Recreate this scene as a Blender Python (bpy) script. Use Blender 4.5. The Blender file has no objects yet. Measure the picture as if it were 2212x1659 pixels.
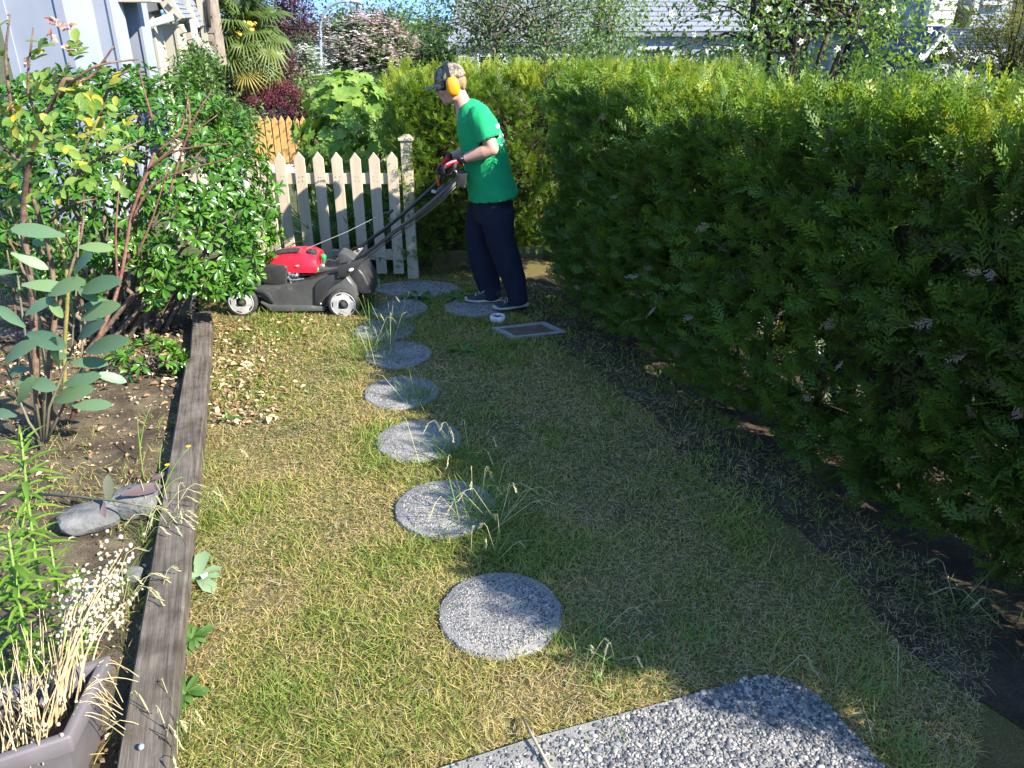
import bpy, bmesh, math, random
import numpy as np
from mathutils import Vector, Matrix

SC = bpy.context.scene
COL = SC.collection
RNG = np.random.default_rng(7)
random.seed(11)
R = math.radians

# ------------------------------------------------------------------ camera
CAM_H, PITCH, HFOV = 1.95, R(24.7), R(67.0)
cd = bpy.data.cameras.new('camera'); cam = bpy.data.objects.new('camera', cd); COL.objects.link(cam)
cam.location = (0, 0, CAM_H); cam.rotation_euler = (R(90) - PITCH, 0, 0)
cd.sensor_fit = 'HORIZONTAL'; cd.angle = HFOV; cd.clip_start = .05; cd.clip_end = 2000
SC.camera = cam

# ------------------------------------------------------------------ daylight
SUN_AZ, SUN_EL = R(119), R(35)          # azimuth clockwise from +Y
world = bpy.data.worlds.new("World"); SC.world = world; world.use_nodes = True
wn = world.node_tree; bg = wn.nodes['Background']
sky = wn.nodes.new('ShaderNodeTexSky'); sky.sky_type = 'NISHITA'; sky.sun_disc = False
sky.sun_elevation = SUN_EL; sky.sun_rotation = SUN_AZ
sky.air_density = 1.0; sky.dust_density = 0.0; sky.ozone_density = 3.0; sky.altitude = 500
tcw = wn.nodes.new('ShaderNodeTexCoord'); mpw = wn.nodes.new('ShaderNodeMapping')      # clear air: the pale band at the horizon is left out
mpw.inputs['Location'].default_value = (0, 0, .42); mpw.inputs['Scale'].default_value = (1, 1, .75)
wn.links.new(tcw.outputs['Generated'], mpw.inputs['Vector']); wn.links.new(mpw.outputs[0], sky.inputs['Vector'])
hs = wn.nodes.new('ShaderNodeHueSaturation'); hs.inputs['Saturation'].default_value = 1.02
wn.links.new(sky.outputs[0], hs.inputs['Color']); wn.links.new(hs.outputs[0], bg.inputs[0])
bg.inputs[1].default_value = 0.15
sl = bpy.data.lights.new('sun', 'SUN'); sl.energy = 3.6; sl.angle = R(.53); sl.color = (1, .95, .86)
sun = bpy.data.objects.new('sun', sl); COL.objects.link(sun)
SDIR = Vector((math.sin(SUN_AZ) * math.cos(SUN_EL), math.cos(SUN_AZ) * math.cos(SUN_EL), math.sin(SUN_EL)))
sun.rotation_euler = (-SDIR).to_track_quat('-Z', 'Y').to_euler(); sun.location = (6, -3, 8)
vs = SC.view_settings
vs.view_transform = 'Standard'; vs.look = 'None'; vs.gamma = 1; vs.exposure = 1.98; vs.use_curve_mapping = False
SC.cycles.max_bounces = 6; SC.cycles.diffuse_bounces = 3; SC.cycles.glossy_bounces = 2
SC.cycles.transmission_bounces = 4; SC.cycles.transparent_max_bounces = 4
SC.cycles.caustics_reflective = False; SC.cycles.caustics_refractive = False

# ------------------------------------------------------------------ survey: image bearing -> place
_F = 1106 / math.tan(HFOV / 2); _c, _s = math.cos(PITCH), math.sin(PITCH)
def ray(px, py):
    x = (px - 1106) / _F; y = (829.5 - py) / _F
    return Vector((x, _c + y * _s, -_s + y * _c))
def at_z(px, py, z=0.0):
    d = ray(px, py); t = (z - CAM_H) / d.z
    return Vector((d.x * t, d.y * t, z))
def at_Y(px, py, Y):
    d = ray(px, py); t = Y / d.y
    return Vector((d.x * t, Y, CAM_H + d.z * t))

# ------------------------------------------------------------------ object helpers
def tag(o, label=None, cat=None, group=None, kind=None):
    if label: o['label'] = label
    if cat: o['category'] = cat
    if group: o['group'] = group
    if kind: o['kind'] = kind
    return o
def thing(name, loc, label, cat, group=None):
    o = bpy.data.objects.new(name, None); COL.objects.link(o); o.location = loc
    o.empty_display_size = .1
    return tag(o, label, cat, group)
def put(name, me, parent=None, mat=None):
    o = bpy.data.objects.new(name, me); COL.objects.link(o)
    if mat is not None and not me.materials: me.materials.append(mat)
    if parent is not None: hang(o, parent)
    return o
def wloc(p):
    v = Vector(p.location); q = p.parent
    return v + wloc(q) if q is not None and p.type == 'EMPTY' else v
def hang(o, parent):
    o.parent = parent
    # meshes are modelled in world coordinates: undo the parent's place
    m = Matrix.Identity(4); q = parent
    chain = []
    while q is not None:
        chain.append(q); q = q.parent
    w = Matrix.Identity(4)
    for q in reversed(chain): w = w @ q.matrix_parent_inverse @ q.matrix_basis
    o.matrix_parent_inverse = w.inverted()

class MB:
    """collects shapes into one mesh, world coordinates"""
    def __init__(s): s.v = []; s.f = []
    def add(s, vs_, fs):
        b = len(s.v); s.v += [tuple(v) for v in vs_]; s.f += [tuple(i + b for i in f) for f in fs]; return s
    def box(s, c, d, rot=None, taper=1.0):
        hx, hy, hz = d[0] / 2, d[1] / 2, d[2] / 2
        P = [Vector((x * hx * (taper if z > 0 else 1), y * hy * (taper if z > 0 else 1), z * hz)) for z in (-1, 1) for y in (-1, 1) for x in (-1, 1)]
        if rot is not None: P = [rot @ p for p in P]
        c = Vector(c)
        return s.add([p + c for p in P], [(0, 2, 3, 1), (4, 5, 7, 6), (0, 1, 5, 4), (2, 6, 7, 3), (0, 4, 6, 2), (1, 3, 7, 5)])
    def bar(s, a, b, w, h, up=(0, 0, 1)):
        a, b = Vector(a), Vector(b); d = b - a; L = d.length; d.normalize()
        x = d.cross(Vector(up)); x.normalize(); u = x.cross(d)
        return s.box((a + b) / 2, (w, L, h), Matrix((x, d, u)).transposed())
    def tube(s, pts, r, n=8, cap=True):
        pts = [Vector(p) for p in pts]; m = len(pts)
        rs = r if hasattr(r, '__len__') else [r] * m
        t0 = (pts[1] - pts[0]).normalized()
        ref = Vector((0, 0, 1)) if abs(t0.z) < .9 else Vector((1, 0, 0))
        x = t0.cross(ref).normalized(); V = []
        for i, p in enumerate(pts):
            t = (pts[min(i + 1, m - 1)] - pts[max(i - 1, 0)]).normalized()
            x = (x - t * x.dot(t)).normalized(); y = t.cross(x)
            for k in range(n):
                a = 2 * math.pi * k / n; V.append(p + (x * math.cos(a) + y * math.sin(a)) * rs[i])
        Fc = [(i * n + k, i * n + (k + 1) % n, (i + 1) * n + (k + 1) % n, (i + 1) * n + k) for i in range(m - 1) for k in range(n)]
        if cap: Fc += [tuple(range(n - 1, -1, -1)), tuple(range((m - 1) * n, m * n))]
        return s.add(V, Fc)
    def loft(s, rings):
        n = len(rings[0]); V = [p for r in rings for p in r]; m = len(rings)
        Fc = [(i * n + k, i * n + (k + 1) % n, (i + 1) * n + (k + 1) % n, (i + 1) * n + k) for i in range(m - 1) for k in range(n)]
        Fc += [tuple(range(n - 1, -1, -1)), tuple(range((m - 1) * n, m * n))]
        return s.add(V, Fc)
    def limb(s, js, n=14):
        """js: (centre, a, b): half sizes along x and y of an oval ring; rings follow the run of the limb"""
        rings = []
        m = len(js)
        for i, (p, a, b) in enumerate(js):
            p = Vector(p); t = (Vector(js[min(i + 1, m - 1)][0]) - Vector(js[max(i - 1, 0)][0])).normalized()
            y = Vector((0, 1, 0)); y = (y - t * y.dot(t)).normalized(); x = y.cross(t).normalized()
            rings.append([p + x * a * math.cos(2 * math.pi * k / n) + y * b * math.sin(2 * math.pi * k / n) for k in range(n)])
        return s.loft(rings)
    def ball(s, c, r, rot=None, nu=12, nv=8):
        c = Vector(c); r = Vector(r) if hasattr(r, '__len__') else Vector((r, r, r)); V = []; Fc = []
        for j in range(1, nv):
            th = math.pi * j / nv
            for i in range(nu):
                ph = 2 * math.pi * i / nu
                V.append(Vector((r.x * math.sin(th) * math.cos(ph), r.y * math.sin(th) * math.sin(ph), r.z * math.cos(th))))
        V += [Vector((0, 0, r.z)), Vector((0, 0, -r.z))]
        if rot is not None: V = [rot @ v for v in V]
        for j in range(nv - 2):
            for i in range(nu):
                k = (i + 1) % nu; Fc.append((j * nu + i, (j + 1) * nu + i, (j + 1) * nu + k, j * nu + k))
        T = (nv - 1) * nu
        for i in range(nu):
            k = (i + 1) % nu; Fc += [(T, i, k), (T + 1, (nv - 2) * nu + k, (nv - 2) * nu + i)]
        return s.add([v + c for v in V], Fc)
    def lathe(s, o, axis, prof, n=20, cap=True):
        o = Vector(o); ax = Vector(axis).normalized()
        ref = Vector((0, 0, 1)) if abs(ax.z) < .9 else Vector((1, 0, 0)); x = ax.cross(ref).normalized(); y = ax.cross(x)
        rings = [[o + ax * h + (x * math.cos(2 * math.pi * k / n) + y * math.sin(2 * math.pi * k / n)) * r for k in range(n)] for r, h in prof]
        return s.loft(rings)
    def prism(s, poly, d):
        d = Vector(d); n = len(poly); P = [Vector(p) for p in poly]
        return s.add(P + [p + d for p in P], [tuple(range(n - 1, -1, -1)), tuple(range(n, 2 * n))] + [(i, (i + 1) % n, n + (i + 1) % n, n + i) for i in range(n)])
    def mesh(s, name, smooth=False):
        me = bpy.data.meshes.new(name); me.from_pydata(s.v, [], s.f)
        bm = bmesh.new(); bm.from_mesh(me); bmesh.ops.recalc_face_normals(bm, faces=bm.faces); bm.to_mesh(me); bm.free()
        if smooth: me.polygons.foreach_set('use_smooth', [True] * len(me.polygons))
        me.update(); return me
    def build(s, name, mat, parent=None, smooth=False, bevel=0, seg=2, angle=35):
        me = s.mesh(name, smooth)
        if bevel:
            bm = bmesh.new(); bm.from_mesh(me)
            es = [e for e in bm.edges if len(e.link_faces) == 2 and e.calc_face_angle(0) > R(angle)]
            bmesh.ops.bevel(bm, geom=es, offset=bevel, segments=seg, profile=.5, affect='EDGES', clamp_overlap=True)
            bm.to_mesh(me); bm.free()
        o = put(name, me, parent, mat)
        if smooth and not bevel:
            pass
        return o
def sharp(o, deg=40):
    me = o.data; me.polygons.foreach_set('use_smooth', [True] * len(me.polygons))
    bm = bmesh.new(); bm.from_mesh(me)
    for e in bm.edges: e.smooth = not (len(e.link_faces) == 2 and e.calc_face_angle(0) > R(deg))
    bm.to_mesh(me); bm.free(); return o

def remesh(mb, name, voxel, mat, parent, smooth=4, fac=.5, fold=None):
    me = mb.mesh(name); o = bpy.data.objects.new(name, me); COL.objects.link(o)
    m = o.modifiers.new('r', 'REMESH'); m.mode = 'VOXEL'; m.voxel_size = voxel; m.use_smooth_shade = True
    if smooth:
        k = o.modifiers.new('s', 'SMOOTH'); k.iterations = smooth; k.factor = fac
    dg = bpy.context.evaluated_depsgraph_get(); me2 = bpy.data.meshes.new_from_object(o.evaluated_get(dg))
    bpy.data.objects.remove(o); bpy.data.meshes.remove(me)
    if fold is not None:
        n = len(me2.vertices); co = np.empty(n * 3); me2.vertices.foreach_get('co', co); no = np.empty(n * 3); me2.vertices.foreach_get('normal', no)
        co = co.reshape(-1, 3); no = no.reshape(-1, 3); co += no * fold(co)[:, None]; me2.vertices.foreach_set('co', co.ravel()); me2.update()
    me2.polygons.foreach_set('use_smooth', [True] * len(me2.polygons)); me2.name = name
    return put(name, me2, parent, mat)

# ------------------------------------------------------------------ numpy scatter helpers
def vnoise(P, seed=0):
    P = np.asarray(P, float)
    if P.shape[1] == 2: P = np.c_[P, np.zeros(len(P))]
    i = np.floor(P).astype(np.int64); f = P - i; f = f * f * (3 - 2 * f)
    def h(a, b, c):
        n = (a * 73856093) ^ (b * 19349663) ^ (c * 83492791) ^ (seed * 26544357 + 977)
        n = ((n ^ (n >> 13)) * 1274126177) & 0x7fffffff
        n = ((n ^ (n >> 15)) * 668265263) & 0x7fffffff
        return ((n ^ (n >> 16)) & 0xffff) / 65535.
    r = 0
    for dx in (0, 1):
        for dy in (0, 1):
            for dz in (0, 1):
                w = (f[:, 0] if dx else 1 - f[:, 0]) * (f[:, 1] if dy else 1 - f[:, 1]) * (f[:, 2] if dz else 1 - f[:, 2])
                r = r + w * h(i[:, 0] + dx, i[:, 1] + dy, i[:, 2] + dz)
    return r
def fbm(P, seed=0, o=3):
    P = np.asarray(P, float); return sum(vnoise(P * 2 ** k, seed + k) * .5 ** k for k in range(o)) / sum(.5 ** k for k in range(o))
def unit(a): return a / (np.linalg.norm(a, axis=1, keepdims=True) + 1e-9)
def rnd3(n): return unit(RNG.normal(size=(n, 3)))
def frames(d, hint):
    d = unit(np.asarray(d, float)); nrm = hint - (hint * d).sum(1, keepdims=True) * d
    nrm = unit(nrm + 1e-6); s = np.cross(d, nrm); return np.stack([s, d, nrm], axis=2)
def inst(tpl, P, Rm, S, rnd):
    tv, tf = tpl; S = np.asarray(S, float)
    if S.ndim == 1: S = np.repeat(S[:, None], 3, 1)
    V = np.einsum('nij,ntj->nti', Rm, tv[None] * S[:, None, :]) + P[:, None, :]
    N, T = len(P), len(tv)
    Fc = (tf[None] + (np.arange(N) * T)[:, None, None]).reshape(-1, 3)
    return V.reshape(-1, 3), Fc, np.repeat(rnd, T)
def cloud_mesh(name, chunks, smooth=False):
    V = []; Fc = []; A = []; b = 0
    for v, f, a in chunks:
        V.append(v); Fc.append(f + b); A.append(a); b += len(v)
    V = np.concatenate(V); Fc = np.concatenate(Fc); A = np.concatenate(A)
    me = bpy.data.meshes.new(name); me.vertices.add(len(V)); me.vertices.foreach_set('co', V.astype(np.float32).ravel())
    me.loops.add(len(Fc) * 3); me.loops.foreach_set('vertex_index', Fc.astype(np.int32).ravel())
    me.polygons.add(len(Fc)); me.polygons.foreach_set('loop_start', np.arange(0, 3 * len(Fc), 3, dtype=np.int32))
    me.update(calc_edges=True)
    at = me.attributes.new('rnd', 'FLOAT', 'POINT'); at.data.foreach_set('value', A.astype(np.float32))
    if smooth: me.polygons.foreach_set('use_smooth', [True] * len(Fc))
    return me
def cloud(name, chunks, mat, parent=None, smooth=False):
    return put(name, cloud_mesh(name, chunks, smooth), parent, mat)

def leaf_tpl(w=.5, rows=(0, .3, .6, 1), prof=(0.08, .9, 1, 0.0), fold=.12, droop=.15, twist=0):
    """leaf from base (0,0,0) to tip (0,1,-droop), 3 columns"""
    V = []; Fc = []
    for t, p in zip(rows, prof):
        z = -droop * t * t
        if p < .02: V.append((0, t, z)); continue
        V += [(-w / 2 * p, t, z + fold * p), (0, t, z), (w / 2 * p, t, z + fold * p)]
    n = len(rows); last_pt = prof[-1] < .02; k = 0
    for i in range(n - 1):
        a = 3 * i
        if i == n - 2 and last_pt: b = 3 * (i + 1); Fc += [(a, a + 1, b), (a + 1, a + 2, b)]
        else: Fc += [(a, a + 1, a + 4), (a, a + 4, a + 3), (a + 1, a + 2, a + 5), (a + 1, a + 5, a + 4)]
    return np.array(V, float), np.array(Fc, int)
def leaf_parts(parent, tpls, P, Rm, S, mat, nmax=300, name='leaf', shades=4):
    """leaves that can be told apart: each an object of its own, meshes shared"""
    n = min(nmax, len(P)); S = np.asarray(S, float)
    if S.ndim == 1: S = np.repeat(S[:, None], 3, 1)
    mes = []
    for (tv, tf) in tpls:
        for q in range(shades):
            mes.append(cloud_mesh(name, [(tv, tf, np.full(len(tv), (q + .5) / shades))], True)); mes[-1].materials.append(mat)
    inv = None; proto = None
    for i in range(n):
        me = mes[int(RNG.integers(len(mes)))]
        if proto is None: proto = put(name, me, parent); o = proto
        else: o = proto.copy(); o.data = me; COL.objects.link(o)
        M4 = np.eye(4); M4[:3, :3] = Rm[i] * S[i][None, :]; M4[:3, 3] = P[i]
        o.matrix_basis = Matrix(M4.tolist())
    return n

# ------------------------------------------------------------------ materials
def nmat(name):
    m = bpy.data.materials.new(name); m.use_nodes = True; nt = m.node_tree
    return m, nt, nt.nodes['Principled BSDF'], nt.nodes['Material Output']
def nd(nt, t, **kw):
    n = nt.nodes.new(t)
    for k, v in kw.items(): setattr(n, k, v)
    return n
def ramp(nt, stops, interp='LINEAR'):
    r = nd(nt, 'ShaderNodeValToRGB'); cr = r.color_ramp; cr.interpolation = interp
    while len(cr.elements) < len(stops): cr.elements.new(.5)
    for e, (p, c) in zip(cr.elements, stops): e.position = p; e.color = (*c, 1)
    return r
def noise_node(nt, scale, detail=4, rough=.55, vec=None):
    n = nd(nt, 'ShaderNodeTexNoise'); n.inputs['Scale'].default_value = scale; n.inputs['Detail'].default_value = detail; n.inputs['Roughness'].default_value = rough
    if vec is not None: nt.links.new(vec, n.inputs['Vector'])
    return n
def mat(name, col, rough=.6, spec=.4, metal=0, col2=None, scale=8, stretch=(1, 1, 1), bump=0, bscale=60, lo=.35, hi=.65, coat=0, col3=None, scale3=60, lo3=.55, hi3=.75):
    m, nt, b, out = nmat(name); L = nt.links
    b.inputs['Roughness'].default_value = rough; b.inputs['Specular IOR Level'].default_value = spec; b.inputs['Metallic'].default_value = metal
    b.inputs['Base Color'].default_value = (*col, 1); b.inputs['Coat Weight'].default_value = coat
    tc = nd(nt, 'ShaderNodeTexCoord'); mp = nd(nt, 'ShaderNodeMapping'); mp.inputs['Scale'].default_value = stretch
    L.new(tc.outputs['Object'], mp.inputs['Vector'])
    if col2 is not None:
        n = noise_node(nt, scale, 5, .6, mp.outputs[0]); r = ramp(nt, [(lo, col), (hi, col2)]); L.new(n.outputs['Fac'], r.inputs[0]); src = r.outputs[0]
        if col3 is not None:
            n3 = noise_node(nt, scale3, 3, .6, mp.outputs[0]); r3 = ramp(nt, [(lo3, (0, 0, 0)), (hi3, (1, 1, 1))]); L.new(n3.outputs['Fac'], r3.inputs[0])
            mx = nd(nt, 'ShaderNodeMix', data_type='RGBA'); L.new(r3.outputs[0], mx.inputs[0]); L.new(src, mx.inputs[6]); mx.inputs[7].default_value = (*col3, 1); src = mx.outputs[2]
        L.new(src, b.inputs['Base Color'])
    if bump:
        n = noise_node(nt, bscale, 4, .6, mp.outputs[0]); bp = nd(nt, 'ShaderNodeBump'); bp.inputs['Strength'].default_value = bump; bp.inputs['Distance'].default_value = .01
        L.new(n.outputs['Fac'], bp.inputs['Height']); L.new(bp.outputs[0], b.inputs['Normal'])
    return m
def leafmat(name, stops, rough=.5, spec=.4, trans=.35, tint=(1.25, 1.25, .6), mottle=None):
    m, nt, b, out = nmat(name); L = nt.links
    at = nd(nt, 'ShaderNodeAttribute', attribute_name='rnd'); r = ramp(nt, stops); L.new(at.outputs['Fac'], r.inputs[0]); src = r.outputs[0]
    if mottle is not None:
        tc = nd(nt, 'ShaderNodeTexCoord'); n = noise_node(nt, mottle[0], 3, .6, tc.outputs['Object']); rr = ramp(nt, [(mottle[2], (0, 0, 0)), (mottle[3], (1, 1, 1))]); L.new(n.outputs['Fac'], rr.inputs[0])
        mx0 = nd(nt, 'ShaderNodeMix', data_type='RGBA'); L.new(rr.outputs[0], mx0.inputs[0]); L.new(src, mx0.inputs[6]); mx0.inputs[7].default_value = (*mottle[1], 1); src = mx0.outputs[2]
    L.new(src, b.inputs['Base Color']); b.inputs['Roughness'].default_value = rough; b.inputs['Specular IOR Level'].default_value = spec
    tr = nd(nt, 'ShaderNodeBsdfTranslucent'); mul = nd(nt, 'ShaderNodeMix', data_type='RGBA', blend_type='MULTIPLY'); mul.inputs[0].default_value = 1
    L.new(src, mul.inputs[6]); mul.inputs[7].default_value = (*tint, 1); L.new(mul.outputs[2], tr.inputs['Color'])
    ms = nd(nt, 'ShaderNodeMixShader'); ms.inputs[0].default_value = trans
    L.new(b.outputs[0], ms.inputs[1]); L.new(tr.outputs[0], ms.inputs[2]); L.new(ms.outputs[0], out.inputs['Surface'])
    return m

# ================================================================== SETTING
UA = R(19.3)
U = np.array([-math.sin(UA), math.cos(UA)]); V_ = np.array([math.cos(UA), math.sin(UA)])   # along the lawn, across it
HU = np.array([-.357, .934]); HN = np.array([.934, .357])          # along the hedge, out of its back
HP0 = np.array([2.124, .98])                                        # near front corner of the hedge foot
HL = 5.10

def terrain(x, y):
    s = np.clip((y - 8.0) / 30, 0, 1); z = -2.4 * s * s * (3 - 2 * s) - .03
    t = np.clip((x - 3.2) / 14, 0, 1); z = z - 1.0 * t * t * (3 - 2 * t) * np.clip((y + 4) / 12, 0, 1)
    r = np.hypot(x, y); return z + np.clip((r - 90) / 200, 0, 1) * 6
def sheet(name, xs, ys, zf, m, kind='structure'):
    X, Y = np.meshgrid(xs, ys); Z = zf(X.ravel(), Y.ravel()); V = np.c_[X.ravel(), Y.ravel(), Z]; nx = len(xs)
    Fc = [(j * nx + i, j * nx + i + 1, (j + 1) * nx + i + 1, (j + 1) * nx + i) for j in range(len(ys) - 1) for i in range(nx - 1)]
    me = bpy.data.meshes.new(name); me.from_pydata(V.tolist(), [], Fc); me.polygons.foreach_set('use_smooth', [True] * len(Fc))
    o = put(name, me, None, m); return tag(o, kind=kind)

def ground_mat(name, cols, scale=3.0, fine=90, bump=.8):
    m, nt, b, out = nmat(name); L = nt.links; tc = nd(nt, 'ShaderNodeTexCoord')
    n1 = noise_node(nt, scale, 5, .65, tc.outputs['Object']); n2 = noise_node(nt, fine, 4, .7, tc.outputs['Object'])
    r1 = ramp(nt, [(.35, cols[0]), (.5, cols[1]), (.65, cols[2])]); L.new(n1.outputs['Fac'], r1.inputs[0])
    r2 = ramp(nt, [(.3, (.45, .45, .45)), (.7, (1.3, 1.3, 1.3))]); L.new(n2.outputs['Fac'], r2.inputs[0])
    mx = nd(nt, 'ShaderNodeMix', data_type='RGBA', blend_type='MULTIPLY'); mx.inputs[0].default_value = 1
    L.new(r1.outputs[0], mx.inputs[6]); L.new(r2.outputs[0], mx.inputs[7]); L.new(mx.outputs[2], b.inputs['Base Color'])
    b.inputs['Roughness'].default_value = .95; b.inputs['Specular IOR Level'].default_value = .15
    bp = nd(nt, 'ShaderNodeBump'); bp.inputs['Strength'].default_value = bump; bp.inputs['Distance'].default_value = .012
    L.new(n2.outputs['Fac'], bp.inputs['Height']); L.new(bp.outputs[0], b.inputs['Normal']); return m
M_ground = ground_mat('ground cover', [(.06, .075, .03), (.09, .10, .04), (.12, .10, .06)], .6, 12)
M_lawn = ground_mat('thatch', [(.10, .085, .035), (.17, .13, .05), (.13, .135, .04)], 2.2, 140)
M_soil = ground_mat('bare soil', [(.045, .032, .022), (.07, .05, .034), (.10, .075, .05)], 5, 110)
M_bed = ground_mat('bed soil', [(.06, .045, .03), (.11, .085, .055), (.19, .15, .09)], 6, 120)
M_concrete = mat('pale concrete', (.42, .40, .37), .9, .2, col2=(.52, .50, .46), scale=3, bump=.3)
M_asphalt = mat('asphalt', (.05, .05, .052), .9, .2, col2=(.065, .065, .066), scale=4, bump=.4)

g = np.concatenate([-np.geomspace(400, 3, 34), np.linspace(-2.6, 2.6, 14), np.geomspace(3, 400, 34)])
sheet('ground', g, np.concatenate([np.linspace(-400, -4, 12), np.linspace(-3, 9, 14), np.geomspace(9.5, 400, 50)]), lambda x, y: terrain(x, y), M_ground)
def lawn_z(x, y): return .012 * (fbm(np.c_[x, y] * 2.3, 5) - .5)
def strip(name, a0, a1, b0, b1, zf, m, n=40, k=30):
    """sheet along the lawn direction; a runs along U, b across"""
    A, B = np.meshgrid(np.linspace(a0, a1, n), np.linspace(b0, b1, k)); A = A.ravel(); B = B.ravel()
    P = A[:, None] * U + B[:, None] * V_; Z = zf(P[:, 0], P[:, 1])
    Fc = [(j * n + i, j * n + i + 1, (j + 1) * n + i + 1, (j + 1) * n + i) for j in range(k - 1) for i in range(n - 1)]
    me = bpy.data.meshes.new(name); me.from_pydata(np.c_[P, Z].tolist(), [], Fc); me.polygons.foreach_set('use_smooth', [True] * len(Fc))
    return tag(put(name, me, None, m), kind='structure')
T0 = at_z(305, 1659, .1); TJ = at_z(427, 773, .1); T1 = at_z(436, 673, .1)
def tim_b(a): return -.455 + 0 * a
strip('lawn', -.4, 7.4, -.41, 3.0, lambda x, y: lawn_z(x, y), M_lawn)
strip('garden_bed', -.4, 7.4, -4.2, -.42, lambda x, y: .02 + .03 * (fbm(np.c_[x, y] * 1.7, 8) - .5), M_bed)
# irregular strip of bare soil at the hedge foot
n = 60; V = []
for i in range(n):
    t = -.3 + (HL + 1.0) * i / (n - 1); p = HP0 + HU * t
    w = .12 + .32 * float(vnoise([[t * 1.6, 3.3]], 4)[0]) + .06 * float(vnoise([[t * 7, 1.3]], 6)[0])
    for q in (p - HN * w, p + HN * 1.1): V.append((q[0], q[1], float(lawn_z(q[:1], q[1:])[0]) + .006))
me = bpy.data.meshes.new('soil_strip'); me.from_pydata(V, [], [(2 * i, 2 * i + 1, 2 * i + 3, 2 * i + 2) for i in range(n - 1)])
tag(put('soil_strip', me, None, M_soil), kind='structure')
# pavement and street beyond the hedge
def hbox(name, t0, t1, d0, d1, z0, z1, m):
    c = HP0 + HU * (t0 + t1) / 2 + HN * (d0 + d1) / 2
    rot = Matrix.Rotation(math.atan2(HN[1], HN[0]), 3, 'Z')
    return tag(MB().box((c[0], c[1], (z0 + z1) / 2), (d1 - d0, t1 - t0, z1 - z0), rot).build(name, m), kind='structure')
hbox('pavement', -3, 6.5, 1.25, 3.0, -.3, -.02, M_concrete)
MB_ = MB().box((0, 44, -2.38), (160, 9, .12)); tag(MB_.build('road', M_asphalt), kind='structure')

# ================================================================== HEDGES
def thuja_tpl(nb=6, sub=True, seed=0):
    rg = np.random.default_rng(seed); V = []; Fc = []
    def blade(a, b, w, z0, z1):
        a = np.array(a); b = np.array(b); d = b - a; L = np.hypot(*d); s = np.array([-d[1], d[0]]) / L * w / 2; m = a + d * .45; k = len(V)
        V.extend([(*a, z0), (*(m + s), (z0 + z1) / 2), (*b, z1), (*(m - s), (z0 + z1) / 2)]); Fc.extend([(k, k + 3, k + 1), (k + 1, k + 3, k + 2)])
    zc = lambda t: -.16 * t * t
    blade((0, 0), (0, 1), .07, 0, zc(1))
    for i in range(nb):
        t = .12 + .74 * i / (nb - 1)
        for sd in (-1, 1):
            tt = t + rg.uniform(-.03, .05); L = (.50 - .33 * abs(t - .3)) * rg.uniform(.8, 1.15) * (1 - .45 * t); an = R(rg.uniform(28, 46)) * sd
            a = np.array((0, tt)); b = a + L * np.array((math.sin(an), math.cos(an))); zb = zc(tt) - .12 * L
            blade(a, b, .075, zc(tt), zb)
            if sub:
                for u, da in ((.38, -26), (.62, 26)):
                    m = a + (b - a) * u; an2 = an + R(da) * sd; e = m + L * .38 * np.array((math.sin(an2), math.cos(an2)))
                    blade(m, e, .06, zc(tt), zb - .02)
    return np.array(V, float), np.array(Fc, int)
SPR = [thuja_tpl(5, True, s) for s in range(3)]; SPR_L = [thuja_tpl(5, False, 9)]
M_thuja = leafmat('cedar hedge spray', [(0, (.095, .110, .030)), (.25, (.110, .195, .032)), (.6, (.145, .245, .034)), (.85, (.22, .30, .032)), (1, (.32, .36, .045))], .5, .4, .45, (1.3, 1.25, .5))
M_bark = mat('hedge bark', (.10, .07, .05), .9, .2, col2=(.17, .13, .10), scale=14, stretch=(1, 1, .2), bump=.6)
M_dead = leafmat('dead cedar spray', [(0, (.26, .17, .10)), (1, (.42, .33, .25))], .8, .2, .2, (1, .9, .8))

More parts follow.
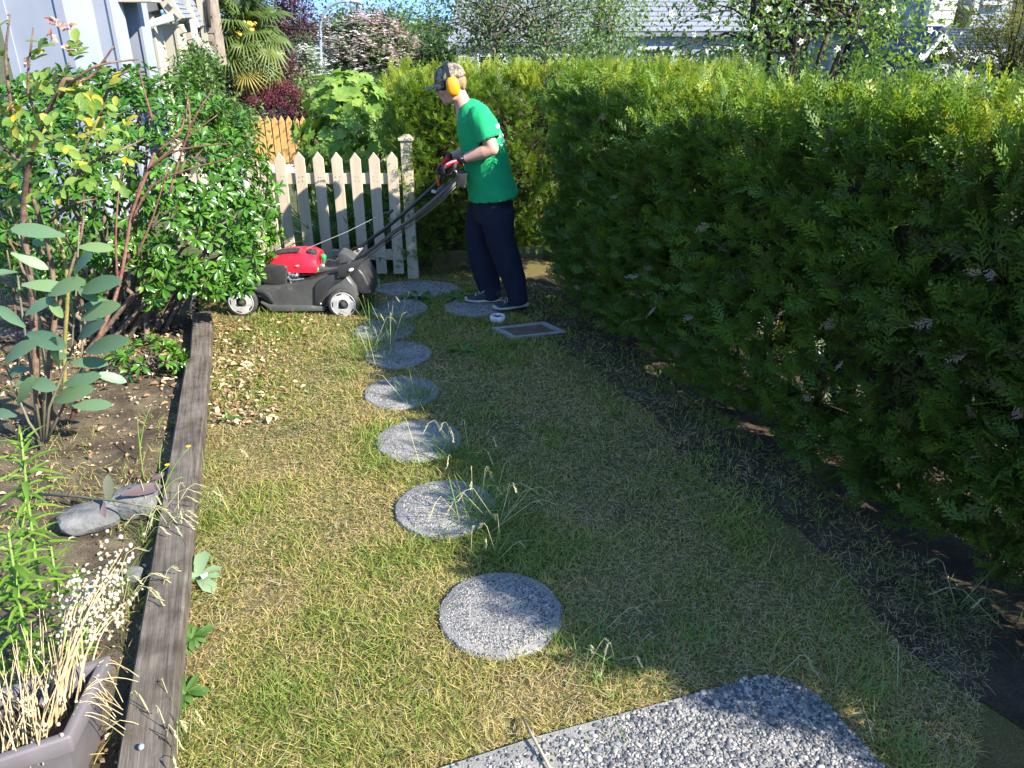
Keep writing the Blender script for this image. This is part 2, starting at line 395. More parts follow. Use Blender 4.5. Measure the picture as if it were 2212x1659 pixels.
def hedge_tufts(p0, hu, hn, L, thick, hf, z0f, faces, ends=True, bulge=.10):
    """tuft centres, outward normals and 'freshness' on the hedge's skin"""
    C = []; N = []; Q = []
    def add(t, d, z, n, q):
        P = p0 + hu * t[:, None] + hn * d[:, None]; C.append(np.c_[P, z]); N.append(n); Q.append(q)
    nf = np.array([-hn[0], -hn[1], .0])
    for side, dens in faces:
        k = int(L * 1.7 * dens); t = RNG.uniform(0, L, k); h = hf(t); u = RNG.uniform(0, 1, k); z0 = z0f(t); z = z0 + (h - z0) * u
        b = bulge * (fbm(np.c_[t * 2.2, z * 2.0], 21 if side < 0 else 22) - .5) * 2
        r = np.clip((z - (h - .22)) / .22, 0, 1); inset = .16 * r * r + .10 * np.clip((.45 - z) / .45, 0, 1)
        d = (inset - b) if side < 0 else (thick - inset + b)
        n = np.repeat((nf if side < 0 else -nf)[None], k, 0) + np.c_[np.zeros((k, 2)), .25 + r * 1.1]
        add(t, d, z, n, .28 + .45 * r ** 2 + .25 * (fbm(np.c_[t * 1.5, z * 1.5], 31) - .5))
    k = int(L * thick * 46); t = RNG.uniform(0, L, k); d = RNG.uniform(.08, thick - .08, k)
    z = hf(t) + .10 * (fbm(np.c_[t * 2.5, d * 2.5], 23) - .5) - .05
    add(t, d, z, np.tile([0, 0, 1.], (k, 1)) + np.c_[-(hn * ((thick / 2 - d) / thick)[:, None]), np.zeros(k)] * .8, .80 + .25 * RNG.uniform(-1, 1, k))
    if ends:
        for tt, sg in ((0, -1), (L, 1)):
            k = int(thick * 1.7 * 30); d = RNG.uniform(0, thick, k); h = hf(np.full(k, tt)); z = RNG.uniform(.1, 1, k) * h
            rr = np.clip((z - (h - .25)) / .25, 0, 1) ** 2 * .15
            add(np.full(k, tt) - sg * (rr + .06 * RNG.uniform(-1, 1, k)), d, z, np.tile(np.r_[hu * sg, .3], (k, 1)), .35 + .3 * rr / .15)
    return np.concatenate(C), unit(np.concatenate(N)), np.concatenate(Q)
def hedge_foliage(C, N, Q, per, size, tpls, jitter=.05, inset=.06):
    k = len(C); idx = np.repeat(np.arange(k), per); n = len(idx)
    d = unit(N[idx] * .75 + rnd3(n) * .62 + np.array([0, 0, .42])); root = C[idx] + RNG.normal(size=(n, 3)) * jitter - N[idx] * inset
    hint = unit(rnd3(n) * .8 + np.array([0, 0, .5])); S = size * RNG.uniform(.65, 1.25, n)
    tone = np.clip(Q[idx] + .16 * RNG.normal(size=n) + .10 * RNG.normal(size=k)[idx], 0, 1)
    root[:, 2] = np.maximum(root[:, 2], .03)
    Rm = frames(d, hint); w = RNG.integers(len(tpls), size=n)
    return [inst(tpls[q], root[w == q], Rm[w == q], S[w == q], tone[w == q]) for q in range(len(tpls))]
def hedge_inner(p0, hu, hn, L, thick, hf, count, size):
    t = RNG.uniform(.05, L - .05, count); d = RNG.uniform(.12, thick - .12, count); z = .22 + (hf(t) - .34) * RNG.uniform(0, 1, count)
    keep = ~((z < .5) & (fbm(np.c_[t * 2.6, z * 3], 41) > .60)) & ~((fbm(np.c_[t * 3.1, z * 3.1], 43) > .68) & (z < 1.2)); t, d, z = t[keep], d[keep], z[keep]; k = len(t)
    P = np.c_[p0 + hu * t[:, None] + hn * d[:, None], z]
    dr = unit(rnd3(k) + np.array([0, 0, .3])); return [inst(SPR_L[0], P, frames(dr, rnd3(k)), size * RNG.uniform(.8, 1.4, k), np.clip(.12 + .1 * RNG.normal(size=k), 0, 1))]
def hedge_wood(root, p0, hu, hn, L, thick, hf, step=.55):
    t = .2; first = None
    while t < L - .1:
        p = p0 + hu * t + hn * (thick * .5 + random.uniform(-.05, .05)); h = float(hf(np.array([t]))[0]) - .15; mb = MB()
        j = [Vector((p[0] + random.uniform(-.04, .04) * q, p[1] + random.uniform(-.04, .04) * q, h * q / 4)) for q in range(5)]; j[0].z = -.03
        mb.tube(j, [.034, .03, .024, .017, .008], 7)
        for q in range(9):
            z = random.uniform(.15, h * .9); a = random.uniform(0, 6.28); l = random.uniform(.2, .42); b = Vector((p[0], p[1], z))
            mb.tube([b, b + Vector((math.cos(a) * l * .5, math.sin(a) * l * .5, l * .25)), b + Vector((math.cos(a) * l, math.sin(a) * l, l * .6))], [.009, .006, .003], 5)
        mb.build('trunk', M_bark, root, True); t += step * random.uniform(.8, 1.2)
def dead_sprays(root, p0, hu, hn, L, hf, n, size=.085):
    t = RNG.uniform(.2, L - .2, n); z = .3 + (hf(t) - .45) * RNG.uniform(0, 1, n); P = np.c_[p0 + hu * t[:, None] - hn * .07, z]
    d = unit(np.tile([-hn[0], -hn[1], -.1], (n, 1)) + rnd3(n) * .7); leaf_parts(root, SPR[:2], P, frames(d, rnd3(n) + np.array([0, 0, .4])), size * RNG.uniform(.6, 1.2, n), M_dead, n, 'dead_spray', 2)

hf = lambda t: 1.71 + .07 * np.clip((1.1 - t) / .8, 0, 1) - .09 * np.clip((t - 1.0) / 4, 0, 1) + .05 * (fbm(np.c_[t * 1.1, 0 * t], 3) - .5)
z0f = lambda t: .10 + .10 * fbm(np.c_[t * 3.0, 0 * t], 13)
M_core = mat('light blocking hedge core', (.030, .032, .014), .95, .1, col2=(.075, .060, .032), scale=30, bump=1, bscale=70)
def hedge_core(root, p0, hu, hn, L, hf, depths, low=.52):  # added bumpy sheets that stop light leaking through; low holes let specks pass
    mb = MB()
    for kk, dd in enumerate(depths):
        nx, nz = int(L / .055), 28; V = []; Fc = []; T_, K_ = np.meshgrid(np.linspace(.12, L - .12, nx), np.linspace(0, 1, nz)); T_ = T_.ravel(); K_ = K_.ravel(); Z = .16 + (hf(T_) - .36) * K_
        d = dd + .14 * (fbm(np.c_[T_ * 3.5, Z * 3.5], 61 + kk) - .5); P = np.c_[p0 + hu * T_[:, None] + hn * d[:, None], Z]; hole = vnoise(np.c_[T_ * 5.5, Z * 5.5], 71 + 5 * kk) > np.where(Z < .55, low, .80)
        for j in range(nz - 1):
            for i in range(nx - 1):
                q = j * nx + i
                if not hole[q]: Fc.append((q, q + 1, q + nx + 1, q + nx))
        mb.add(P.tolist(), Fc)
    me = bpy.data.meshes.new('light_blocking_core'); me.from_pydata(mb.v, [], mb.f); tag(put('light_blocking_core', me, root, M_core), kind='stuff')
rh = thing('cedar_hedge', (*(HP0 + HU * HL / 2 + HN * .4), 0), 'long dark green clipped cedar hedge running along the right side of the lawn', 'hedge', 'clipped cedar hedges')
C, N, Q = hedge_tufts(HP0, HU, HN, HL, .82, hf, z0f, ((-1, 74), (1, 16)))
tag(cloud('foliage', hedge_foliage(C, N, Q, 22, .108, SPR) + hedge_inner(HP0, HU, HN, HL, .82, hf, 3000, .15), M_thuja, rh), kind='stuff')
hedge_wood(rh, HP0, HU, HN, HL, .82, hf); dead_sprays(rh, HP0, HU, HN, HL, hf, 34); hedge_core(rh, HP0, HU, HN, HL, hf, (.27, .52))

BP0 = np.array([-.875, 6.37]); BU = unit(np.array([[.972, .235]]))[0]; BN = np.array([-BU[1], BU[0]]); BL = 3.2
hb = lambda t: 1.64 + .06 * (fbm(np.c_[t * 1.3, 0 * t], 7) - .5)
bh = thing('cedar_hedge', (*(BP0 + BU * BL / 2 + BN * .4), 0), 'sunlit cedar hedge standing across behind the man, its left end beside the gate post', 'hedge', 'clipped cedar hedges')
C, N, Q = hedge_tufts(BP0, BU, BN, BL, .85, hb, z0f, ((-1, 85), (1, 10)))
Q = np.clip(Q + .15, 0, 1)
tag(cloud('foliage', hedge_foliage(C, N, Q, 20, .098, SPR_L + SPR[:1]) + hedge_inner(BP0, BU, BN, BL, .85, hb, 1500, .15), M_thuja, bh), kind='stuff')
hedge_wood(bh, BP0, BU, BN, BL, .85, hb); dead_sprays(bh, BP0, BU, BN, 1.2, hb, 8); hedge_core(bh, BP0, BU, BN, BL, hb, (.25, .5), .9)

# ================================================================== TIMBER EDGING
def wood_mat(name, c1, c2, c3, ang):
    m, nt, b, out = nmat(name); L = nt.links; tc = nd(nt, 'ShaderNodeTexCoord'); mp0 = nd(nt, 'ShaderNodeMapping'); mp0.inputs['Rotation'].default_value = (0, 0, -ang)
    mp = nd(nt, 'ShaderNodeMapping'); mp.inputs['Scale'].default_value = (34, 1.6, 34)
    L.new(tc.outputs['Object'], mp0.inputs['Vector']); L.new(mp0.outputs[0], mp.inputs['Vector'])
    n = noise_node(nt, 2.2, 6, .7, mp.outputs[0]); r = ramp(nt, [(.28, c1), (.5, c2), (.75, c3)]); L.new(n.outputs['Fac'], r.inputs[0])
    n2 = noise_node(nt, 7, 5, .6, tc.outputs['Object']); r2 = ramp(nt, [(.35, (.55, .53, .5)), (.6, (1.05, 1.05, 1.05))]); L.new(n2.outputs['Fac'], r2.inputs[0])
    mx = nd(nt, 'ShaderNodeMix', data_type='RGBA', blend_type='MULTIPLY'); mx.inputs[0].default_value = 1; L.new(r.outputs[0], mx.inputs[6]); L.new(r2.outputs[0], mx.inputs[7])
    L.new(mx.outputs[2], b.inputs['Base Color']); b.inputs['Roughness'].default_value = .85; b.inputs['Specular IOR Level'].default_value = .2
    bp = nd(nt, 'ShaderNodeBump'); bp.inputs['Strength'].default_value = .8; bp.inputs['Distance'].default_value = .006; L.new(n.outputs['Fac'], bp.inputs['Height']); L.new(bp.outputs[0], b.inputs['Normal']); return m
M_timber = wood_mat('weathered timber', (.055, .045, .036), (.125, .105, .085), (.20, .172, .14), R(19.3))
def timber(a, b, w, h, label, cat, sag=.004):
    a, b = Vector(a), Vector(b); d = b - a; Ln = d.length; d.normalize(); x = d.cross(Vector((0, 0, 1))).normalized(); n = max(4, int(Ln / .09)); rings = []
    for i in range(n + 1):
        t = Ln * i / n; wob = [(float(vnoise([[t * 3, q * 7.7, a.x]], 17)[0]) - .5) * sag * 2 for q in range(8)]; p = a + d * t; e = w / 2; c = .009
        pts = [(-e + c, 0), (e - c, 0), (e, -c), (e, -h + c), (e - c, -h), (-e + c, -h), (-e, -h + c), (-e, -c)]
        rings.append([p + x * (u + wob[k]) + Vector((0, 0, v + (wob[k] if v > -h / 2 else 0))) for k, (u, v) in enumerate(pts)])
    o = MB().loft(rings).build('edging_timber', M_timber); return tag(sharp(o, 30), label, cat, 'weathered edging timbers')
dT = (TJ - T0).normalized()
timber(T0 - dT * .45, TJ, .138, .17, 'long grey weathered timber edging the lawn, its near end running out of frame', 'timber')
timber(TJ + dT * .006 + Vector((.012, .004, .004)), T1, .128, .16, 'short far grey timber continuing the lawn edging towards the mower', 'timber')
timber(T1 + Vector((-.085, -.02, -.02)), T1 + Vector((-1.5, -.38, -.05)), .10, .14, 'grey timber lying across the bed under the glossy shrub', 'timber')
M_pebgrey = mat('grey pebble', (.24, .27, .28), .7, .4)
def pebble_thing(p, r, m, label, name='pebble', sq=(1.3, .95, .7), cat='pebble', group=None):
    mb = MB().ball(p, (r * sq[0], r * sq[1], r * sq[2]), Matrix.Rotation(random.uniform(0, 3), 3, 'Z'), 10, 7); o = mb.build(name, m, None, True); return tag(o, label, cat, group)
pebble_thing(at_z(305, 1613, .112), .009, M_pebgrey, 'small blue grey pebble lying on the near end of the timber')

# ================================================================== STEPPING STONES AND PATIO
def aggregate_mat(name, base=(.30, .29, .27), lo=.05, hi=.55):
    m, nt, b, out = nmat(name); L = nt.links
    at = nd(nt, 'ShaderNodeAttribute', attribute_name='rnd')
    r = ramp(nt, [(0, (.04, .043, .05)), (.3, (.09, .093, .10)), (.55, (.17, .165, .155)), (.75, (.26, .245, .22)), (.9, (.42, .40, .36)), (1, (.30, .22, .15))])
    L.new(at.outputs['Fac'], r.inputs[0]); L.new(r.outputs[0], b.inputs['Base Color']); b.inputs['Roughness'].default_value = .75; b.inputs['Specular IOR Level'].default_value = .3; return m
M_agg = aggregate_mat('exposed aggregate pebbles')
M_cem = mat('cement paste', (.20, .19, .175), .95, .1, col2=(.30, .28, .25), scale=9, bump=.6, bscale=150)
def ico_tpl(sub=0, flat=.65):
    bm = bmesh.new(); bmesh.ops.create_icosphere(bm, subdivisions=1 + sub, radius=1); V = np.array([v.co[:] for v in bm.verts]); Fc = np.array([[v.index for v in f.verts] for f in bm.faces]); bm.free(); V[:, 2] *= flat; return V, Fc
ICO = ico_tpl(0); ICO2 = ico_tpl(1)
OCT = (np.array([(1, 0, 0), (0, 1, 0), (-1, 0, 0), (0, -1, 0), (0, 0, .65), (0, 0, -.65)], float), np.array([(0, 1, 4), (1, 2, 4), (2, 3, 4), (3, 0, 4), (1, 0, 5), (2, 1, 5), (3, 2, 5), (0, 3, 5)]))
def pebbles(P, r, tpl):
    n = len(P); a = RNG.uniform(0, 6.28, n); Rm = np.zeros((n, 3, 3)); Rm[:, 0, 0] = np.cos(a); Rm[:, 1, 0] = np.sin(a); Rm[:, 0, 1] = -np.sin(a); Rm[:, 1, 1] = np.cos(a); Rm[:, 2, 2] = 1
    S = np.reshape(r * np.ones(n), (-1, 1)) * np.c_[RNG.uniform(.8, 1.5, n), RNG.uniform(.7, 1.1, n), RNG.uniform(.7, 1.1, n)]; return inst(tpl, P, Rm, S, RNG.uniform(0, 1, n) ** 1.15), Rm, S
def stone(c, r, label, num, pr, tpl, z=.022, squash=1.0):
    c = np.array(c[:2]); lx = float(lawn_z(c[:1], c[1:])[0]); z += lx
    o = thing('stepping_stone', (c[0], c[1], lx), label, 'stepping stone', 'round stepping stones across the lawn')
    prof = [(r - .012, -.05), (r, -.045), (r, z - .010 - lx), (r - .010, z - .003 - lx), (r * .5, z - lx)]
    n = 40; rings = [[Vector((c[0] + math.cos(6.2832 * k / n) * q * (1 + .02 * math.sin(k * 1.7)), c[1] + math.sin(6.2832 * k / n) * q * squash, lx + h)) for k in range(n)] for q, h in prof]
    MB().loft(rings).build('slab', M_cem, o, True)
    a = RNG.uniform(0, 6.283, num); q = (r - .004) * np.sqrt(RNG.uniform(0, 1, num)); P = np.c_[c[0] + q * np.cos(a), c[1] + q * np.sin(a) * squash, np.full(num, z - .001) - .006 * (q / r) ** 6]
    ch, _, _ = pebbles(P, pr * RNG.uniform(.7, 1.3, num), tpl); tag(cloud('aggregate', [ch], M_agg, o), kind='stuff')
STONES = []
for (px, py, r, lb, num, pr, tp) in [
    (1081, 1328, .226, 'nearest round aggregate stepping stone, half in the hedge shadow', 5200, .0036, ICO),
    (962, 1100, .225, 'second nearest round stepping stone, with tall seeding grass over its right edge', 4200, .0036, ICO),
    (905, 953, .222, 'third nearest round stepping stone, crossed by the hedge shadow and arching grass', 3000, .0042, OCT),
    (868, 851, .22, 'fourth round stepping stone from the front, grass clump on its right side', 2400, .0046, OCT),
    (860, 768, .22, 'shaded round stepping stone hidden among tall grass blades', 1500, .0055, OCT),
    (830, 716, .21, 'round stepping stone in the shade behind the tall grass clump', 1300, .0055, OCT),
    (862, 669, .22, 'round stepping stone in shade just right of the mower rear wheel', 1300, .006, OCT),
    (1024, 664, .23, 'round stepping stone lying right under the shoes of the man', 1300, .006, OCT)]:
    p = at_z(px, py); STONES.append((p.x, p.y, r)); stone(p, r, lb, num, pr, tp)
p = at_z(900, 628); STONES.append((p.x, p.y, .3)); stone(p, .34, 'wide flat stepping stone in the shade in front of the gate post', 1800, .0065, OCT, .03, .6)

PC = np.array([.93, 1.95]); pw, pl = 1.5, 1.3    # patio corner
def patio_pt(a, b): return PC - U * a - V_ * b
poly = []
for (a, b) in [(.0, 1.3), (-.012, .9), (.0, .45), (.006, .18)] + [(.17 - .17 * math.sin(t), .17 - .17 * math.cos(t)) for t in np.linspace(1.5, .05, 7)] + [(.25, .0), (.6, .012), (1.2, .0), (1.2, 1.3)]:
    q = patio_pt(a, b); poly.append((q[0], q[1], -.06))
pat = MB().prism(poly[::-1], (0, 0, .084)).build('patio', M_cem); tag(pat, kind='structure')
num = 15000; a = RNG.uniform(.0, .62, num); b = RNG.uniform(.0, 1.3, num); inside = ~((a < .17) & (b < .17) & ((a - .17) ** 2 + (b - .17) ** 2 > .17 ** 2)); 
P2 = PC - U * a[:, None] - V_ * b[:, None]
bare = fbm(P2 * 4.2, 77) + np.clip((b - .50) * 1.0, -.1, .35) + np.clip((.05 - a) * 4, 0, .2)
inside &= (P2[:, 1] > 1.40) & ~((bare > .80) & (RNG.uniform(0, 1, num) < .75))
P = np.c_[P2[inside], np.full(inside.sum(), .0245)]; P = P[np.argsort(np.hypot(P[:, 0], P[:, 1] - 1.55))]
rr = .0043 * np.exp(.30 * RNG.normal(size=len(P)))
vis = P[:, 1] > 1.50
big = np.argsort(-(rr * vis))[:300]; rest = np.setdiff1d(np.arange(len(P)), big)
ch, _, _ = pebbles(P[rest], rr[rest], ICO); o = cloud('aggregate', [ch], M_agg, pat); tag(o, kind='stuff')
_, Rm, S = pebbles(P[big], rr[big], ICO); leaf_parts(pat, [ICO2], P[big] + [0, 0, .001], Rm, S * .95, M_agg, 300, 'pebble', 8)

# meter box lid set in the ground, white pipe cap beside it
M_lidrim = mat('box rim concrete', (.24, .235, .22), .9, .2, col2=(.33, .32, .30), scale=30, bump=.4)
M_lid = mat('rusty lid', (.10, .065, .05), .9, .2, col2=(.15, .11, .085), scale=12, bump=.4)
c4 = [at_z(1062, 709, .012), at_z(1108, 731, .012), at_z(1222, 717, .012), at_z(1176, 696, .012)]
mbx = thing('meter_box', ((c4[0] + c4[2]) / 2).to_tuple(), 'sunken utility box with grey concrete rim and brown lid in front of the man', 'utility box')
cc = (c4[0] + c4[2]) / 2; inn = [cc + (p - cc) * .80 for p in c4]
mb = MB()
for i in range(4):
    k = (i + 1) % 4; q = [c4[i], c4[k], inn[k], inn[i]]; mb.prism([p - Vector((0, 0, .06)) for p in q], (0, 0, .066))
mb.build('rim', M_lidrim, mbx); MB().prism([p - Vector((0, 0, .05)) for p in inn], (0, 0, .045)).build('lid', M_lid, mbx)
M_white = mat('white plastic', (.75, .75, .73), .5, .4, col2=(.55, .53, .48), scale=25)
pc = at_z(1075, 692, 0); cap = thing('pipe_cap', pc.to_tuple(), 'round white plastic pipe collar lying on the ground by the utility box', 'pipe collar')
MB().lathe(pc, (0, 0, 1), [(.050, -.02), (.056, .0), (.058, .03), (.052, .04), (.040, .041), (.036, .03), (.034, .012), (.001, .012)], 28).build('collar', M_white, cap, True)
mb = MB()
for k in range(6):
    an = k * math.pi / 3; mb.bar(pc + Vector((0, 0, .03)), pc + Vector((math.cos(an) * .036, math.sin(an) * .036, .034)), .004, .004)
mb.build('insert', mat('dark rubber', (.03, .03, .03), .7, .3), cap)

# ================================================================== LAWN: blades, moss, straw
def blade_tpl(seg=2, bend=.5):
    V = []; Fc = []
    for i in range(seg):
        t = i / seg; w = .5 * (1 - .35 * t); V += [(-w, t, -bend * t * t), (w, t, -bend * t * t)]
    V.append((0, 1, -bend))
    for i in range(seg - 1): a = 2 * i; Fc += [(a, a + 1, a + 3), (a, a + 3, a + 2)]
    a = 2 * (seg - 1); Fc.append((a, a + 1, a + 2)); return np.array(V, float), np.array(Fc, int)
BL = [blade_tpl(2, .25), blade_tpl(2, .6), blade_tpl(3, .9)]
M_grass = leafmat('grass blades', [(0, (.46, .33, .13)), (.25, (.50, .39, .16)), (.45, (.38, .33, .09)), (.65, (.25, .29, .05)), (.85, (.16, .24, .035)), (1, (.20, .30, .06))], .55, .3, .38, (1.15, 1.2, .7))
M_clover = leafmat('lawn herbs', [(0, (.20, .17, .05)), (.4, (.13, .16, .035)), (1, (.07, .15, .025))], .55, .3, .35, (1.15, 1.2, .7))
M_straw = leafmat('dry straw', [(0, (.34, .26, .13)), (.6, (.48, .39, .22)), (1, (.62, .54, .36))], .7, .2, .25, (1, .95, .8))
def lawn_points(n, dens_pow=1.0):
    """random points on the lawn, denser near the viewer"""
    a = 1.0 + 5.6 * RNG.uniform(0, 1, n) ** 1.45; b = RNG.uniform(-.40, 3.1, n)
    P = a[:, None] * U + b[:, None] * V_
    t = (P - HP0) @ HU; d = (P - HP0) @ HN                     # d<0 in front of the hedge
    keep = (d < .12) & (P[:, 1] < 7.0) & (P[:, 1] > 1.3) & (np.abs(P[:, 0]) < .30 + .66 * P[:, 1])
    for (x, y, r) in STONES[:8]: keep &= (P[:, 0] - x) ** 2 + (P[:, 1] - y) ** 2 > (r * (.93 + .12 * (vnoise(P * 16, 91) - .5))) ** 2
    pa = (PC - P) @ U; pb = (PC - P) @ V_; keep &= ~((pa > .02 + .10 * fbm(P * 9, 5) + np.clip((pb - .45) * .16, 0, .2)) & (pb > .0) & ~((pa < .17) & (pb < .17) & ((pa - .17) ** 2 + (pb - .17) ** 2 > .03)))
    keep &= ~((np.abs((P - np.array(cc[:2])) @ np.array([.98, .2])) < .21) & (np.abs((P - np.array(cc[:2])) @ np.array([-.2, .98])) < .15))
    return P[keep], d[keep]
def lush(P): return np.clip(.5 + 1.9 * (fbm(P * 1.7, 51) - .5) + .9 * (fbm(P * 5.5, 52) - .5), 0, 1)
def soilness(P, d):
    bare = np.clip(1 + (d + .10 + .35 * vnoise(np.c_[P * 1.6], 4)) / .22, 0, 1) * (.55 + .5 * fbm(P * 3, 9)); return np.clip(bare, 0, 1)
P, d = lawn_points(215000); g = lush(P); s = soilness(P, d)
k = RNG.uniform(0, 1, len(P)) > s * .93; P, g, d = P[k], g[k], d[k]; n = len(P)
far = np.clip((P[:, 1] - 1.6) / 4, 0, 1)
ln = (.014 + .026 * g + .010 * RNG.uniform(0, 1, n)) * np.exp(.28 * RNG.normal(size=n)); wd = .0024 + .0022 * far + .0006 * RNG.uniform(0, 1, n)
dr = unit(rnd3(n) * np.array([1, 1, .25]) + np.c_[np.zeros((n, 2)), .35 + .75 * g]); dr[:, 2] = np.abs(dr[:, 2]) + .08
tone = np.clip(g * .78 + .24 * RNG.normal(size=n) - .02, 0, 1); Z = lawn_z(P[:, 0], P[:, 1]); P3 = np.c_[P, Z - .002]
Rm = frames(dr, rnd3(n) * .5 + np.array([0, 0, 1])); S = np.c_[wd, ln, ln]; w = RNG.integers(3, size=n)
tag(cloud('lawn_grass', [inst(BL[q], P3[w == q], Rm[w == q], S[w == q], tone[w == q]) for q in range(3)], M_grass), 'short patchy lawn grass, half straw coloured and half green', 'grass', kind='stuff')
# low herbs and moss between the blades
P, d = lawn_points(90000); g = np.clip(.5 + 2.2 * (fbm(P * 2.6, 61) - .47), 0, 1); s = soilness(P, d); k = RNG.uniform(0, 1, len(P)) < g * (1 - s * .9); P, g = P[k], g[k]; n = len(P)
LT = leaf_tpl(.75, (0, .5, 1), (.25, 1, .0), .08, .1); far = np.clip((P[:, 1] - 1.6) / 4, 0, 1)
dr = unit(rnd3(n) * np.array([1, 1, .3]) + np.array([0, 0, .22])); S = (.0075 + .006 * far) * RNG.uniform(.6, 1.4, n)
tag(cloud('lawn_herbs', [inst(LT, np.c_[P, lawn_z(P[:, 0], P[:, 1]) + .004 + .012 * RNG.uniform(0, 1, n) * g], frames(dr, np.tile([0, 0, 1.], (n, 1)) + .4 * rnd3(n)), S, np.clip(.25 + .6 * g + .2 * RNG.normal(size=n), 0, 1))], M_clover), 'clover and moss mixed into the lawn', 'ground cover', kind='stuff')
# dry clippings lying about
P, d = lawn_points(72000); s = np.clip(1.25 - 1.2 * lush(P), .12, 1); k = RNG.uniform(0, 1, len(P)) < s; P = P[k]; n = len(P)
dr = unit(rnd3(n) * np.array([1, 1, .12]) + np.array([0, 0, .10])); far = np.clip((P[:, 1] - 1.6) / 4, 0, 1)
S = np.c_[.0016 + .0018 * far, .022 * np.exp(.5 * RNG.normal(size=n)), np.full(n, .01)]
tag(cloud('dry_clippings', [inst(BL[0], np.c_[P, lawn_z(P[:, 0], P[:, 1]) + .004 + .014 * RNG.uniform(0, 1, n)], frames(dr, np.tile([0, 0, 1.], (n, 1)) + .3 * rnd3(n)), S, np.clip(.5 + .25 * RNG.normal(size=n), 0, 1))], M_straw), 'dry clippings and straw lying through the lawn', 'straw', kind='stuff')
# brown leaf litter: along the far timber and in the bed
M_litter = leafmat('leaf litter', [(0, (.16, .09, .05)), (.4, (.36, .22, .12)), (.75, (.52, .38, .22)), (1, (.62, .52, .34))], .75, .25, .2, (1, .9, .7))
def scatter_xy(n, f):
    out = []
    for _ in range(n):
        q = f()
        if q is not None: out.append(q)
    return np.array(out)
def lit_right():
    t = random.random(); p = TJ.lerp(T1, -.9 + 1.9 * t); o = abs(random.gauss(0, .15 + .22 * t)); return (p.x + .085 + o, p.y + o * .3) if o < .8 else None
P = scatter_xy(950, lit_right); n = len(P); LF = leaf_tpl(.55, (0, .35, .7, 1), (.1, 1, .8, 0), .16, .25)
tag(cloud('leaf_litter', [inst(LF, np.c_[P, .010 + .02 * RNG.uniform(0, 1, n)], frames(rnd3(n) * np.array([1, 1, .25]), np.tile([0, 0, 1.], (n, 1)) + .6 * rnd3(n)), .026 * np.exp(.35 * RNG.normal(size=n)), RNG.uniform(0, 1, n))], M_litter), 'dry brown leaves drifted along the far timber', 'leaf litter', kind='stuff')
def lit_bed():
    p = Vector((random.uniform(-3.6, -.95), random.uniform(1.4, 5.6), 0)); b = p.x * V_[0] + p.y * V_[1]
    if b > -.50: return None
    return (p.x, p.y) if random.random() < .25 + .75 * (p.y > 4.1) + .5 * float(vnoise([[p.x * 2, p.y * 2]], 71)[0]) else None
P = scatter_xy(7500, lit_bed); n = len(P)
tag(cloud('bed_litter', [inst(LF, np.c_[P, .028 + .018 * RNG.uniform(0, 1, n)], frames(rnd3(n) * np.array([1, 1, .2]), np.tile([0, 0, 1.], (n, 1)) + .5 * rnd3(n)), np.where(P[:, 1] > 4.1, .026, .017) * np.exp(.4 * RNG.normal(size=n)), RNG.uniform(0, 1, n))], M_litter), 'wood chips and dry leaves scattered over the garden bed', 'leaf litter', kind='stuff')
# thin weeds of the bed
def bed_pts(n):
    P = np.c_[RNG.uniform(-3.4, -.9, n), RNG.uniform(1.4, 5.4, n)]; b = P @ V_; k = (b < -.47) & (fbm(P * 2.0, 81) > .47); return P[k]
P = bed_pts(16000); n = len(P); ln = .02 + .05 * RNG.uniform(0, 1, n) ** 2; dr = unit(rnd3(n) * np.array([1, 1, .2]) + np.array([0, 0, .8])); w = RNG.integers(3, size=n)
Rm = frames(dr, rnd3(n)); S = np.c_[np.full(n, .003), ln, ln]; tone = np.clip(.45 + .25 * RNG.normal(size=n), 0, 1)
tag(cloud('bed_weeds', [inst(BL[q], np.c_[P, np.full(n, .02)][w == q], Rm[w == q], S[w == q], tone[w == q]) for q in range(3)], M_grass), 'thin grass and weeds growing in the garden bed', 'weeds', kind='stuff')

# ================================================================== PLANTS OF THE LEFT BED
def on_shell(n, c, r, p=2.4, zmin=-.75, inner=0.0, bump=.12, seed=5, f=2.2):
    """points and outward normals on a lumpy rounded bush"""
    d = rnd3(n * 2); d = d[d[:, 2] > zmin][:n]; n = len(d)
    k = (np.abs(d) ** p).sum(1) ** (-1 / p); L = k * (1 - inner * RNG.uniform(0, 1, n) ** 1.5) * (1 + bump * 2 * (fbm(d * f, seed) - .5))
    return np.array(c) + d * L[:, None] * np.array(r), unit(d / np.array(r))
def whorls(P, N, per, tilt=(.2, 1.0), gap=.0):
    """per leaves round every shoot tip: roots, directions, upward hints"""
    n = len(P); idx = np.repeat(np.arange(n), per); m = n * per; Fm = frames(N, rnd3(n))
    a = RNG.uniform(0, 6.28, n)[idx] + np.tile(np.arange(per) * 2.4, n) + RNG.normal(size=m) * .25; t = RNG.uniform(*tilt, m)
    d = Fm[idx, :, 1] * np.cos(t * 1.35)[:, None] + (Fm[idx, :, 0] * np.cos(a)[:, None] + Fm[idx, :, 2] * np.sin(a)[:, None]) * np.sin(t * 1.35)[:, None]
    d[:, 2] -= .12; return P[idx] + RNG.normal(size=(m, 3)) * gap, unit(d), N[idx] + np.array([0, 0, .35]) + .25 * rnd3(m), idx
def split_nearest(P, Nn, nmax=300, extra=None):
    """indices of the pieces that show largest, and of the rest"""
    v = np.array([0, 0, CAM_H]) - P; dist = np.linalg.norm(v, axis=1); facing = (v * Nn).sum(1) / dist; score = dist - .35 * facing
    if extra is not None: score = score + extra
    o = np.argsort(score); return o[:nmax], o[nmax:]
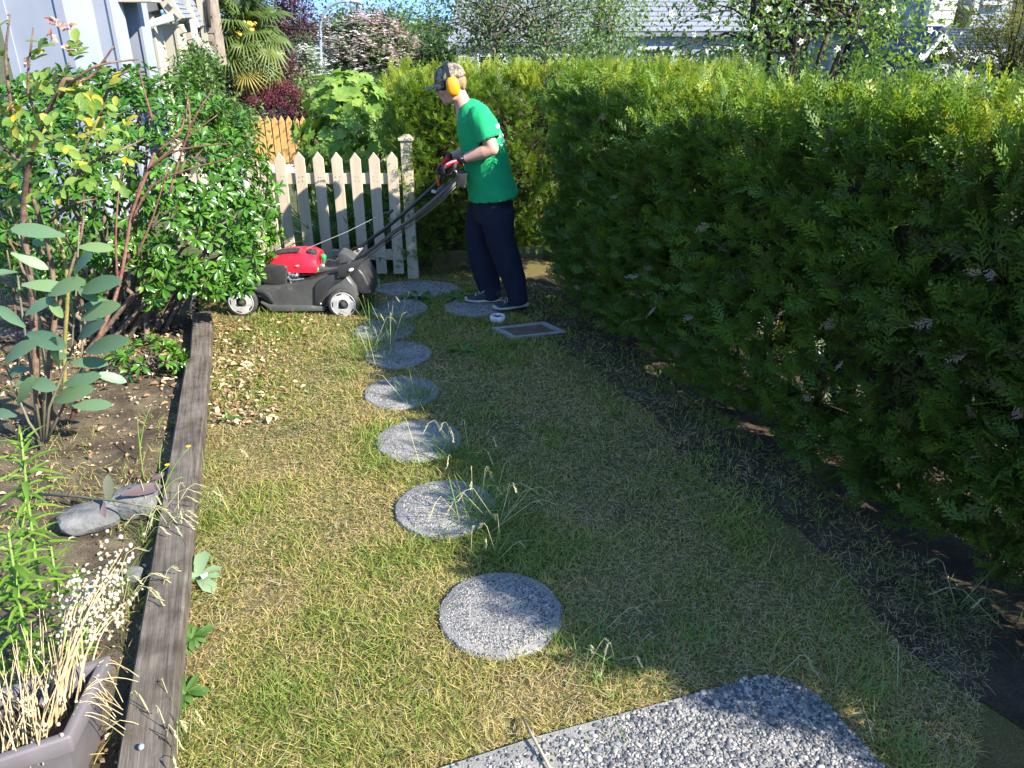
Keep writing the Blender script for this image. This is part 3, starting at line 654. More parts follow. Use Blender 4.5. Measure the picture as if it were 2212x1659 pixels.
def shoots(mb, base, P, r0=.012, r1=.003, jit=.08, n=5):
    for q in P:
        q = Vector(q); b = Vector(base) + Vector((random.gauss(0, jit), random.gauss(0, jit), 0)); m = b.lerp(q, .5) + Vector((0, 0, .12 * (q - b).length)); mb.tube([b, b.lerp(m, .6), m, m.lerp(q, .6), q], [r0, r0 * .8, r0 * .6, r0 * .4, r1], n, False)

# --- glossy rounded evergreen
M_choisya = leafmat('glossy leaf', [(0, (.040, .110, .012)), (.5, (.060, .165, .016)), (.85, (.10, .23, .022)), (1, (.22, .34, .04))], .24, .55, .24, (1.4, 1.25, .4))
M_twig = mat('twig bark', (.11, .075, .05), .85, .2, col2=(.20, .155, .115), scale=30, bump=.4)
CH = leaf_tpl(.40, (0, .3, .62, .85, 1), (.12, .62, 1, .8, .0), .10, .22)
CH2 = leaf_tpl(.36, (0, .35, .7, 1), (.12, .75, 1, .0), .14, .38)
def glossy_bush(loc, label, c, r, nsh, size, group=None, zmin=-.6, inner=.22, parts=300, p=2.6, per=9, droop=None):
    o = thing('glossy_shrub', loc, label, 'shrub', group); P, Nn = on_shell(nsh, c, r, p, zmin, inner, .14, 5)
    if droop is not None: P = np.r_[P, droop[0]]; Nn = np.r_[Nn, droop[1]]
    P[:, 2] = np.maximum(P[:, 2], .06); Nn = unit(Nn + np.array([0, 0, .35]) + .35 * rnd3(len(Nn)))
    L, D, Hn, idx = whorls(P, Nn, per, (.35, 1.0)); L = L + D * .012; S = size * RNG.uniform(.7, 1.2, len(L)); Rm = frames(D, Hn)
    tone = np.clip(.45 + .2 * RNG.normal(size=len(L)) + .3 * (fbm(L * 2, 9) - .5), 0, 1); near, rest = split_nearest(L, Rm[:, :, 2], parts)
    leaf_parts(o, [CH, CH2], L[near], Rm[near], S[near], M_choisya, parts)
    w = RNG.integers(2, size=len(rest)); tag(cloud('foliage', [inst([CH, CH2][q], L[rest][w == q], Rm[rest][w == q], S[rest][w == q], tone[rest][w == q]) for q in range(2)], M_choisya, o, True), kind='stuff')
    return o, P
dr_P = np.array([at_Y(px, py, Y) for px, py, Y in [(505, 560, 4.95), (520, 585, 4.95), (500, 560, 5.05), (480, 600, 4.9), (500, 618, 4.9), (455, 610, 4.85), (512, 612, 5.0), (430, 585, 4.85), (510, 590, 5.05), (400, 600, 4.8), (520, 520, 5.1), (545, 460, 5.15), (520, 500, 5.0)] for _ in range(3)]) + RNG.normal(size=(39, 3)) * .04
gb, GP = glossy_bush((-2.6, 5.45, 0), 'large rounded glossy evergreen shrub on the left, its lower branches reaching the mower', (-2.70, 5.42, .88), (1.00, .92, .78), 1150, .066, None, -.62, .25, droop=(dr_P, np.tile([.3, -.6, .2], (39, 1))))
mb = MB()
shoots(mb, (-2.75, 5.1, -.02), GP[RNG.integers(len(GP), size=46)], .02, .004, .18); mb.build('stem', M_twig, gb, True)
c = at_z(322, 800, .06); ss, SP = glossy_bush(c.to_tuple(), 'small bright green evergreen seedling shrub in the bed left of the timber', (c.x, c.y, .12), (.20, .16, .11), 34, .055, None, -.2, .3, 200, 2.2)
mb = MB(); shoots(mb, c, SP[:14], .006, .002, .02); mb.build('stem', M_twig, ss, True)

# --- old rose
M_rose = leafmat('rose leaf', [(0, (.11, .20, .035)), (.45, (.17, .27, .05)), (.78, (.24, .33, .06)), (.88, (.45, .36, .03)), (1, (.60, .45, .03))], .5, .4, .40, (1.25, 1.2, .5))
M_cane = mat('rose cane', (.10, .06, .045), .8, .25, col2=(.22, .15, .10), scale=22, bump=.6, bscale=120)
M_redcane = mat('red brown twig', (.13, .05, .035), .7, .3, col2=(.23, .12, .085), scale=30, bump=.3)
M_greencane = mat('green cane', (.17, .17, .04), .7, .3, col2=(.26, .22, .08), scale=20, bump=.3)
M_petal = leafmat('faded petal', [(0, (.50, .32, .24)), (.5, (.62, .48, .34)), (.8, (.60, .20, .22)), (1, (.40, .26, .14))], .8, .2, .4, (1, .9, .8))
rb = thing('rose_bush', at_z(90, 935, .02).to_tuple(), 'tall straggly rose bush at the left edge with thorny canes and yellowing leaves', 'rose bush')
def cane(pts, r0, r1, m, thorn=0, name='cane'):
    P = [at_Y(*q) for q in pts]
    # smooth the run
    Q = []
    for i in range(len(P) - 1):
        a, b, c_, d_ = P[max(i - 1, 0)], P[i], P[i + 1], P[min(i + 2, len(P) - 1)]
        for t in (0, .34, .67): Q.append(.5 * ((2 * b) + (-a + c_) * t + (2 * a - 5 * b + 4 * c_ - d_) * t * t + (-a + 3 * b - 3 * c_ + d_) * t ** 3))
    Q.append(P[-1]); n = len(Q); mb = MB(); mb.tube(Q, [r0 + (r1 - r0) * i / (n - 1) for i in range(n)], 7)
    for _ in range(thorn):
        i = random.randrange(n - 1); p = Q[i].lerp(Q[i + 1], random.random()); d = (Q[i + 1] - Q[i]).normalized(); s = d.cross(Vector(rnd3(1)[0])).normalized(); r = r0 + (r1 - r0) * i / n
        e = d.cross(s) * .0022; mb.add([p + s * r * .8 + d * .004 , p + s * r * .8 - d * .004, p + s * r * .8 + e, p + s * (r + .009) - d * .003], [(0, 2, 3), (2, 1, 3), (1, 0, 3)])
    mb.build(name, m, rb, True); return Q
def ground_y(px, py): return at_z(px, py, .02).y
gy = ground_y(95, 935)
cane([(85, 940, gy), (78, 800, gy + .02), (70, 640, gy + .05), (50, 480, gy + .08), (62, 360, gy), (95, 260, gy - .05), (140, 170, gy - .1)], .021, .008, M_cane, 30)
cane([(110, 930, gy), (105, 800, gy), (118, 690, gy + .05), (110, 560, gy + .1), (75, 440, gy + .1), (40, 330, gy), (20, 200, gy - .1)], .017, .006, M_cane, 30)
cane([(140, 880, gy + .05), (140, 740, gy + .1), (146, 640, gy + .1), (140, 560, gy + .1), (118, 470, gy + .1), (150, 390, gy + .1), (215, 250, gy + .05)], .012, .005, M_greencane, 60)
cane([(155, 905, gy), (197, 772, gy + .1), (223, 705, gy + .15), (244, 658, gy + .2), (264, 585, gy + .25), (281, 480, gy + .3), (292, 440, gy + .3), (335, 330, gy + .35)], .012, .007, M_redcane, 90)
for pts in [[(290, 445, gy + .3), (318, 370, gy + .33), (400, 300, gy + .36), (470, 248, gy + .4)], [(318, 370, gy + .33), (370, 330, gy + .3), (440, 315, gy + .3), (498, 311, gy + .3)], [(283, 480, gy + .3), (330, 400, gy + .3), (420, 362, gy + .3), (490, 345, gy + .3), (532, 325, gy + .3)],
            [(335, 330, gy + .35), (385, 290, gy + .35), (402, 240, gy + .4), (404, 200, gy + .4)], [(400, 300, gy + .36), (428, 240, gy + .36), (458, 196, gy + .38)], [(365, 420, gy + .3), (392, 330, gy + .35), (410, 270, gy + .35), (405, 205, gy + .4)],
            [(255, 620, gy + .2), (250, 520, gy + .2), (258, 400, gy + .25), (275, 345, gy + .25)], [(330, 260, gy + .3), (315, 210, gy + .3), (300, 150, gy + .3)], [(292, 560, gy + .3), (330, 470, gy + .3), (366, 350, gy + .35)]]:
    cane(pts, .0065, .0022, M_redcane, 22, 'twig')
for pts in [[(130, 210, gy), (165, 170, gy - .1), (215, 140, gy - .1), (300, 128, gy)], [(140, 170, gy - .1), (190, 170, gy), (225, 130, gy), (245, 100, gy)], [(20, 200, gy - .1), (12, 120, gy - .1), (22, 30, gy - .1)], [(95, 260, gy), (60, 200, gy - .1), (72, 60, gy - .1)], [(215, 250, gy), (240, 180, gy), (280, 150, gy)], [(62, 360, gy), (20, 330, gy), (0, 300, gy)], [(150, 390, gy + .1), (200, 350, gy), (250, 330, gy), (310, 300, gy + .1)],
            [(70, 640, gy), (40, 560, gy), (10, 500, gy)], [(118, 690, gy), (160, 560, gy), (180, 480, gy + .1), (178, 365, gy + .1)], [(105, 480, gy), (160, 440, gy), (210, 430, gy + .1)], [(40, 800, gy), (30, 640, gy), (15, 540, gy)], [(25, 700, gy), (0, 620, gy)]]:
    cane(pts, .0085, .003, M_cane, 10, 'twig')
# leaves in sprays of five
cl = [(20, 210), (65, 185), (120, 150), (160, 190), (185, 235), (95, 290), (40, 260), (15, 320), (60, 330), (110, 330), (150, 300), (195, 300), (215, 210), (175, 260), (230, 260), (60, 240), (25, 140), (140, 120), (30, 420), (5, 380), (75, 400), (120, 390), (185, 330), (235, 330), (165, 345), (215, 350), (200, 390), (90, 210), (45, 300), (130, 230), (110, 190), (15, 80), (75, 140), (5, 250), (245, 245), (265, 265), (50, 365), (185, 180), (10, 300), (150, 350), (90, 350), (170, 150), (35, 350)]
LP = []; LD = []; LH = []; 
for px, py in cl:
    for _ in range(2):
        b = np.array(at_Y(px + random.gauss(0, 10), py + random.gauss(0, 10), gy + random.uniform(-.28, .35))); d = unit(rnd3(1) + np.array([[.1, -.25, .1]]))[0]; s = np.cross(d, [0, 0, 1.]); s /= np.linalg.norm(s) + 1e-6
        for k, (u, w) in enumerate([(.10, 0), (.065, 1), (.065, -1), (.03, 1), (.03, -1)]):
            if random.random() < .12: continue
            LP.append(b + d * u * .8); dd = d + s * w * .9 + np.array([0, 0, -.25 * random.random()]); LD.append(dd); LH.append(np.array([0, -.35, .9]) + .45 * rnd3(1)[0])
LP = np.array(LP); RL = leaf_tpl(.62, (0, .25, .6, .85, 1), (.3, .88, 1, .62, .0), .09, .16); Rm = frames(np.array(LD), np.array(LH)); S = .052 * RNG.uniform(.75, 1.25, len(LP))
near, rest = split_nearest(LP, Rm[:, :, 2], 300); leaf_parts(rb, [RL], LP[near], Rm[near], S[near], M_rose, 300, 'leaf', 9)
if len(rest): tag(cloud('foliage', [inst(RL, LP[rest], Rm[rest], S[rest], RNG.uniform(0, 1, len(rest)))], M_rose, rb, True), kind='stuff')
pp = [(115, 45), (128, 58), (58, 135), (110, 75), (150, 105), (20, 235), (165, 175), (150, 55), (85, 265), (15, 290), (205, 330), (95, 300)]
for px, py in pp[:9]:
    b = np.array(at_Y(px, py, gy - .1)); n = 6; leaf_parts(rb, [leaf_tpl(.7, (0, .5, 1), (.3, 1, .4), .25, .5)], np.repeat(b[None], n, 0), frames(rnd3(n) + np.array([0, 0, .2]), rnd3(n)), np.full(n, .022) * RNG.uniform(.7, 1.5, n), M_petal, n, 'petal', 4)

# --- tall thistle weed with large blue green leaves
M_sow = leafmat('blue green leaf', [(0, (.085, .16, .085)), (.5, (.12, .21, .11)), (1, (.19, .28, .10))], .48, .45, .25, (1.2, 1.25, .6), (26, (.20, .28, .15), .60, .72))
M_sowstem = mat('purple green stem', (.10, .08, .06), .6, .3, col2=(.17, .17, .10), scale=12)
sw = thing('thistle_weed', at_z(105, 935, .02).to_tuple(), 'tall thistle weed with big blue green leaves in front of the rose canes', 'weed')
def cpx(x, y): return x * .5186, 466 + y * .5186
sy = gy - .22
for st in [[(190, 950), (205, 800), (300, 560), (318, 300), (330, 40)], [(180, 940), (190, 660), (160, 400), (100, 150), (40, -40)], [(170, 930), (120, 860), (70, 740), (20, 620)], [(195, 940), (260, 800), (340, 640), (345, 420)], [(175, 940), (130, 640), (95, 430), (70, 220)]]:
    mb = MB(); mb.tube([at_Y(*cpx(x, y), sy + .03 * i) for i, (x, y) in enumerate(st)], [.0075, .0065, .0055, .0045, .003][:len(st)], 7); mb.build('stem', M_sowstem, sw, True)
SL = leaf_tpl(.33, (0, .15, .35, .6, .82, .94, 1), (.22, .45, .85, 1, .80, .42, .0), .035, .16)
LV = [((272, 85), (40, 65)), ((45, 155), (192, 228)), ((75, 235), (-30, 245)), ((90, 288), (275, 312)), ((325, 130), (462, 148)), ((330, 318), (478, 290)), ((322, 395), (452, 358)), ((338, 432), (480, 388)), ((205, 350), (252, 425)), ((300, 350), (300, 440)), ((325, 515), (410, 458)), ((105, 415), (215, 355)), ((105, 465), (-25, 385)), ((115, 490), (250, 562)), ((300, 590), (205, 590)), ((295, 612), (437, 628)), ((20, 605), (127, 550)), ((60, 712), (137, 662)), ((120, 688), (217, 732)), ((265, 705), (402, 682)), ((385, 655), (523, 700)), ((225, 772), (362, 742)), ((300, 795), (457, 800)), ((205, 815), (200, 888)), ((360, 568), (507, 540)), ((70, 835), (-40, 828)), ((75, 785), (127, 690)), ((200, 330), (330, 290)), ((185, 130), (130, 105)), ((310, 245), (360, 175)), ((320, 300), (395, 360)), ((130, 640), (30, 660)), ((250, 640), (200, 540))]
P = []; D = []; Hn = []; S = []
for i, (a, b) in enumerate(LV):
    dy = .10 * math.sin(i * 2.3); A = np.array(at_Y(*cpx(*a), sy + .04)); B = np.array(at_Y(*cpx(*b), sy + .04 + dy - .05)); d = B - A; L = np.linalg.norm(d); P.append(A); D.append(d + np.array([0, 0, .13 * L])); Hn.append(np.array([.15 * math.sin(i), -.75, .75])); S.append([L * random.uniform(.95, 1.15) * min(1.0, .16 / L + .35), L * 1.02, L])
leaf_parts(sw, [SL], np.array(P), frames(np.array(D), np.array(Hn)), np.array(S), M_sow, 99, 'leaf', 5)

# --- planter with dry stalks, lance leaved weed
M_planter = mat('grey plastic planter', (.115, .10, .103), .5, .35, col2=(.15, .135, .137), scale=5, bump=.15, bscale=300)
q1, q2, q3 = at_z(150, 1590, .27), at_z(232, 1424, .27), at_z(-10, 1644, .27)
du = (q2 - q1).normalized(); dw = (q3 - q1).normalized(); Lp = (q2 - q1).length + .02; Wp = .30
pl = thing('planter_box', ((q1 + q2) / 2 + dw * .15 - Vector((0, 0, .27))).to_tuple(), 'grey plastic planter trough at the bottom left corner, full of dry stalks', 'planter')
def rect(z, inset, drop=0): return [q1 + du * inset + dw * inset + Vector((0, 0, z - .27)), q1 + du * (Lp - inset) + dw * inset + Vector((0, 0, z - .27)), q1 + du * (Lp - inset) + dw * (Wp - inset) + Vector((0, 0, z - .27)), q1 + du * inset + dw * (Wp - inset) + Vector((0, 0, z - .27))]
mb = MB(); rr = [rect(.01, .055), rect(.205, .022), rect(.207, .004), rect(.262, -.002), rect(.27, .002), rect(.27, .022), rect(.262, .03), rect(.19, .036)]
o = mb.loft(rr).build('trough', M_planter, pl, False, .006, 3); sharp(o, 35)
MB().prism([p + Vector((0, 0, 0)) for p in rect(.185, .036)], (0, 0, .012)).build('potting_soil', M_soil, pl)
M_dry = leafmat('dry stalk', [(0, (.30, .20, .10)), (.5, (.50, .39, .22)), (1, (.62, .53, .36))], .75, .2, .15, (1, .95, .8))
M_stalk = mat('straw stalk', (.34, .25, .12), .75, .2, col2=(.56, .46, .28), scale=25)
M_bead = mat('dry seed head', (.36, .30, .20), .85, .2, col2=(.48, .42, .31), scale=40)
dp = thing('dried_plant', ((q1 + q2) / 2 + dw * .12).to_tuple(), 'bundle of dry straw coloured stalks with pale round seed heads in the planter', 'dead plant')
heads = []; mb = MB()
def bez(a, b, sag, n=6): return [a.lerp(b, t / n) + Vector((0, 0, sag * math.sin(math.pi * t / n))) for t in range(n + 1)]
tops = [(268, 1182), (232, 1215), (215, 1240), (180, 1262), (170, 1285), (250, 1235), (195, 1300), (285, 1290), (240, 1290), (205, 1330), (160, 1330), (225, 1345), (252, 1330), (185, 1250), (140, 1300), (262, 1205), (210, 1270), (235, 1320)]
for px, py in tops:
    b = q1.lerp(q2, random.uniform(.45, .95)) + dw * random.uniform(.05, .13) + Vector((0, 0, -.08)); t = at_Y(px, py, b.y + random.uniform(.05, .30)); path = bez(b, t, .05); mb.tube(path, [.0026] * 3 + [.002] * 3 + [.0012], 5)
    for k in range(17):
        q = path[-1 - int(random.random() ** 2 * 3)] + Vector((random.gauss(0, .018), random.gauss(0, .018), random.gauss(0, .024))); heads.append(q)
for _ in range(60):
    b = q1.lerp(q2, random.uniform(.02, .98)) + dw * random.uniform(.05, .25) + Vector((0, 0, -.08)); t = b + Vector((random.uniform(-.06, .12), random.uniform(-.05, .16), random.uniform(.12, .34))); mb.tube(bez(b, t, .02, 4), [.0022, .002, .0016, .0012, .0008], 4)
for _ in range(16):
    b = q1.lerp(q2, random.uniform(.2, 1.0)) + dw * .02 + Vector((0, 0, .0)); t = b - dw * random.uniform(.03, .10) + Vector((0, random.uniform(-.05, .08), -random.uniform(.05, .2))); mb.tube(bez(b, t, .03, 5), .0012, 4)
for _ in range(30): heads.append(q1.lerp(q2, random.random()) + dw * random.uniform(.0, .2) + Vector((0, 0, random.uniform(-.02, .14))))
o = mb.build('stalks', M_stalk, dp); tag(o, kind='stuff')
mb = MB()
for h in heads: mb.ball(h, random.uniform(.0038, .0068), None, 6, 5)
tag(mb.build('seed_heads', M_bead, dp, True), kind='stuff')
M_lance = leafmat('lance leaf', [(0, (.09, .19, .022)), (.5, (.14, .26, .03)), (1, (.23, .35, .05))], .42, .4, .38, (1.25, 1.25, .5))
M_lstem = mat('fresh stem', (.16, .26, .05), .5, .3)
lw = thing('lance_leaved_weed', (q1.lerp(q2, .5) + dw * .22).to_tuple(), 'bright green weed with narrow lance leaves growing over the planter', 'weed')
LL = leaf_tpl(.15, (0, .2, .45, .75, 1), (.3, .8, 1, .65, .0), .05, .42); P = []; D = []; Hn = []; S = []
for (bx, by, tx, ty, Y, nl, sz) in [(90, 1330, 45, 935, 1.98, 58, .115), (70, 1470, 18, 1150, 1.72, 52, .105), (150, 1430, 110, 1180, 1.95, 34, .085), (10, 1500, -40, 1180, 1.75, 40, .11), (190, 1380, 165, 1230, 1.98, 24, .07), (60, 1540, 95, 1400, 1.62, 26, .075), (130, 1500, 190, 1370, 1.75, 24, .07), (20, 1420, 60, 1050, 1.95, 36, .09)]:
    b, t = at_Y(bx, by, Y), at_Y(tx, ty, Y + .10); b = b - Vector((0, 0, .05)); path = bez(b, t, .03); mb = MB(); mb.tube(path, [.006, .0058, .0055, .005, .0045, .004, .003], 7); mb.build('stem', M_lstem, lw, True)
    for k in range(nl):
        u = .08 + .92 * (k / nl) ** .8; i = min(int(u * 6), 5); p = path[i].lerp(path[i + 1], u * 6 - i); a = k * 2.4 + bx; up = .35 + .9 * max(0, u - .75) * 4; d = np.array([math.cos(a), math.sin(a), up]); P.append(np.array(p)); D.append(d); Hn.append(np.array([-math.cos(a) * .6, -math.sin(a) * .6, 1.])); S.append(sz * random.uniform(.7, 1.15) * (1 - .55 * max(0, u - .8) / .2))
leaf_parts(lw, [LL], np.array(P), frames(np.array(D), np.array(Hn)), np.array(S), M_lance, 300, 'leaf', 5)

# --- rocks and odd bits in the bed
M_rock = mat('grey slate rock', (.085, .085, .083), .85, .3, col2=(.17, .168, .16), scale=10, bump=.8, bscale=45)
def rock(p, r, label, seed, rot=0):
    bm = bmesh.new(); bmesh.ops.create_icosphere(bm, subdivisions=3, radius=1); V = np.array([v.co[:] for v in bm.verts]); k = 1 + .55 * (fbm(V * 1.3, seed) - .5) + .16 * (fbm(V * 4, seed + 3) - .5); V = np.sign(V) * np.abs(V) ** .72 * k[:, None]
    c_, s_ = math.cos(rot), math.sin(rot)
    for v, q in zip(bm.verts, V): x, y = q[0] * r[0], q[1] * r[1]; v.co = (p[0] + x * c_ - y * s_, p[1] + x * s_ + y * c_, max(p[2] + q[2] * r[2], -.02))
    me = bpy.data.meshes.new('rock'); bm.to_mesh(me); bm.free(); o = put('rock', me, None, M_rock); sharp(o, 22); return tag(o, label, 'rock', 'rocks in the garden bed')
rock(at_z(192, 1118, .05), (.115, .085, .05), 'broad grey rock, left of the two beside the timber', 3, .5)
rock(at_z(298, 1082, .05), (.105, .10, .052), 'pale flat topped grey rock right against the timber edging', 5, .1)
rock(at_z(293, 1242, .04), (.03, .03, .025), 'small whitish rock in weeds between planter and timber', 9)
fw = thing('flowering_weed', at_z(330, 1075, .03).to_tuple(), 'thin weed leaning over the timber with two small yellow flowers', 'weed')
M_yel = mat('yellow petal', (.75, .50, .02), .6, .3); mb = MB()
for a, b in [((312, 1045), (297, 905)), ((300, 990), (325, 880)), ((330, 1075), (362, 1008)), ((345, 1080), (408, 968)), ((340, 1090), (395, 1030)), ((345, 1060), (350, 960))]:
    A = at_z(*a, .04); B = at_Y(*b, A.y + .03); mb.tube(bez(A, B, .03), [.003, .003, .0027, .0024, .002, .0017, .0012], 5)
mb.build('stem', M_lstem, fw, True)
for px, py in [(362, 1006), (408, 966)]:
    c0 = at_Y(px, py, at_z(330, 1075, .04).y + .03); mb = MB()
    for k in range(11): a = k * .571; mb.add([c0, c0 + Vector((math.cos(a - .25) * .008, math.sin(a - .25) * .008, .004)), c0 + Vector((math.cos(a) * .013, math.sin(a) * .013, .006)), c0 + Vector((math.cos(a + .25) * .008, math.sin(a + .25) * .008, .004))], [(0, 1, 2, 3)])
    mb.ball(c0 + Vector((0, 0, .003)), .004, None, 7, 5); mb.build('flower', M_yel, fw)
pw_ = thing('fallen_weed', at_z(120, 1070, .04).to_tuple(), 'purplish fallen weed stem lying across the bed towards the rocks', 'weed')
M_purp = leafmat('purple leaf', [(0, (.10, .06, .07)), (1, (.13, .15, .10))], .55, .35, .2)
pts = [at_z(79, 1067, .05), at_z(160, 1072, .08), at_z(250, 1082, .15), at_z(345, 1100, .16)]; mb = MB().tube(pts, [.007, .006, .005, .003], 7)
mb.build('stem', M_sowstem, pw_, True); A = [at_z(236, 1085, .12), at_z(262, 1070, .13), at_z(225, 1085, .12), at_z(320, 1045, .12)]; B = [at_Y(232, 1030, A[0].y), at_z(350, 1045, .14), at_z(222, 1120, .08), at_z(355, 1020, .16)]
leaf_parts(pw_, [SL], np.array(A), frames(np.array(B) - np.array(A), np.tile([.3, -.5, .8], (4, 1))), [(b - a).length for a, b in zip(A, B)], M_purp, 4)
mt = thing('metal_stake', at_z(408, 690, .0).to_tuple(), 'thin bright metal stake leaning behind the far end of the timber', 'stake')
MB().tube([at_z(405, 700, 0), at_Y(418, 628, at_z(405, 700, 0).y + .02)], .006, 8).build('rod', mat('galvanised metal', (.55, .55, .55), .4, .5, .8), mt, True)

# --- taller grass and weeds through the lawn
M_tall = leafmat('tall grass', [(0, (.36, .30, .12)), (.3, (.22, .28, .06)), (.7, (.13, .24, .04)), (1, (.20, .31, .08))], .45, .35, .40, (1.15, 1.2, .6))
M_seed = mat('seeding grass head', (.34, .34, .14), .7, .3, col2=(.50, .44, .24), scale=30)
TB = [blade_tpl(5, .15), blade_tpl(5, .45), blade_tpl(6, .8)]
def tuft(px, py, label, n, h, spread, lean=(0, 0), seeds=0, w=.0042, cat='grass clump', z=0):
    p = at_z(px, py, z); o = thing('grass_clump', p.to_tuple(), label, cat, 'tall grass clumps'); B = np.c_[p.x + RNG.normal(size=n) * spread * .42, p.y + RNG.normal(size=n) * spread * .42, np.full(n, z)]
    d = unit(np.c_[RNG.normal(size=(n, 2)) * .42 + np.array(lean), np.full(n, 1.)]); L = h * RNG.uniform(.35, 1.05, n); k = RNG.integers(3, size=n); Rm = frames(d, -np.c_[d[:, :2] + .15 * RNG.normal(size=(n, 2)), np.zeros(n)] + .05 * rnd3(n)); Rm[:, :, 2] *= -1; Rm[:, :, 0] *= -1
    Rm = frames(d, np.c_[-d[:, :2] * 1.0 + .12 * RNG.normal(size=(n, 2)), np.full(n, .3)])
    S = np.c_[w * RNG.uniform(.7, 1.2, n), L, L]; tone = np.clip(.6 + .25 * RNG.normal(size=n), 0, 1)
    tag(cloud('blades', [inst(TB[q], B[k == q], Rm[k == q], S[k == q], tone[k == q]) for q in range(3)], M_tall, o), kind='stuff')
    mb = MB(); V = []; 
    for i in range(seeds):
        a = random.uniform(0, 6.28); b = Vector(B[random.randrange(n)]); dv = Vector((lean[0] + random.gauss(0, .4), lean[1] + random.gauss(0, .4), 1.)).normalized(); hh = h * random.uniform(.8, 1.25); ou = Vector((dv.x, dv.y, 0)); t = b + dv * hh; e = t + ou * hh * .55 - Vector((0, 0, hh * random.uniform(.0, .28))); mb.tube([b, b.lerp(t, .5), t, t.lerp(e, .5) + Vector((0, 0, .02)), e], [.0014, .0013, .0011, .0009, .0007], 4)
        for k in range(9):
            u = k / 8; q = (t.lerp(e, .5) + Vector((0, 0, .02))).lerp(e, u) if u < 1 else e; s = Vector((random.gauss(0, .5), random.gauss(0, .5), -.6)).normalized(); L_ = random.uniform(.012, .022); f = (ou.normalized() if ou.length > .01 else Vector((1, 0, 0))); d2 = (f + s * .5).normalized(); sd = d2.cross(Vector((0, 0, 1))).normalized() * .0022; m = q + d2 * L_ * .4; V.append((q, m + sd, q + d2 * L_, m - sd))
    if seeds:
        for v in V: mb.add(v, [(0, 1, 2, 3)])
        tag(mb.build('seed_heads', M_seed, o), kind='stuff')
    return o
tuft(1040, 1120, 'arching seeding grass clump at the right edge of the second stone', 110, .22, .13, (.12, -.10), 16)
tuft(1060, 1190, 'low grass clump trailing between the first and second stone', 70, .14, .11, (.2, -.3), 5)
tuft(975, 985, 'grass clump bending over the third stone', 80, .20, .13, (.05, -.25), 8)
tuft(905, 868, 'upright fresh green grass clump by the fourth stone', 95, .19, .13, (.05, .0), 3)
tuft(1010, 905, 'fine shaded grass clump right of the fourth stone', 80, .17, .22, (0, 0), 0)
tuft(800, 770, 'tall thick grass clump left of the shaded stones', 130, .24, .20, (.0, .0), 5)
tuft(850, 720, 'tall grass clump with feathery tops behind the thick clump', 100, .26, .22, (0, 0), 4)
tuft(795, 668, 'grass growing at the mower rear wheel', 90, .22, .16, (0, 0), 5)
tuft(760, 815, 'short bright grass clump in the sun left of the fourth stone', 70, .12, .12, (0, 0), 0)
tuft(1260, 1400, 'bright grass clump at the corner of the nearest stone', 80, .11, .16, (.25, -.1), 5)
tuft(1330, 1440, 'sunlit grass clump between the nearest stone and the patio', 90, .085, .2, (0, 0), 1)
tuft(410, 1130, 'grass clump sprouting at the lawn side of the timber', 120, .17, .20, (-.1, 0), 8, .003)
tuft(430, 1010, 'low green grass along the timber', 90, .11, .22, (.1, 0), 2, .003)
tuft(330, 1170, 'fine seeding grass hanging over the timber near the rocks', 110, .20, .14, (.35, -.1), 12, .0026)
tuft(275, 1330, 'fine grass between planter and timber', 100, .20, .14, (.3, .1), 9, .0026)
tuft(380, 1620, 'tall thin seeding grass at the bottom end of the timber', 50, .16, .08, (0, .1), 9, .0024)
tuft(1960, 1640, 'bright sunlit grass clump at the bottom right by the patio', 70, .10, .10, (0, 0), 1)
tuft(560, 690, 'fresh grass clump at the mower skirt', 90, .10, .2, (0, 0), 0)
tuft(480, 1180, 'low lush grass patch beside the timber', 110, .075, .3, (0, 0), 0, .003)
tuft(2080, 1330, 'lank shaded grass under the near end of the hedge', 110, .2, .22, (-.3, -.2), 4, .003)
tuft(1850, 1480, 'shaded grass clump right of the patio corner', 110, .13, .22, (0, 0), 2, .003)
tuft(1500, 1390, 'dark green grass clump in the shade above the patio', 110, .10, .16, (0, 0), 0, .003)
# broad leaved rosettes
M_ros = leafmat('rosette leaf', [(0, (.07, .15, .03)), (1, (.12, .22, .05))], .5, .35, .3)
def rosette(px, py, label, n, L, m=M_ros, wd=.33, z=.01, cat='weed'):
    p = at_z(px, py, z); o = thing('weed_rosette', p.to_tuple(), label, cat, 'broad leaved weeds in the lawn'); a = np.arange(n) * 2.4 + px; d = np.c_[np.cos(a), np.sin(a), RNG.uniform(.25, .9, n)]
    leaf_parts(o, [leaf_tpl(wd, (0, .2, .5, .8, 1), (.25, .55, .85, 1, .0), .06, .45)], np.repeat(np.array(p)[None], n, 0), frames(d, np.tile([0, 0, 1.], (n, 1))), L * RNG.uniform(.7, 1.15, n), m, n)
rosette(905, 643, 'dark dandelion rosette in the shade left of the man', 11, .15); rosette(985, 645, 'dandelion rosette near the front shoe of the man', 11, .15); rosette(1000, 760, 'flat weed rosette in the shaded lawn', 9, .10)
rosette(428, 1250, 'pale lettuce like weed beside the timber', 7, .11, leafmat('pale leaf', [(0, (.20, .30, .16)), (1, (.28, .38, .20))], .5, .35, .3), .5)
rosette(490, 905, 'small weed rosette at the lawn side of the timber', 8, .08); rosette(415, 1380, 'leafy herb patch beside the near timber', 16, .07); rosette(400, 1500, 'leafy herb patch at the bottom of the timber', 18, .07)
M_paper = mat('white scrap', (.72, .74, .78), .8, .2); p = at_z(440, 1246, .035)
bm_ = MB().add([p + Vector(v) for v in ((-.014, 0, .008), (0, -.012, 0), (.016, -.002, .006), (.012, .012, .012), (-.006, .012, .002), (0, 0, .012))], [(0, 1, 5), (1, 2, 5), (2, 3, 5), (3, 4, 5), (4, 0, 5)]); tag(bm_.build('paper_scrap', M_paper), 'crumpled white scrap on a pale weed by the timber', 'litter')
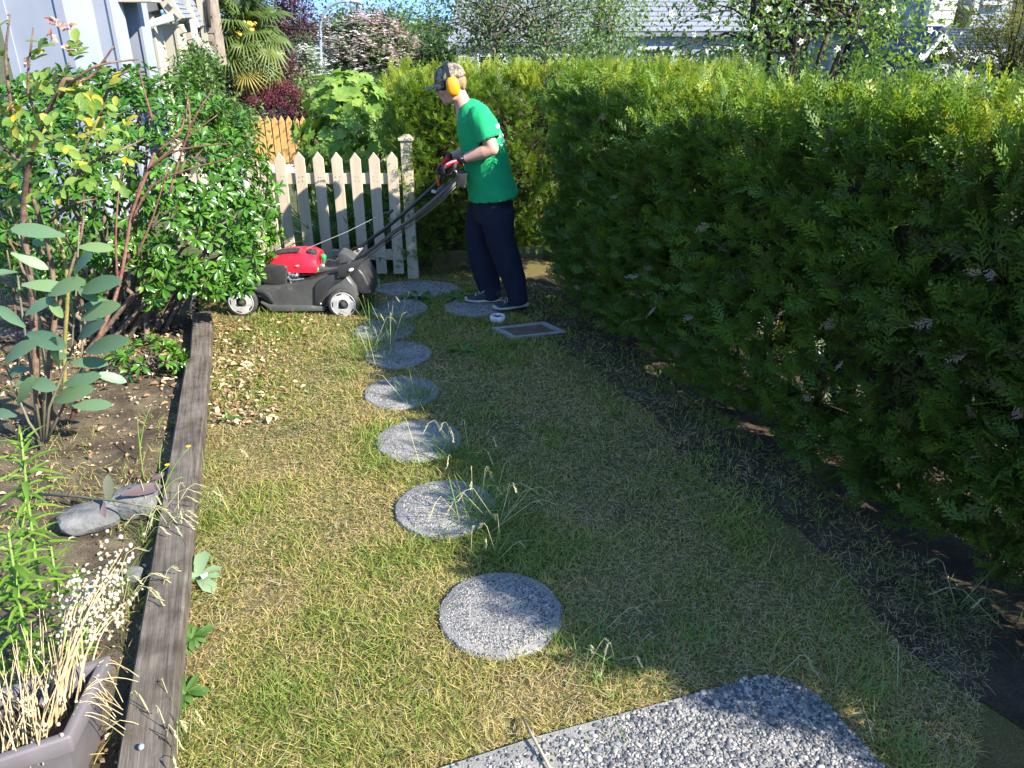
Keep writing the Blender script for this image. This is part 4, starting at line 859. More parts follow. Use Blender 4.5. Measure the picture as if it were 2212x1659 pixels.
st = thing('fallen_stick', at_z(1160, 1600, .03).to_tuple(), 'thin dry stick lying at the left corner of the patio', 'stick'); MB().tube([at_z(1128, 1548, .02), at_z(1150, 1590, .045), at_z(1172, 1630, .04), at_z(1190, 1662, .035)], [.004, .005, .005, .004], 6).build('stick', mat('dry stick', (.30, .23, .15), .8, .2, col2=(.42, .34, .24), scale=20), st, True)

# ================================================================== GATE, FENCES, PLANTS BEHIND
M_cream = mat('cream fence paint', (.46, .38, .27), .65, .3, col2=(.54, .455, .33), scale=4, stretch=(6, 6, .5), bump=.25, bscale=60, col3=(.33, .27, .20), scale3=16, lo3=.66, hi3=.76)
GY = 6.36
def picket(name, x, zb, zs, zt, w, th, y, m, parent, slant=0):
    h = w / 2; mb = MB().prism([(x - h, y, zb), (x + h, y, zb), (x + h, y, zs), (x, y, zt), (x - h, y, zs)], (0, th, 0)); return mb.build(name, m, parent, False, .003, 1)
gate = thing('picket_gate', (-1.4, GY, 0), 'cream painted picket gate with pointed boards behind the mower', 'gate')
pxs = [555, 581, 613, 654, 694, 733, 772, 811.5, 849.5]
first = None
for i, px in enumerate(pxs):
    x = at_Y(px + 4, 460, GY).x; o = picket('picket', 0, .055, 1.0 + .004 * math.sin(i * 5), 1.055 + .004 * math.sin(i * 5), .087, .019, GY, M_cream, gate)
    o.data.transform(Matrix.Translation((x, random.uniform(-.002, .002), -.03 if i < 2 else 0)))
x0, x1 = at_Y(560, 400, GY).x, at_Y(866, 400, GY).x
for za, zb in ((.80, .885), (.17, .255)): MB().box(((x0 + x1) / 2, GY + .0405, (za + zb) / 2), (x1 - x0, .038, zb - za)).build('rail', M_cream, gate, False, .003, 1)
mb = MB()
for i, px in enumerate(pxs[2:]):
    x = at_Y(px + 4, 460, GY).x
    for z in (.862, .828, .23, .195):
        for sx in (-.018, .018): mb.lathe((x + sx * random.uniform(.4, 1.2), GY + .001, z + random.uniform(-.006, .006)), (0, -1, 0), [(.0035, 0), (.0035, .0025), (.001, .003)], 6)
tag(mb.build('nail_heads', mat('rusty nail', (.10, .07, .05), .7, .4, .4), gate), kind='stuff')
px_ = at_Y(884, 450, GY + .02).x
post = thing('gate_post', (px_, GY + .05, 0), 'cream wooden gate post with a flat cap at the end of the hedge', 'post')
MB().box((px_, GY + .06, .555), (.088, .088, 1.17)).build('post', M_cream, post, False, .004, 1)
MB().box((px_, GY + .06, 1.150), (.118, .118, .022)).box((px_, GY + .06, 1.172), (.092, .092, .022), None, .5).build('cap', M_cream, post, False, .003, 1)
# orange picket fence of the next garden
M_orange = mat('orange stained wood', (.50, .27, .085), .7, .25, col2=(.62, .36, .13), scale=5, stretch=(8, 8, .6), bump=.2)
FY = 13.2; of = thing('picket_fence', (at_Y(600, 300, FY).x, FY, float(terrain(np.array([-4.]), np.array([FY]))[0])), 'orange stained picket fence in the next garden beyond the gate', 'fence')
a, b = at_Y(545, 250, FY), at_Y(668, 250, FY); gz = float(terrain(np.array([a.x]), np.array([FY]))[0]); zt = a.z
n = 9
for i in range(n):
    x = a.x + (b.x - a.x) * i / (n - 1); o = picket('picket', x, gz + .05, zt - .09, zt, .095, .02, FY, M_orange, of)
for z in (zt - .35, gz + .25): MB().box(((a.x + b.x) / 2, FY + .045, z), (b.x - a.x + .1, .04, .09)).build('rail', M_orange, of)

# large leaved hydrangea behind the gate
def lobed_tpl(fold=.05):
    ol = [(0, 0), (.10, .02), (.36, -.04), (.30, .16), (.52, .30), (.36, .42), (.40, .60), (.20, .62), (0, 1.0)]
    pts = [(x, y) for x, y in ol] + [(-x, y) for x, y in ol[-2:0:-1]]; V = [(0, .30, -.02)] + [(x, y, .10 * abs(x) - .20 * y * y + .04 * math.sin(9 * x + 5 * y)) for x, y in pts]; m = len(pts)
    return np.array(V, float), np.array([(0, 1 + i, 1 + (i + 1) % m) for i in range(m)])
M_hyd = leafmat('lobed leaf', [(0, (.15, .27, .045)), (.5, (.22, .35, .06)), (1, (.33, .44, .09))], .5, .35, .42, (1.2, 1.2, .5))
hy = thing('hydrangea_bush', (-1.55, 7.75, 0), 'light green bush with big lobed leaves behind the picket gate', 'bush')
c = at_Y(770, 330, 7.75); P, Nn = on_shell(330, (c.x - .02, 7.75, .78), (.56, .55, .80), 2.3, -.8, .25, .12, 15, 2.6)
keep = (P[:, 2] > .08); P, Nn = P[keep], Nn[keep]; L, D, Hn, idx = whorls(P, Nn, 4, (.55, 1.15)); D[:, 2] -= .18; S = .125 * RNG.uniform(.55, 1.25, len(L)); Rm = frames(D, Hn + np.array([0, -.25, .3])); near, rest = split_nearest(L, Rm[:, :, 2], 300, -1.2 * L[:, 2])
LB = lobed_tpl(); leaf_parts(hy, [LB], L[near], Rm[near], S[near], M_hyd, 300, 'leaf', 6)
tag(cloud('foliage', [inst(LB, L[rest], Rm[rest], S[rest], RNG.uniform(0, .8, len(rest)))], M_hyd, hy), kind='stuff')
mb = MB(); shoots(mb, (c.x, 7.75, -.02), P[RNG.integers(len(P), size=40)], .010, .004, .15); mb.build('stem', M_twig, hy, True)
# strap leaved clump seen between the pickets
M_strap = leafmat('strap leaf', [(0, (.05, .10, .02)), (1, (.10, .17, .04))], .4, .4, .35)
for xx, yy, lb in ((-1.62, 6.95, 'dark strap leaved plant seen between the middle pickets'), (-1.15, 6.9, 'strap leaved plant between the right hand pickets')):
    o = thing('strap_leaved_plant', (xx, yy, 0), lb, 'plant', 'plants behind the gate'); n = 230; B = np.c_[xx + RNG.normal(size=n) * .16, yy + RNG.normal(size=n) * .12, np.full(n, -.02)]; d = unit(np.c_[RNG.normal(size=(n, 2)) * .35, np.ones(n)]); Ln = RNG.uniform(.4, .8, n)
    tag(cloud('blades', [inst(TB[2], B, frames(d, np.c_[-d[:, :2], np.full(n, .2)]), np.c_[np.full(n, .014), Ln, Ln], RNG.uniform(0, 1, n))], M_strap, o), kind='stuff')

# ================================================================== MOWER
def Q(cx, cy, Y): return at_Y(466.3 + cx * .1736, 493.7 + cy * .1736, Y)
M_blackp = mat('black mower plastic', (.028, .028, .03), .42, .45, col2=(.045, .044, .043), scale=8, bump=.1, bscale=200, col3=(.11, .10, .085), scale3=14, lo3=.62, hi3=.8)
M_deck = mat('dark grey deck', (.055, .055, .055), .42, .45, col2=(.085, .083, .078), scale=6, bump=.08, bscale=150, col3=(.16, .15, .13), scale3=12, lo3=.62, hi3=.8)
M_red = mat('red mower plastic', (.62, .012, .030), .32, .5, col2=(.68, .02, .04), scale=5, coat=.25, col3=(.42, .05, .05), scale3=30, lo3=.66, hi3=.8)
M_rim = mat('grey wheel plastic', (.38, .365, .34), .6, .3, col2=(.52, .50, .47), scale=12, col3=(.22, .19, .15), scale3=20, lo3=.55, hi3=.75)
M_tyre = mat('tyre rubber', (.035, .034, .033), .8, .25, col2=(.07, .065, .06), scale=20)
M_alu = mat('cast aluminium', (.55, .55, .55), .4, .5, .7, col2=(.30, .30, .30), scale=40)
M_tube = mat('black steel tube', (.012, .012, .013), .28, .5, .0, coat=.3)
M_rust = mat('worn steel bracket', (.22, .18, .14), .6, .4, .3, col2=(.36, .32, .27), scale=20)
M_green = mat('green knob', (.02, .38, .08), .35, .5)
M_orangeP = mat('orange lever', (.80, .13, .03), .4, .5)
NY, FYm = 5.46, 5.96                      # near and far side of the machine
mw = thing('lawn_mower', (-1.6, 5.7, 0), 'red and black petrol lawn mower with grey wheels pushed by the man', 'lawn mower')
def ext(name, pts, y0, y1, m, bev=.008, parent=mw, seg=2):
    P = [Q(cx, cy, y0) for cx, cy in pts]; mb = MB().prism(P, (0, y1 - y0, 0)); return sharp(mb.build(name, m, parent, False, bev, seg), 40)
def rings_y(name, prof, ys, m, parent=mw):
    """side outline lofted across the machine with per station inset"""
    P = [Q(cx, cy, NY) for cx, cy in prof]; c = sum(P, Vector()) / len(P); rg = []
    for y, k in ys: rg.append([Vector((c.x + (p.x - c.x) * k, y, c.z + (p.z - c.z) * k)) for p in P])
    o = MB().loft(rg).build(name, m, parent); return sharp(o, 38)
def wheel(cx, cy, y, r, sgn):
    c = Q(cx, cy, NY); c.y = y; w = bpy.data.objects.new('wheel', None); COL.objects.link(w); w.location = c; hang(w, mw); w.matrix_parent_inverse = Matrix.Translation(-Vector(mw.location)); bpy.context.view_layer.update()
    wd = .045
    MB().lathe(c - Vector((0, sgn * wd / 2, 0)), (0, sgn, 0), [(r * .78, 0), (r * .93, -.002), (r * .99, .006), (r, wd * .5), (r * .99, wd - .006), (r * .93, wd + .002), (r * .78, wd)], 32, False).build('tyre', M_tyre, w, True)
    n = 40; prof = []
    def rimr(k): a = 2 * math.pi * k / n; return r * (.60 + .20 * (1 if math.cos(5 * a) > -.35 else .45))
    f = c + Vector((0, -sgn * (wd / 2 - .004), 0))
    rg = [[f + Vector((math.cos(6.2832 * k / n) * q(k), -sgn * h, math.sin(6.2832 * k / n) * q(k))) for k in range(n)] for q, h in [(rimr, -.012), (rimr, -.002), (lambda k: rimr(k) * .92, .004), (lambda k: r * .34, .008), (lambda k: r * .30, .002), (lambda k: r * .05, .002)]]
    sharp(MB().loft(rg).build('rim', M_rim, w), 30)
    MB().lathe(f + Vector((0, sgn * .016, 0)), (0, -sgn, 0), [(r * .80, 0), (r * .80, .002), (r * .05, .002)], 32).build('wheel_disc', M_tyre, w, True)
    MB().lathe(f + Vector((0, sgn * .001, 0)), (0, -sgn, 0), [(r * .70 + 0, .0), (r * .80, .0), (r * .80, .006), (r * .76, .008), (r * .74, .006), (r * .74, .0)], 32).build('rim_ring', M_rim, w, True)
    mb = MB().lathe(f - Vector((0, sgn * .002, 0)), (0, -sgn, 0), [(r * .20, 0), (r * .20, .012), (r * .13, .013), (r * .12, .020), (r * .06, .021), (.001, .021)], 14); mb.build('hub', M_tyre, w, True)
    return w
rw = .1165
wheel(325, 905, NY, rw, 1); wheel(1590, 935, NY, rw, 1); wheel(325, 905, FYm, rw, -1); wheel(1590, 935, FYm, rw, -1)
rings_y('deck', [(430, 780), (560, 745), (760, 740), (950, 715), (1130, 672), (1260, 620), (1400, 560), (1500, 545), (1640, 600), (1740, 740), (1760, 860), (1380, 1000), (660, 990), (560, 900), (470, 860)], [(NY + .03, .93), (NY + .045, .98), (NY + .075, 1.0), (FYm - .075, 1.0), (FYm - .045, .98), (FYm - .03, .93)], M_deck)
ext('deck_skirt', [(545, 918), (640, 945), (760, 965), (1340, 968), (1362, 985), (1360, 1032), (700, 1036), (660, 1015), (590, 955)], NY + .006, FYm - .006, M_deck, .007)
ext('rear_housing', [(1225, 960), (1225, 720), (1265, 660), (1360, 605), (1500, 552), (1610, 600), (1560, 660), (1470, 710), (1400, 770), (1372, 850), (1365, 960)], NY + .014, NY + .06, M_blackp, .010)
ext('wheel_arch', [(470, 765), (590, 770), (670, 820), (715, 900), (720, 945), (690, 940), (640, 860), (570, 810), (480, 790)], NY + .012, NY + .06, M_blackp, .008)
ext('front_bumper', [(300, 760), (420, 700), (560, 700), (560, 790), (420, 800), (330, 830)], NY + .07, FYm - .07, M_blackp, .012)
# discharge flap at the back
fl = [Q(cx, cy, NY + .06) for cx, cy in [(1620, 600), (1770, 490), (1840, 570), (1900, 690), (1965, 830), (1900, 835), (1790, 825), (1740, 780), (1690, 660)]]
sharp(MB().prism(fl, (0, .36, 0)).build('rear_flap', M_blackp, mw, False, .02, 3), 40)
# engine
EY = 5.71
def Qz(cx, cy): return Q(cx, cy, EY)
c = Qz(930, 400); top = Qz(930, 232).z; bot = Qz(930, 478).z; xl, xr = Qz(565, 400).x, Qz(1300, 400).x
rg = []
prof = [(0, .0), (.03, .34), (.10, .56), (.22, .76), (.38, .92), (.55, .99), (.75, 1.0), (.90, .96), (.97, .86), (1, .80)]
n = 22
for u, hgt in prof:
    x = xl + (xr - xl) * u; w = .155 * min(1, (.35 + 2.4 * u)) * (1 if u < .9 else 1 - .8 * (u - .9)); h = (top - bot) * hgt * .92; ring = []
    b0 = bot + (top - bot) * (.22 * max(0, 1 - u * 5)) + .0
    for k in range(n):
        a = math.pi * k / (n - 1); ca, sa = math.cos(a), math.sin(a); ring.append(Vector((x, EY - w * (abs(ca) ** .62) * (1 if ca > 0 else -1), b0 + max(h, .012) * (abs(sa) ** .62) * (1 - .10 * ca))))
    rg.append(ring)
o = MB().loft(rg).build('engine_cover', M_red, mw, True, 0); sharp(o, 50)
mb = MB()      # dark louvre strip along the top
pts = [Vector((xl + (xr - xl) * u, EY - .075, bot + (top - bot) * z)) for u, z in [(.12, .60), (.25, .80), (.42, .945), (.60, .985), (.72, .985)]]
for a_, b_ in zip(pts[:-1], pts[1:]): mb.bar(a_, b_, .05, .010, (0, -.35, 1))
mb.build('cooling_louvre', M_blackp, mw, False, .003, 1)
fc = Q(1195, 300, EY - .05); MB().lathe(fc - Vector((0, 0, .03)), (0, 0, 1), [(.040, 0), (.042, .012), (.042, .044), (.036, .050), (.014, .052), (.012, .058), (.001, .058)], 12).build('fuel_cap', M_blackp, mw)
ext('air_filter_box', [(572, 450), (860, 462), (885, 490), (880, 690), (850, 712), (600, 690), (556, 655), (560, 600)], EY - .17, EY - .02, M_blackp, .022, mw, 3)
MB().box(Q(960, 590, EY), (.23, .22, .12)).build('engine_block', M_blackp, mw, False, .01)
mb = MB(); random.seed(4)
for _ in range(9):
    q = Q(random.uniform(895, 1040), random.uniform(545, 690), EY - .13); mb.lathe(q, (random.gauss(0, .4), -1, random.gauss(0, .4)), [(.016, 0), (.017, .012), (.010, .016), (.009, .03), (.001, .031)], 9)
for _ in range(4):
    q = Q(random.uniform(900, 1040), random.uniform(560, 690), EY - .12); mb.box(q, (.035, .02, .02), Matrix.Rotation(random.random(), 3, 'Y'))
mb.tube([Q(900, 690, EY - .14), Q(960, 640, EY - .16), Q(1100, 625, EY - .15)], .006, 6)
mb.build('carburettor', M_alu, mw)
ext('mulch_control_panel', [(1170, 480), (1300, 482), (1390, 500), (1500, 470), (1520, 540), (1380, 600), (1260, 640), (1140, 672)], EY - .09, EY + .16, M_deck, .01)
# green decal with its lettering
d0 = [Q(1180, 490, EY - .094), Q(1285, 485, EY - .094), Q(1285, 540, EY - .094), Q(1176, 543, EY - .094)]
MB().prism(d0, (0, .0015, 0)).build('decal', M_green, mw)
M_ink = mat('white print', (.85, .85, .83), .5, .3)
def lettering(txt, loc, xdir, nrm, size, m, parent, name='lettering', shear=0, depth=.0006):
    cu = bpy.data.curves.new('lettering', 'FONT'); cu.body = txt; cu.size = size; cu.align_x = 'CENTER'; cu.align_y = 'CENTER'; cu.extrude = depth; cu.shear = shear; cu.offset = size * .012
    t = bpy.data.objects.new('t', cu); COL.objects.link(t); me = bpy.data.meshes.new_from_object(t.evaluated_get(bpy.context.evaluated_depsgraph_get())); bpy.data.objects.remove(t); bpy.data.curves.remove(cu)
    x = Vector(xdir).normalized(); z = Vector(nrm).normalized(); z = (z - x * z.dot(x)).normalized(); y = z.cross(x); M4 = Matrix((x, y, z)).transposed().to_4x4(); M4.translation = Vector(loc); me.transform(M4); me.name = name
    return put(name, me, parent, m)
q = Q(1232, 512, EY - .0965); lettering('CLIP', q, (1, 0, .05), (0, -1, 0), .030, M_ink, mw)
q = Q(1015, 460, EY - .166); lettering('oo', q, (1, 0, 0), (0, -1, .1), .022, M_ink, mw)
kn = Q(1340, 400, EY - .02); MB().lathe(kn - Vector((0, 0, .03)), (.05, 0, 1), [(.010, 0), (.010, .025), (.013, .035), (.020, .05), (.022, .064), (.016, .078), (.001, .082)], 16).build('control_knob', M_green, mw, True)
MB().lathe(Q(1330, 465, EY - .03) - Vector((0, 0, .01)), (0, 0, 1), [(.026, 0), (.020, .02), (.010, .028), (.001, .029)], 12).build('knob_base', M_alu, mw, True)
# handle: two tubes curving up to the grip
def hb(cx, cy, Y): return at_Y(822.9 + cx * .23148, 109.7 + cy * .23148, Y)
for y, pts in ((5.50, [Q(1500, 560, 5.5), Q(1850, 330, 5.5), hb(170, 1660, 5.49), hb(400, 1475, 5.48), hb(600, 1305, 5.47), hb(680, 1230, 5.46), hb(712, 1170, 5.46), hb(700, 1130, 5.46), hb(660, 1108, 5.46), hb(620, 1120, 5.47)]),
               (5.86, [Q(1500, 350, 5.86), Q(1800, 225, 5.86), Q(2110, 0, 5.86), hb(200, 1530, 5.87), hb(420, 1330, 5.88), hb(545, 1215, 5.88), hb(575, 1150, 5.88), hb(565, 1110, 5.87)])):
    MB().tube(pts, .0135, 10).build('handle_tube', M_tube, mw, True)
g0, g1 = hb(620, 1120, 5.47), hb(565, 1110, 5.87); MB().tube([g0, g0.lerp(g1, .5), g1], .0145, 10).build('grip_bar', M_tube, mw, True)
MB().tube([hb(640, 1160, 5.48), hb(560, 1060, 5.50), hb(540, 1050, 5.83), hb(560, 1150, 5.86)], .006, 8).build('brake_bail', M_tube, mw, True)
ext2 = lambda name, pts, y0, y1, m, bev: sharp(MB().prism([hb(a, b, y0) for a, b in pts], (0, y1 - y0, 0)).build(name, m, mw, False, bev, 2), 40)
ext2('control_box', [(690, 1105), (760, 1120), (815, 1145), (800, 1165), (790, 1280), (770, 1290), (690, 1250), (700, 1180)], 5.47, 5.52, M_blackp, .008)
ext2('lever_housing', [(500, 1345), (530, 1290), (590, 1255), (640, 1270), (620, 1300), (560, 1350)], 5.53, 5.66, M_blackp, .012)
MB().tube([hb(512, 1175, 5.6), hb(528, 1195, 5.6), hb(545, 1280, 5.6)], [.012, .010, .009], 8).build('speed_lever', M_orangeP, mw, True)
MB().box(hb(500, 1315, 5.56), (.045, .02, .022), Matrix.Rotation(.25, 3, 'Y')).build('cable_clip', M_alu, mw, False, .003)
for k, off in enumerate((0, 25, -18)):
    MB().tube([hb(700, 1240 + off, 5.45), hb(560, 1390 + off, 5.45), hb(340, 1560 + off, 5.46), hb(120, 1700 + off * 1.5, 5.47), Q(1750, 440 + off * 1.2, 5.47), Q(1500, 520 + off, 5.47), Q(1230, 575 + off * .5, 5.52), Q(1060, 575, 5.56)], .0035, 5).build('cable', M_tube, mw, True)
ext('handle_bracket', [(1500, 350), (1790, 215), (1830, 250), (1720, 380), (1530, 460)], 5.85, 5.865, M_rust, .003)
ext('handle_bracket', [(1510, 470), (1640, 440), (1800, 380), (1870, 360), (1760, 500), (1640, 600), (1520, 610)], 5.455, 5.475, M_blackp, .004)
ext('bag_hook', [(1510, 330), (1545, 290), (1640, 330), (1720, 400), (1560, 440), (1520, 440)], 5.6, 5.75, M_deck, .01)
for cx, cy, r in ((1530, 600, .010), (1305, 935, .008), (1780, 262, .012)): MB().lathe(Q(cx, cy, 5.474 if cx < 1700 else 5.85), (0, -1, 0), [(r, 0), (r, .006), (r * .6, .009), (.001, .009)], 10).build('bolt', M_alu, mw)
MB().ball(Q(1680, 515, 5.45), (.022, .008, .011), Matrix.Rotation(-.5, 3, 'Y'), 10, 7).build('wing_nut', M_ink, mw, True)
a, b = Q(1130, 250, EY - .02), hb(60, 1500, 5.84); MB().tube([a, a.lerp(b, .5) - Vector((0, 0, .012)), b], .0022, 5).build('starter_cord', mat('starter cord', (.30, .30, .31), .7, .2), mw)
MB().tube([hb(50, 1515, 5.84), hb(75, 1520, 5.84), hb(105, 1490, 5.84), hb(112, 1480, 5.84)], [.006, .011, .010, .006], 8).build('starter_grip', M_blackp, mw, True)
MB().tube([hb(75, 1520, 5.84), hb(88, 1580, 5.84), hb(110, 1570, 5.84)], .004, 6).build('cord_guide', M_tube, mw, True)

# ================================================================== THE MAN WITH THE MOWER
M_skin = mat('skin', (.50, .27, .19), .5, .35, col2=(.58, .33, .24), scale=14, bump=.08, bscale=300)
M_hair = mat('sandy hair', (.20, .12, .06), .6, .3, col2=(.32, .21, .11), scale=60, stretch=(1, 1, .25), bump=.7, bscale=160)
M_shirt = mat('green cotton', (.012, .30, .105), .85, .2, col2=(.016, .34, .125), scale=6, bump=.25, bscale=30)
M_navy = mat('navy trousers', (.012, .014, .028), .9, .2, col2=(.018, .020, .036), scale=5, bump=.3, bscale=28, col3=(.16, .15, .15), scale3=30, lo3=.735, hi3=.76)
M_camo, nt, b_, out_ = nmat('camouflage cloth'); L_ = nt.links; tc_ = nd(nt, 'ShaderNodeTexCoord'); n_ = noise_node(nt, 26, 2, .5, tc_.outputs['Object']); r_ = ramp(nt, [(0, (.07, .06, .045)), (.44, (.15, .125, .09)), (.52, (.26, .22, .16)), (.62, (.11, .11, .065))], 'CONSTANT'); L_.new(n_.outputs['Fac'], r_.inputs[0]); L_.new(r_.outputs[0], b_.inputs['Base Color']); b_.inputs['Roughness'].default_value = .9
M_muff = mat('orange yellow plastic', (.85, .33, .01), .28, .5, coat=.3)
M_black = mat('black plastic', (.015, .015, .016), .45, .4)
M_lens = mat('mirror lens', (.10, .09, .05), .12, .6, .6)
M_glove = mat('red glove knit', (.62, .02, .02), .8, .25, col2=(.72, .04, .035), scale=30)
M_gblack = mat('black glove palm', (.03, .026, .026), .75, .3, col2=(.06, .045, .045), scale=40)
M_sole = mat('off white rubber', (.36, .33, .28), .8, .25, col2=(.46, .43, .38), scale=20)
M_suede = mat('dark shoe cloth', (.03, .032, .04), .9, .2, col2=(.055, .055, .06), scale=30)
MY = 5.66
def W(px, py, dy=0.0): return at_Y(px, py, MY + dy)
man = thing('person', (W(1070, 660).x, MY, 0), 'person in green T-shirt, dark trousers, camouflage cap and orange ear defenders pushing the red mower', 'person')
# --- body: head, neck, trunk core, arms: one surface
hc = W(973, 183)                                        # head centre
Rh = Matrix.Rotation(R(-17), 3, 'Y')                    # chin tips down and forward
def H(x, y, z): return hc + Rh @ Vector((x, y, z))
body = MB()
body.ball(H(.008, 0, .035), (.098, .076, .090), Rh, 20, 14)
body.limb([(H(.02, 0, .03), .085, .072), (H(-.005, 0, -.02), .080, .066), (H(-.022, 0, -.065), .062, .056), (H(-.036, 0, -.098), .040, .040), (H(-.042, 0, -.112), .020, .022)], 18)
body.ball(H(-.066, 0, -.094), (.024, .026, .022), None, 10, 8)                       # chin
body.limb([(H(-.082, 0, .022), .008, .010), (H(-.094, 0, -.004), .012, .013), (H(-.104, 0, -.026), .013, .015), (H(-.094, 0, -.036), .009, .012)], 10)   # nose
body.ball(H(-.084, 0, .028), (.014, .052, .014), Rh, 12, 8)                           # brow
for s in (-1, 1):
    body.ball(H(-.066, s * .038, -.022), (.022, .022, .022), None, 10, 8)             # cheek
    body.ball(H(-.082, s * .030, .008), (.010, .013, .010), None, 8, 6)               # eye
    body.ball(H(.012, s * .076, -.002), (.020, .010, .032), Rh, 8, 8)                 # ear
    body.limb([(H(.035, s * .052, -.05), .022, .014), (H(-.005, s * .052, -.082), .020, .014), (H(-.05, s * .028, -.102), .016, .014)], 10)   # jaw line
body.ball(H(-.088, 0, -.056), (.010, .024, .008), Rh, 10, 8); body.ball(H(-.085, 0, -.070), (.010, .022, .008), Rh, 10, 8)   # lips
body.limb([(H(.025, 0, -.03), .056, .055), (W(992, 207), .054, .055), (W(1000, 226), .060, .068), (W(1010, 245), .085, .11)], 16)
body.limb([(W(1014, 243), .10, .15), (W(1034, 285), .13, .165), (W(1050, 350), .12, .15), (W(1066, 412), .12, .15)], 16)
def arm(s):
    if s < 0: sh, el, wr = W(1034, 248, -.19), W(1064, 322, -.255), W(994, 346, -.205)
    else: sh, el, wr = W(1020, 246, .19), W(1040, 318, .27), W(972, 338, .215)
    body.limb([(sh, .062, .060), (sh.lerp(el, .4), .056, .054), (sh.lerp(el, .8), .046, .046), (el, .044, .043)], 14)
    body.ball(el, (.043, .042, .043), None, 12, 8)
    body.limb([(el, .043, .042), (el.lerp(wr, .25), .049, .046), (el.lerp(wr, .6), .039, .038), (el.lerp(wr, .92), .029, .032), (wr, .027, .031)], 14)
    return sh, el, wr
shL, elL, wrL = arm(-1); shR, elR, wrR = arm(1)
remesh(body, 'body', .0075, M_skin, man, 3)
# --- hair at the nape, sideburn
hair = MB(); hair.ball(H(.036, 0, .004), (.080, .074, .066), Rh, 18, 12); hair.limb([(H(.080, 0, .02), .022, .062), (H(.088, 0, -.02), .020, .058), (H(.078, 0, -.052), .014, .048)], 14)
remesh(hair, 'hair', .007, M_hair, man, 2, .5, lambda c: .004 * (fbm(c * np.array([90, 90, 30]), 3) - .5))
beard = MB(); beard.limb([(H(-.058, 0, -.112), .016, .030), (H(-.074, 0, -.098), .017, .027), (H(-.082, 0, -.086), .010, .020)], 12); remesh(beard, 'beard', .006, mat('short beard', (.36, .20, .12), .8, .2, col2=(.46, .27, .18), scale=90), man, 1)
# --- cap
cp = MB(); n = 28; rg = []
for t in np.linspace(0, 1, 9):
    a = t * math.pi / 2; rg.append([H(.010 + .112 * math.cos(a) ** .75 * math.cos(6.2832 * k / n), .089 * math.cos(a) ** .75 * math.sin(6.2832 * k / n), .030 + .105 * math.sin(a) ** .95) for k in range(n)])
cp.loft(rg); capo = cp.build('cap', M_camo, man, True)
rg = []; m = 17
top = []; bot = []
for j, u in enumerate(np.linspace(0, 1, 7)):
    for k in range(m):
        a = -1.25 + 2.5 * k / (m - 1); rx = .096 + .092 * u * math.cos(a) ** 1.2; p = Vector((.010 - rx * math.cos(a) - .010, .087 * math.sin(a) * (1 - .08 * u), .034 - .010 * u - .10 * (math.sin(a) ** 2) * u * .28)); top.append(H(*p)); bot.append(H(p.x, p.y, p.z - .004))
nv = len(top); Fc = []
for j in range(6):
    for k in range(m - 1): q = j * m + k; Fc += [(q, q + 1, q + m + 1, q + m), (nv + q, nv + q + m, nv + q + m + 1, nv + q + 1)]
for j in range(6): Fc += [(j * m, j * m + m, nv + j * m + m, nv + j * m), (j * m + m - 1, nv + j * m + m - 1, nv + j * m + 2 * m - 1, j * m + 2 * m - 1)]
Fc += [(6 * m + k, 6 * m + k + 1, nv + 6 * m + k + 1, nv + 6 * m + k) for k in range(m - 1)]
MB().add(top + bot, Fc).build('brim', M_camo, capo, True)
MB().ball(H(.010, 0, .136), (.008, .008, .005), None, 8, 6).build('button', M_camo, capo, True)
# --- safety glasses
gl = MB(); n = 14; A = []; Bq = []
for k in range(n):
    a = -1.25 + 2.5 * k / (n - 1); x, y = -.100 * math.cos(a * .86) - .002 + .028 * (abs(a) / 1.25) ** 3, .074 * math.sin(a) / math.sin(1.25); A.append(H(x, y, .026)); Bq.append(H(x + .004, y * .97, -.016 + .012 * (1 - abs(a)) ** 2))
gl.add(A + Bq, [(k, k + 1, n + k + 1, n + k) for k in range(n - 1)]); sg = gl.build('safety_glasses', M_lens, man, True)
md = sg.data; bm = bmesh.new(); bm.from_mesh(md); bmesh.ops.solidify(bm, geom=bm.faces[:], thickness=.002); bm.to_mesh(md); bm.free()
mb = MB()
for s in (-1, 1): mb.bar(H(-.055, s * .076, .018), H(.03, s * .080, .012), .004, .010)
mb.tube([p + Vector((0, 0, .002)) for p in A], .0032, 6); mb.tube(Bq, .0026, 6); mb.build('glasses_frame', M_black, sg)
# --- ear defenders
ed = bpy.data.objects.new('ear_defenders', None); COL.objects.link(ed); ed.location = hc; hang(ed, man); ed.matrix_parent_inverse = Matrix.Translation(-Vector(man.location)); bpy.context.view_layer.update()
for s in (-1, 1):
    c = H(.022, s * .088, -.012); Rr = Rh @ Matrix.Rotation(R(6), 3, 'Y'); rg = []; n = 24
    for k_, y in [(.80, 0), (1, .006), (1, .022), (.96, .034), (.84, .044), (.58, .050), (.20, .052)]:
        rg.append([c + Rr @ Vector((.045 * k_ * abs(math.cos(6.2832 * i / n)) ** .8 * math.copysign(1, math.cos(6.2832 * i / n)), s * y, .064 * k_ * abs(math.sin(6.2832 * i / n)) ** .8 * math.copysign(1, math.sin(6.2832 * i / n)))) for i in range(n)])
    MB().loft(rg).build('ear_cup', M_muff, ed, True)
    rg = [[c + Rr @ Vector((.043 * k_ * math.cos(6.2832 * i / n), s * y, .060 * k_ * math.sin(6.2832 * i / n))) for i in range(n)] for k_, y in [(.9, -.02), (1, -.016), (1, -.004), (.9, 0.002)]]
    MB().loft(rg).build('ear_cushion', M_black, ed, True)
rg = []
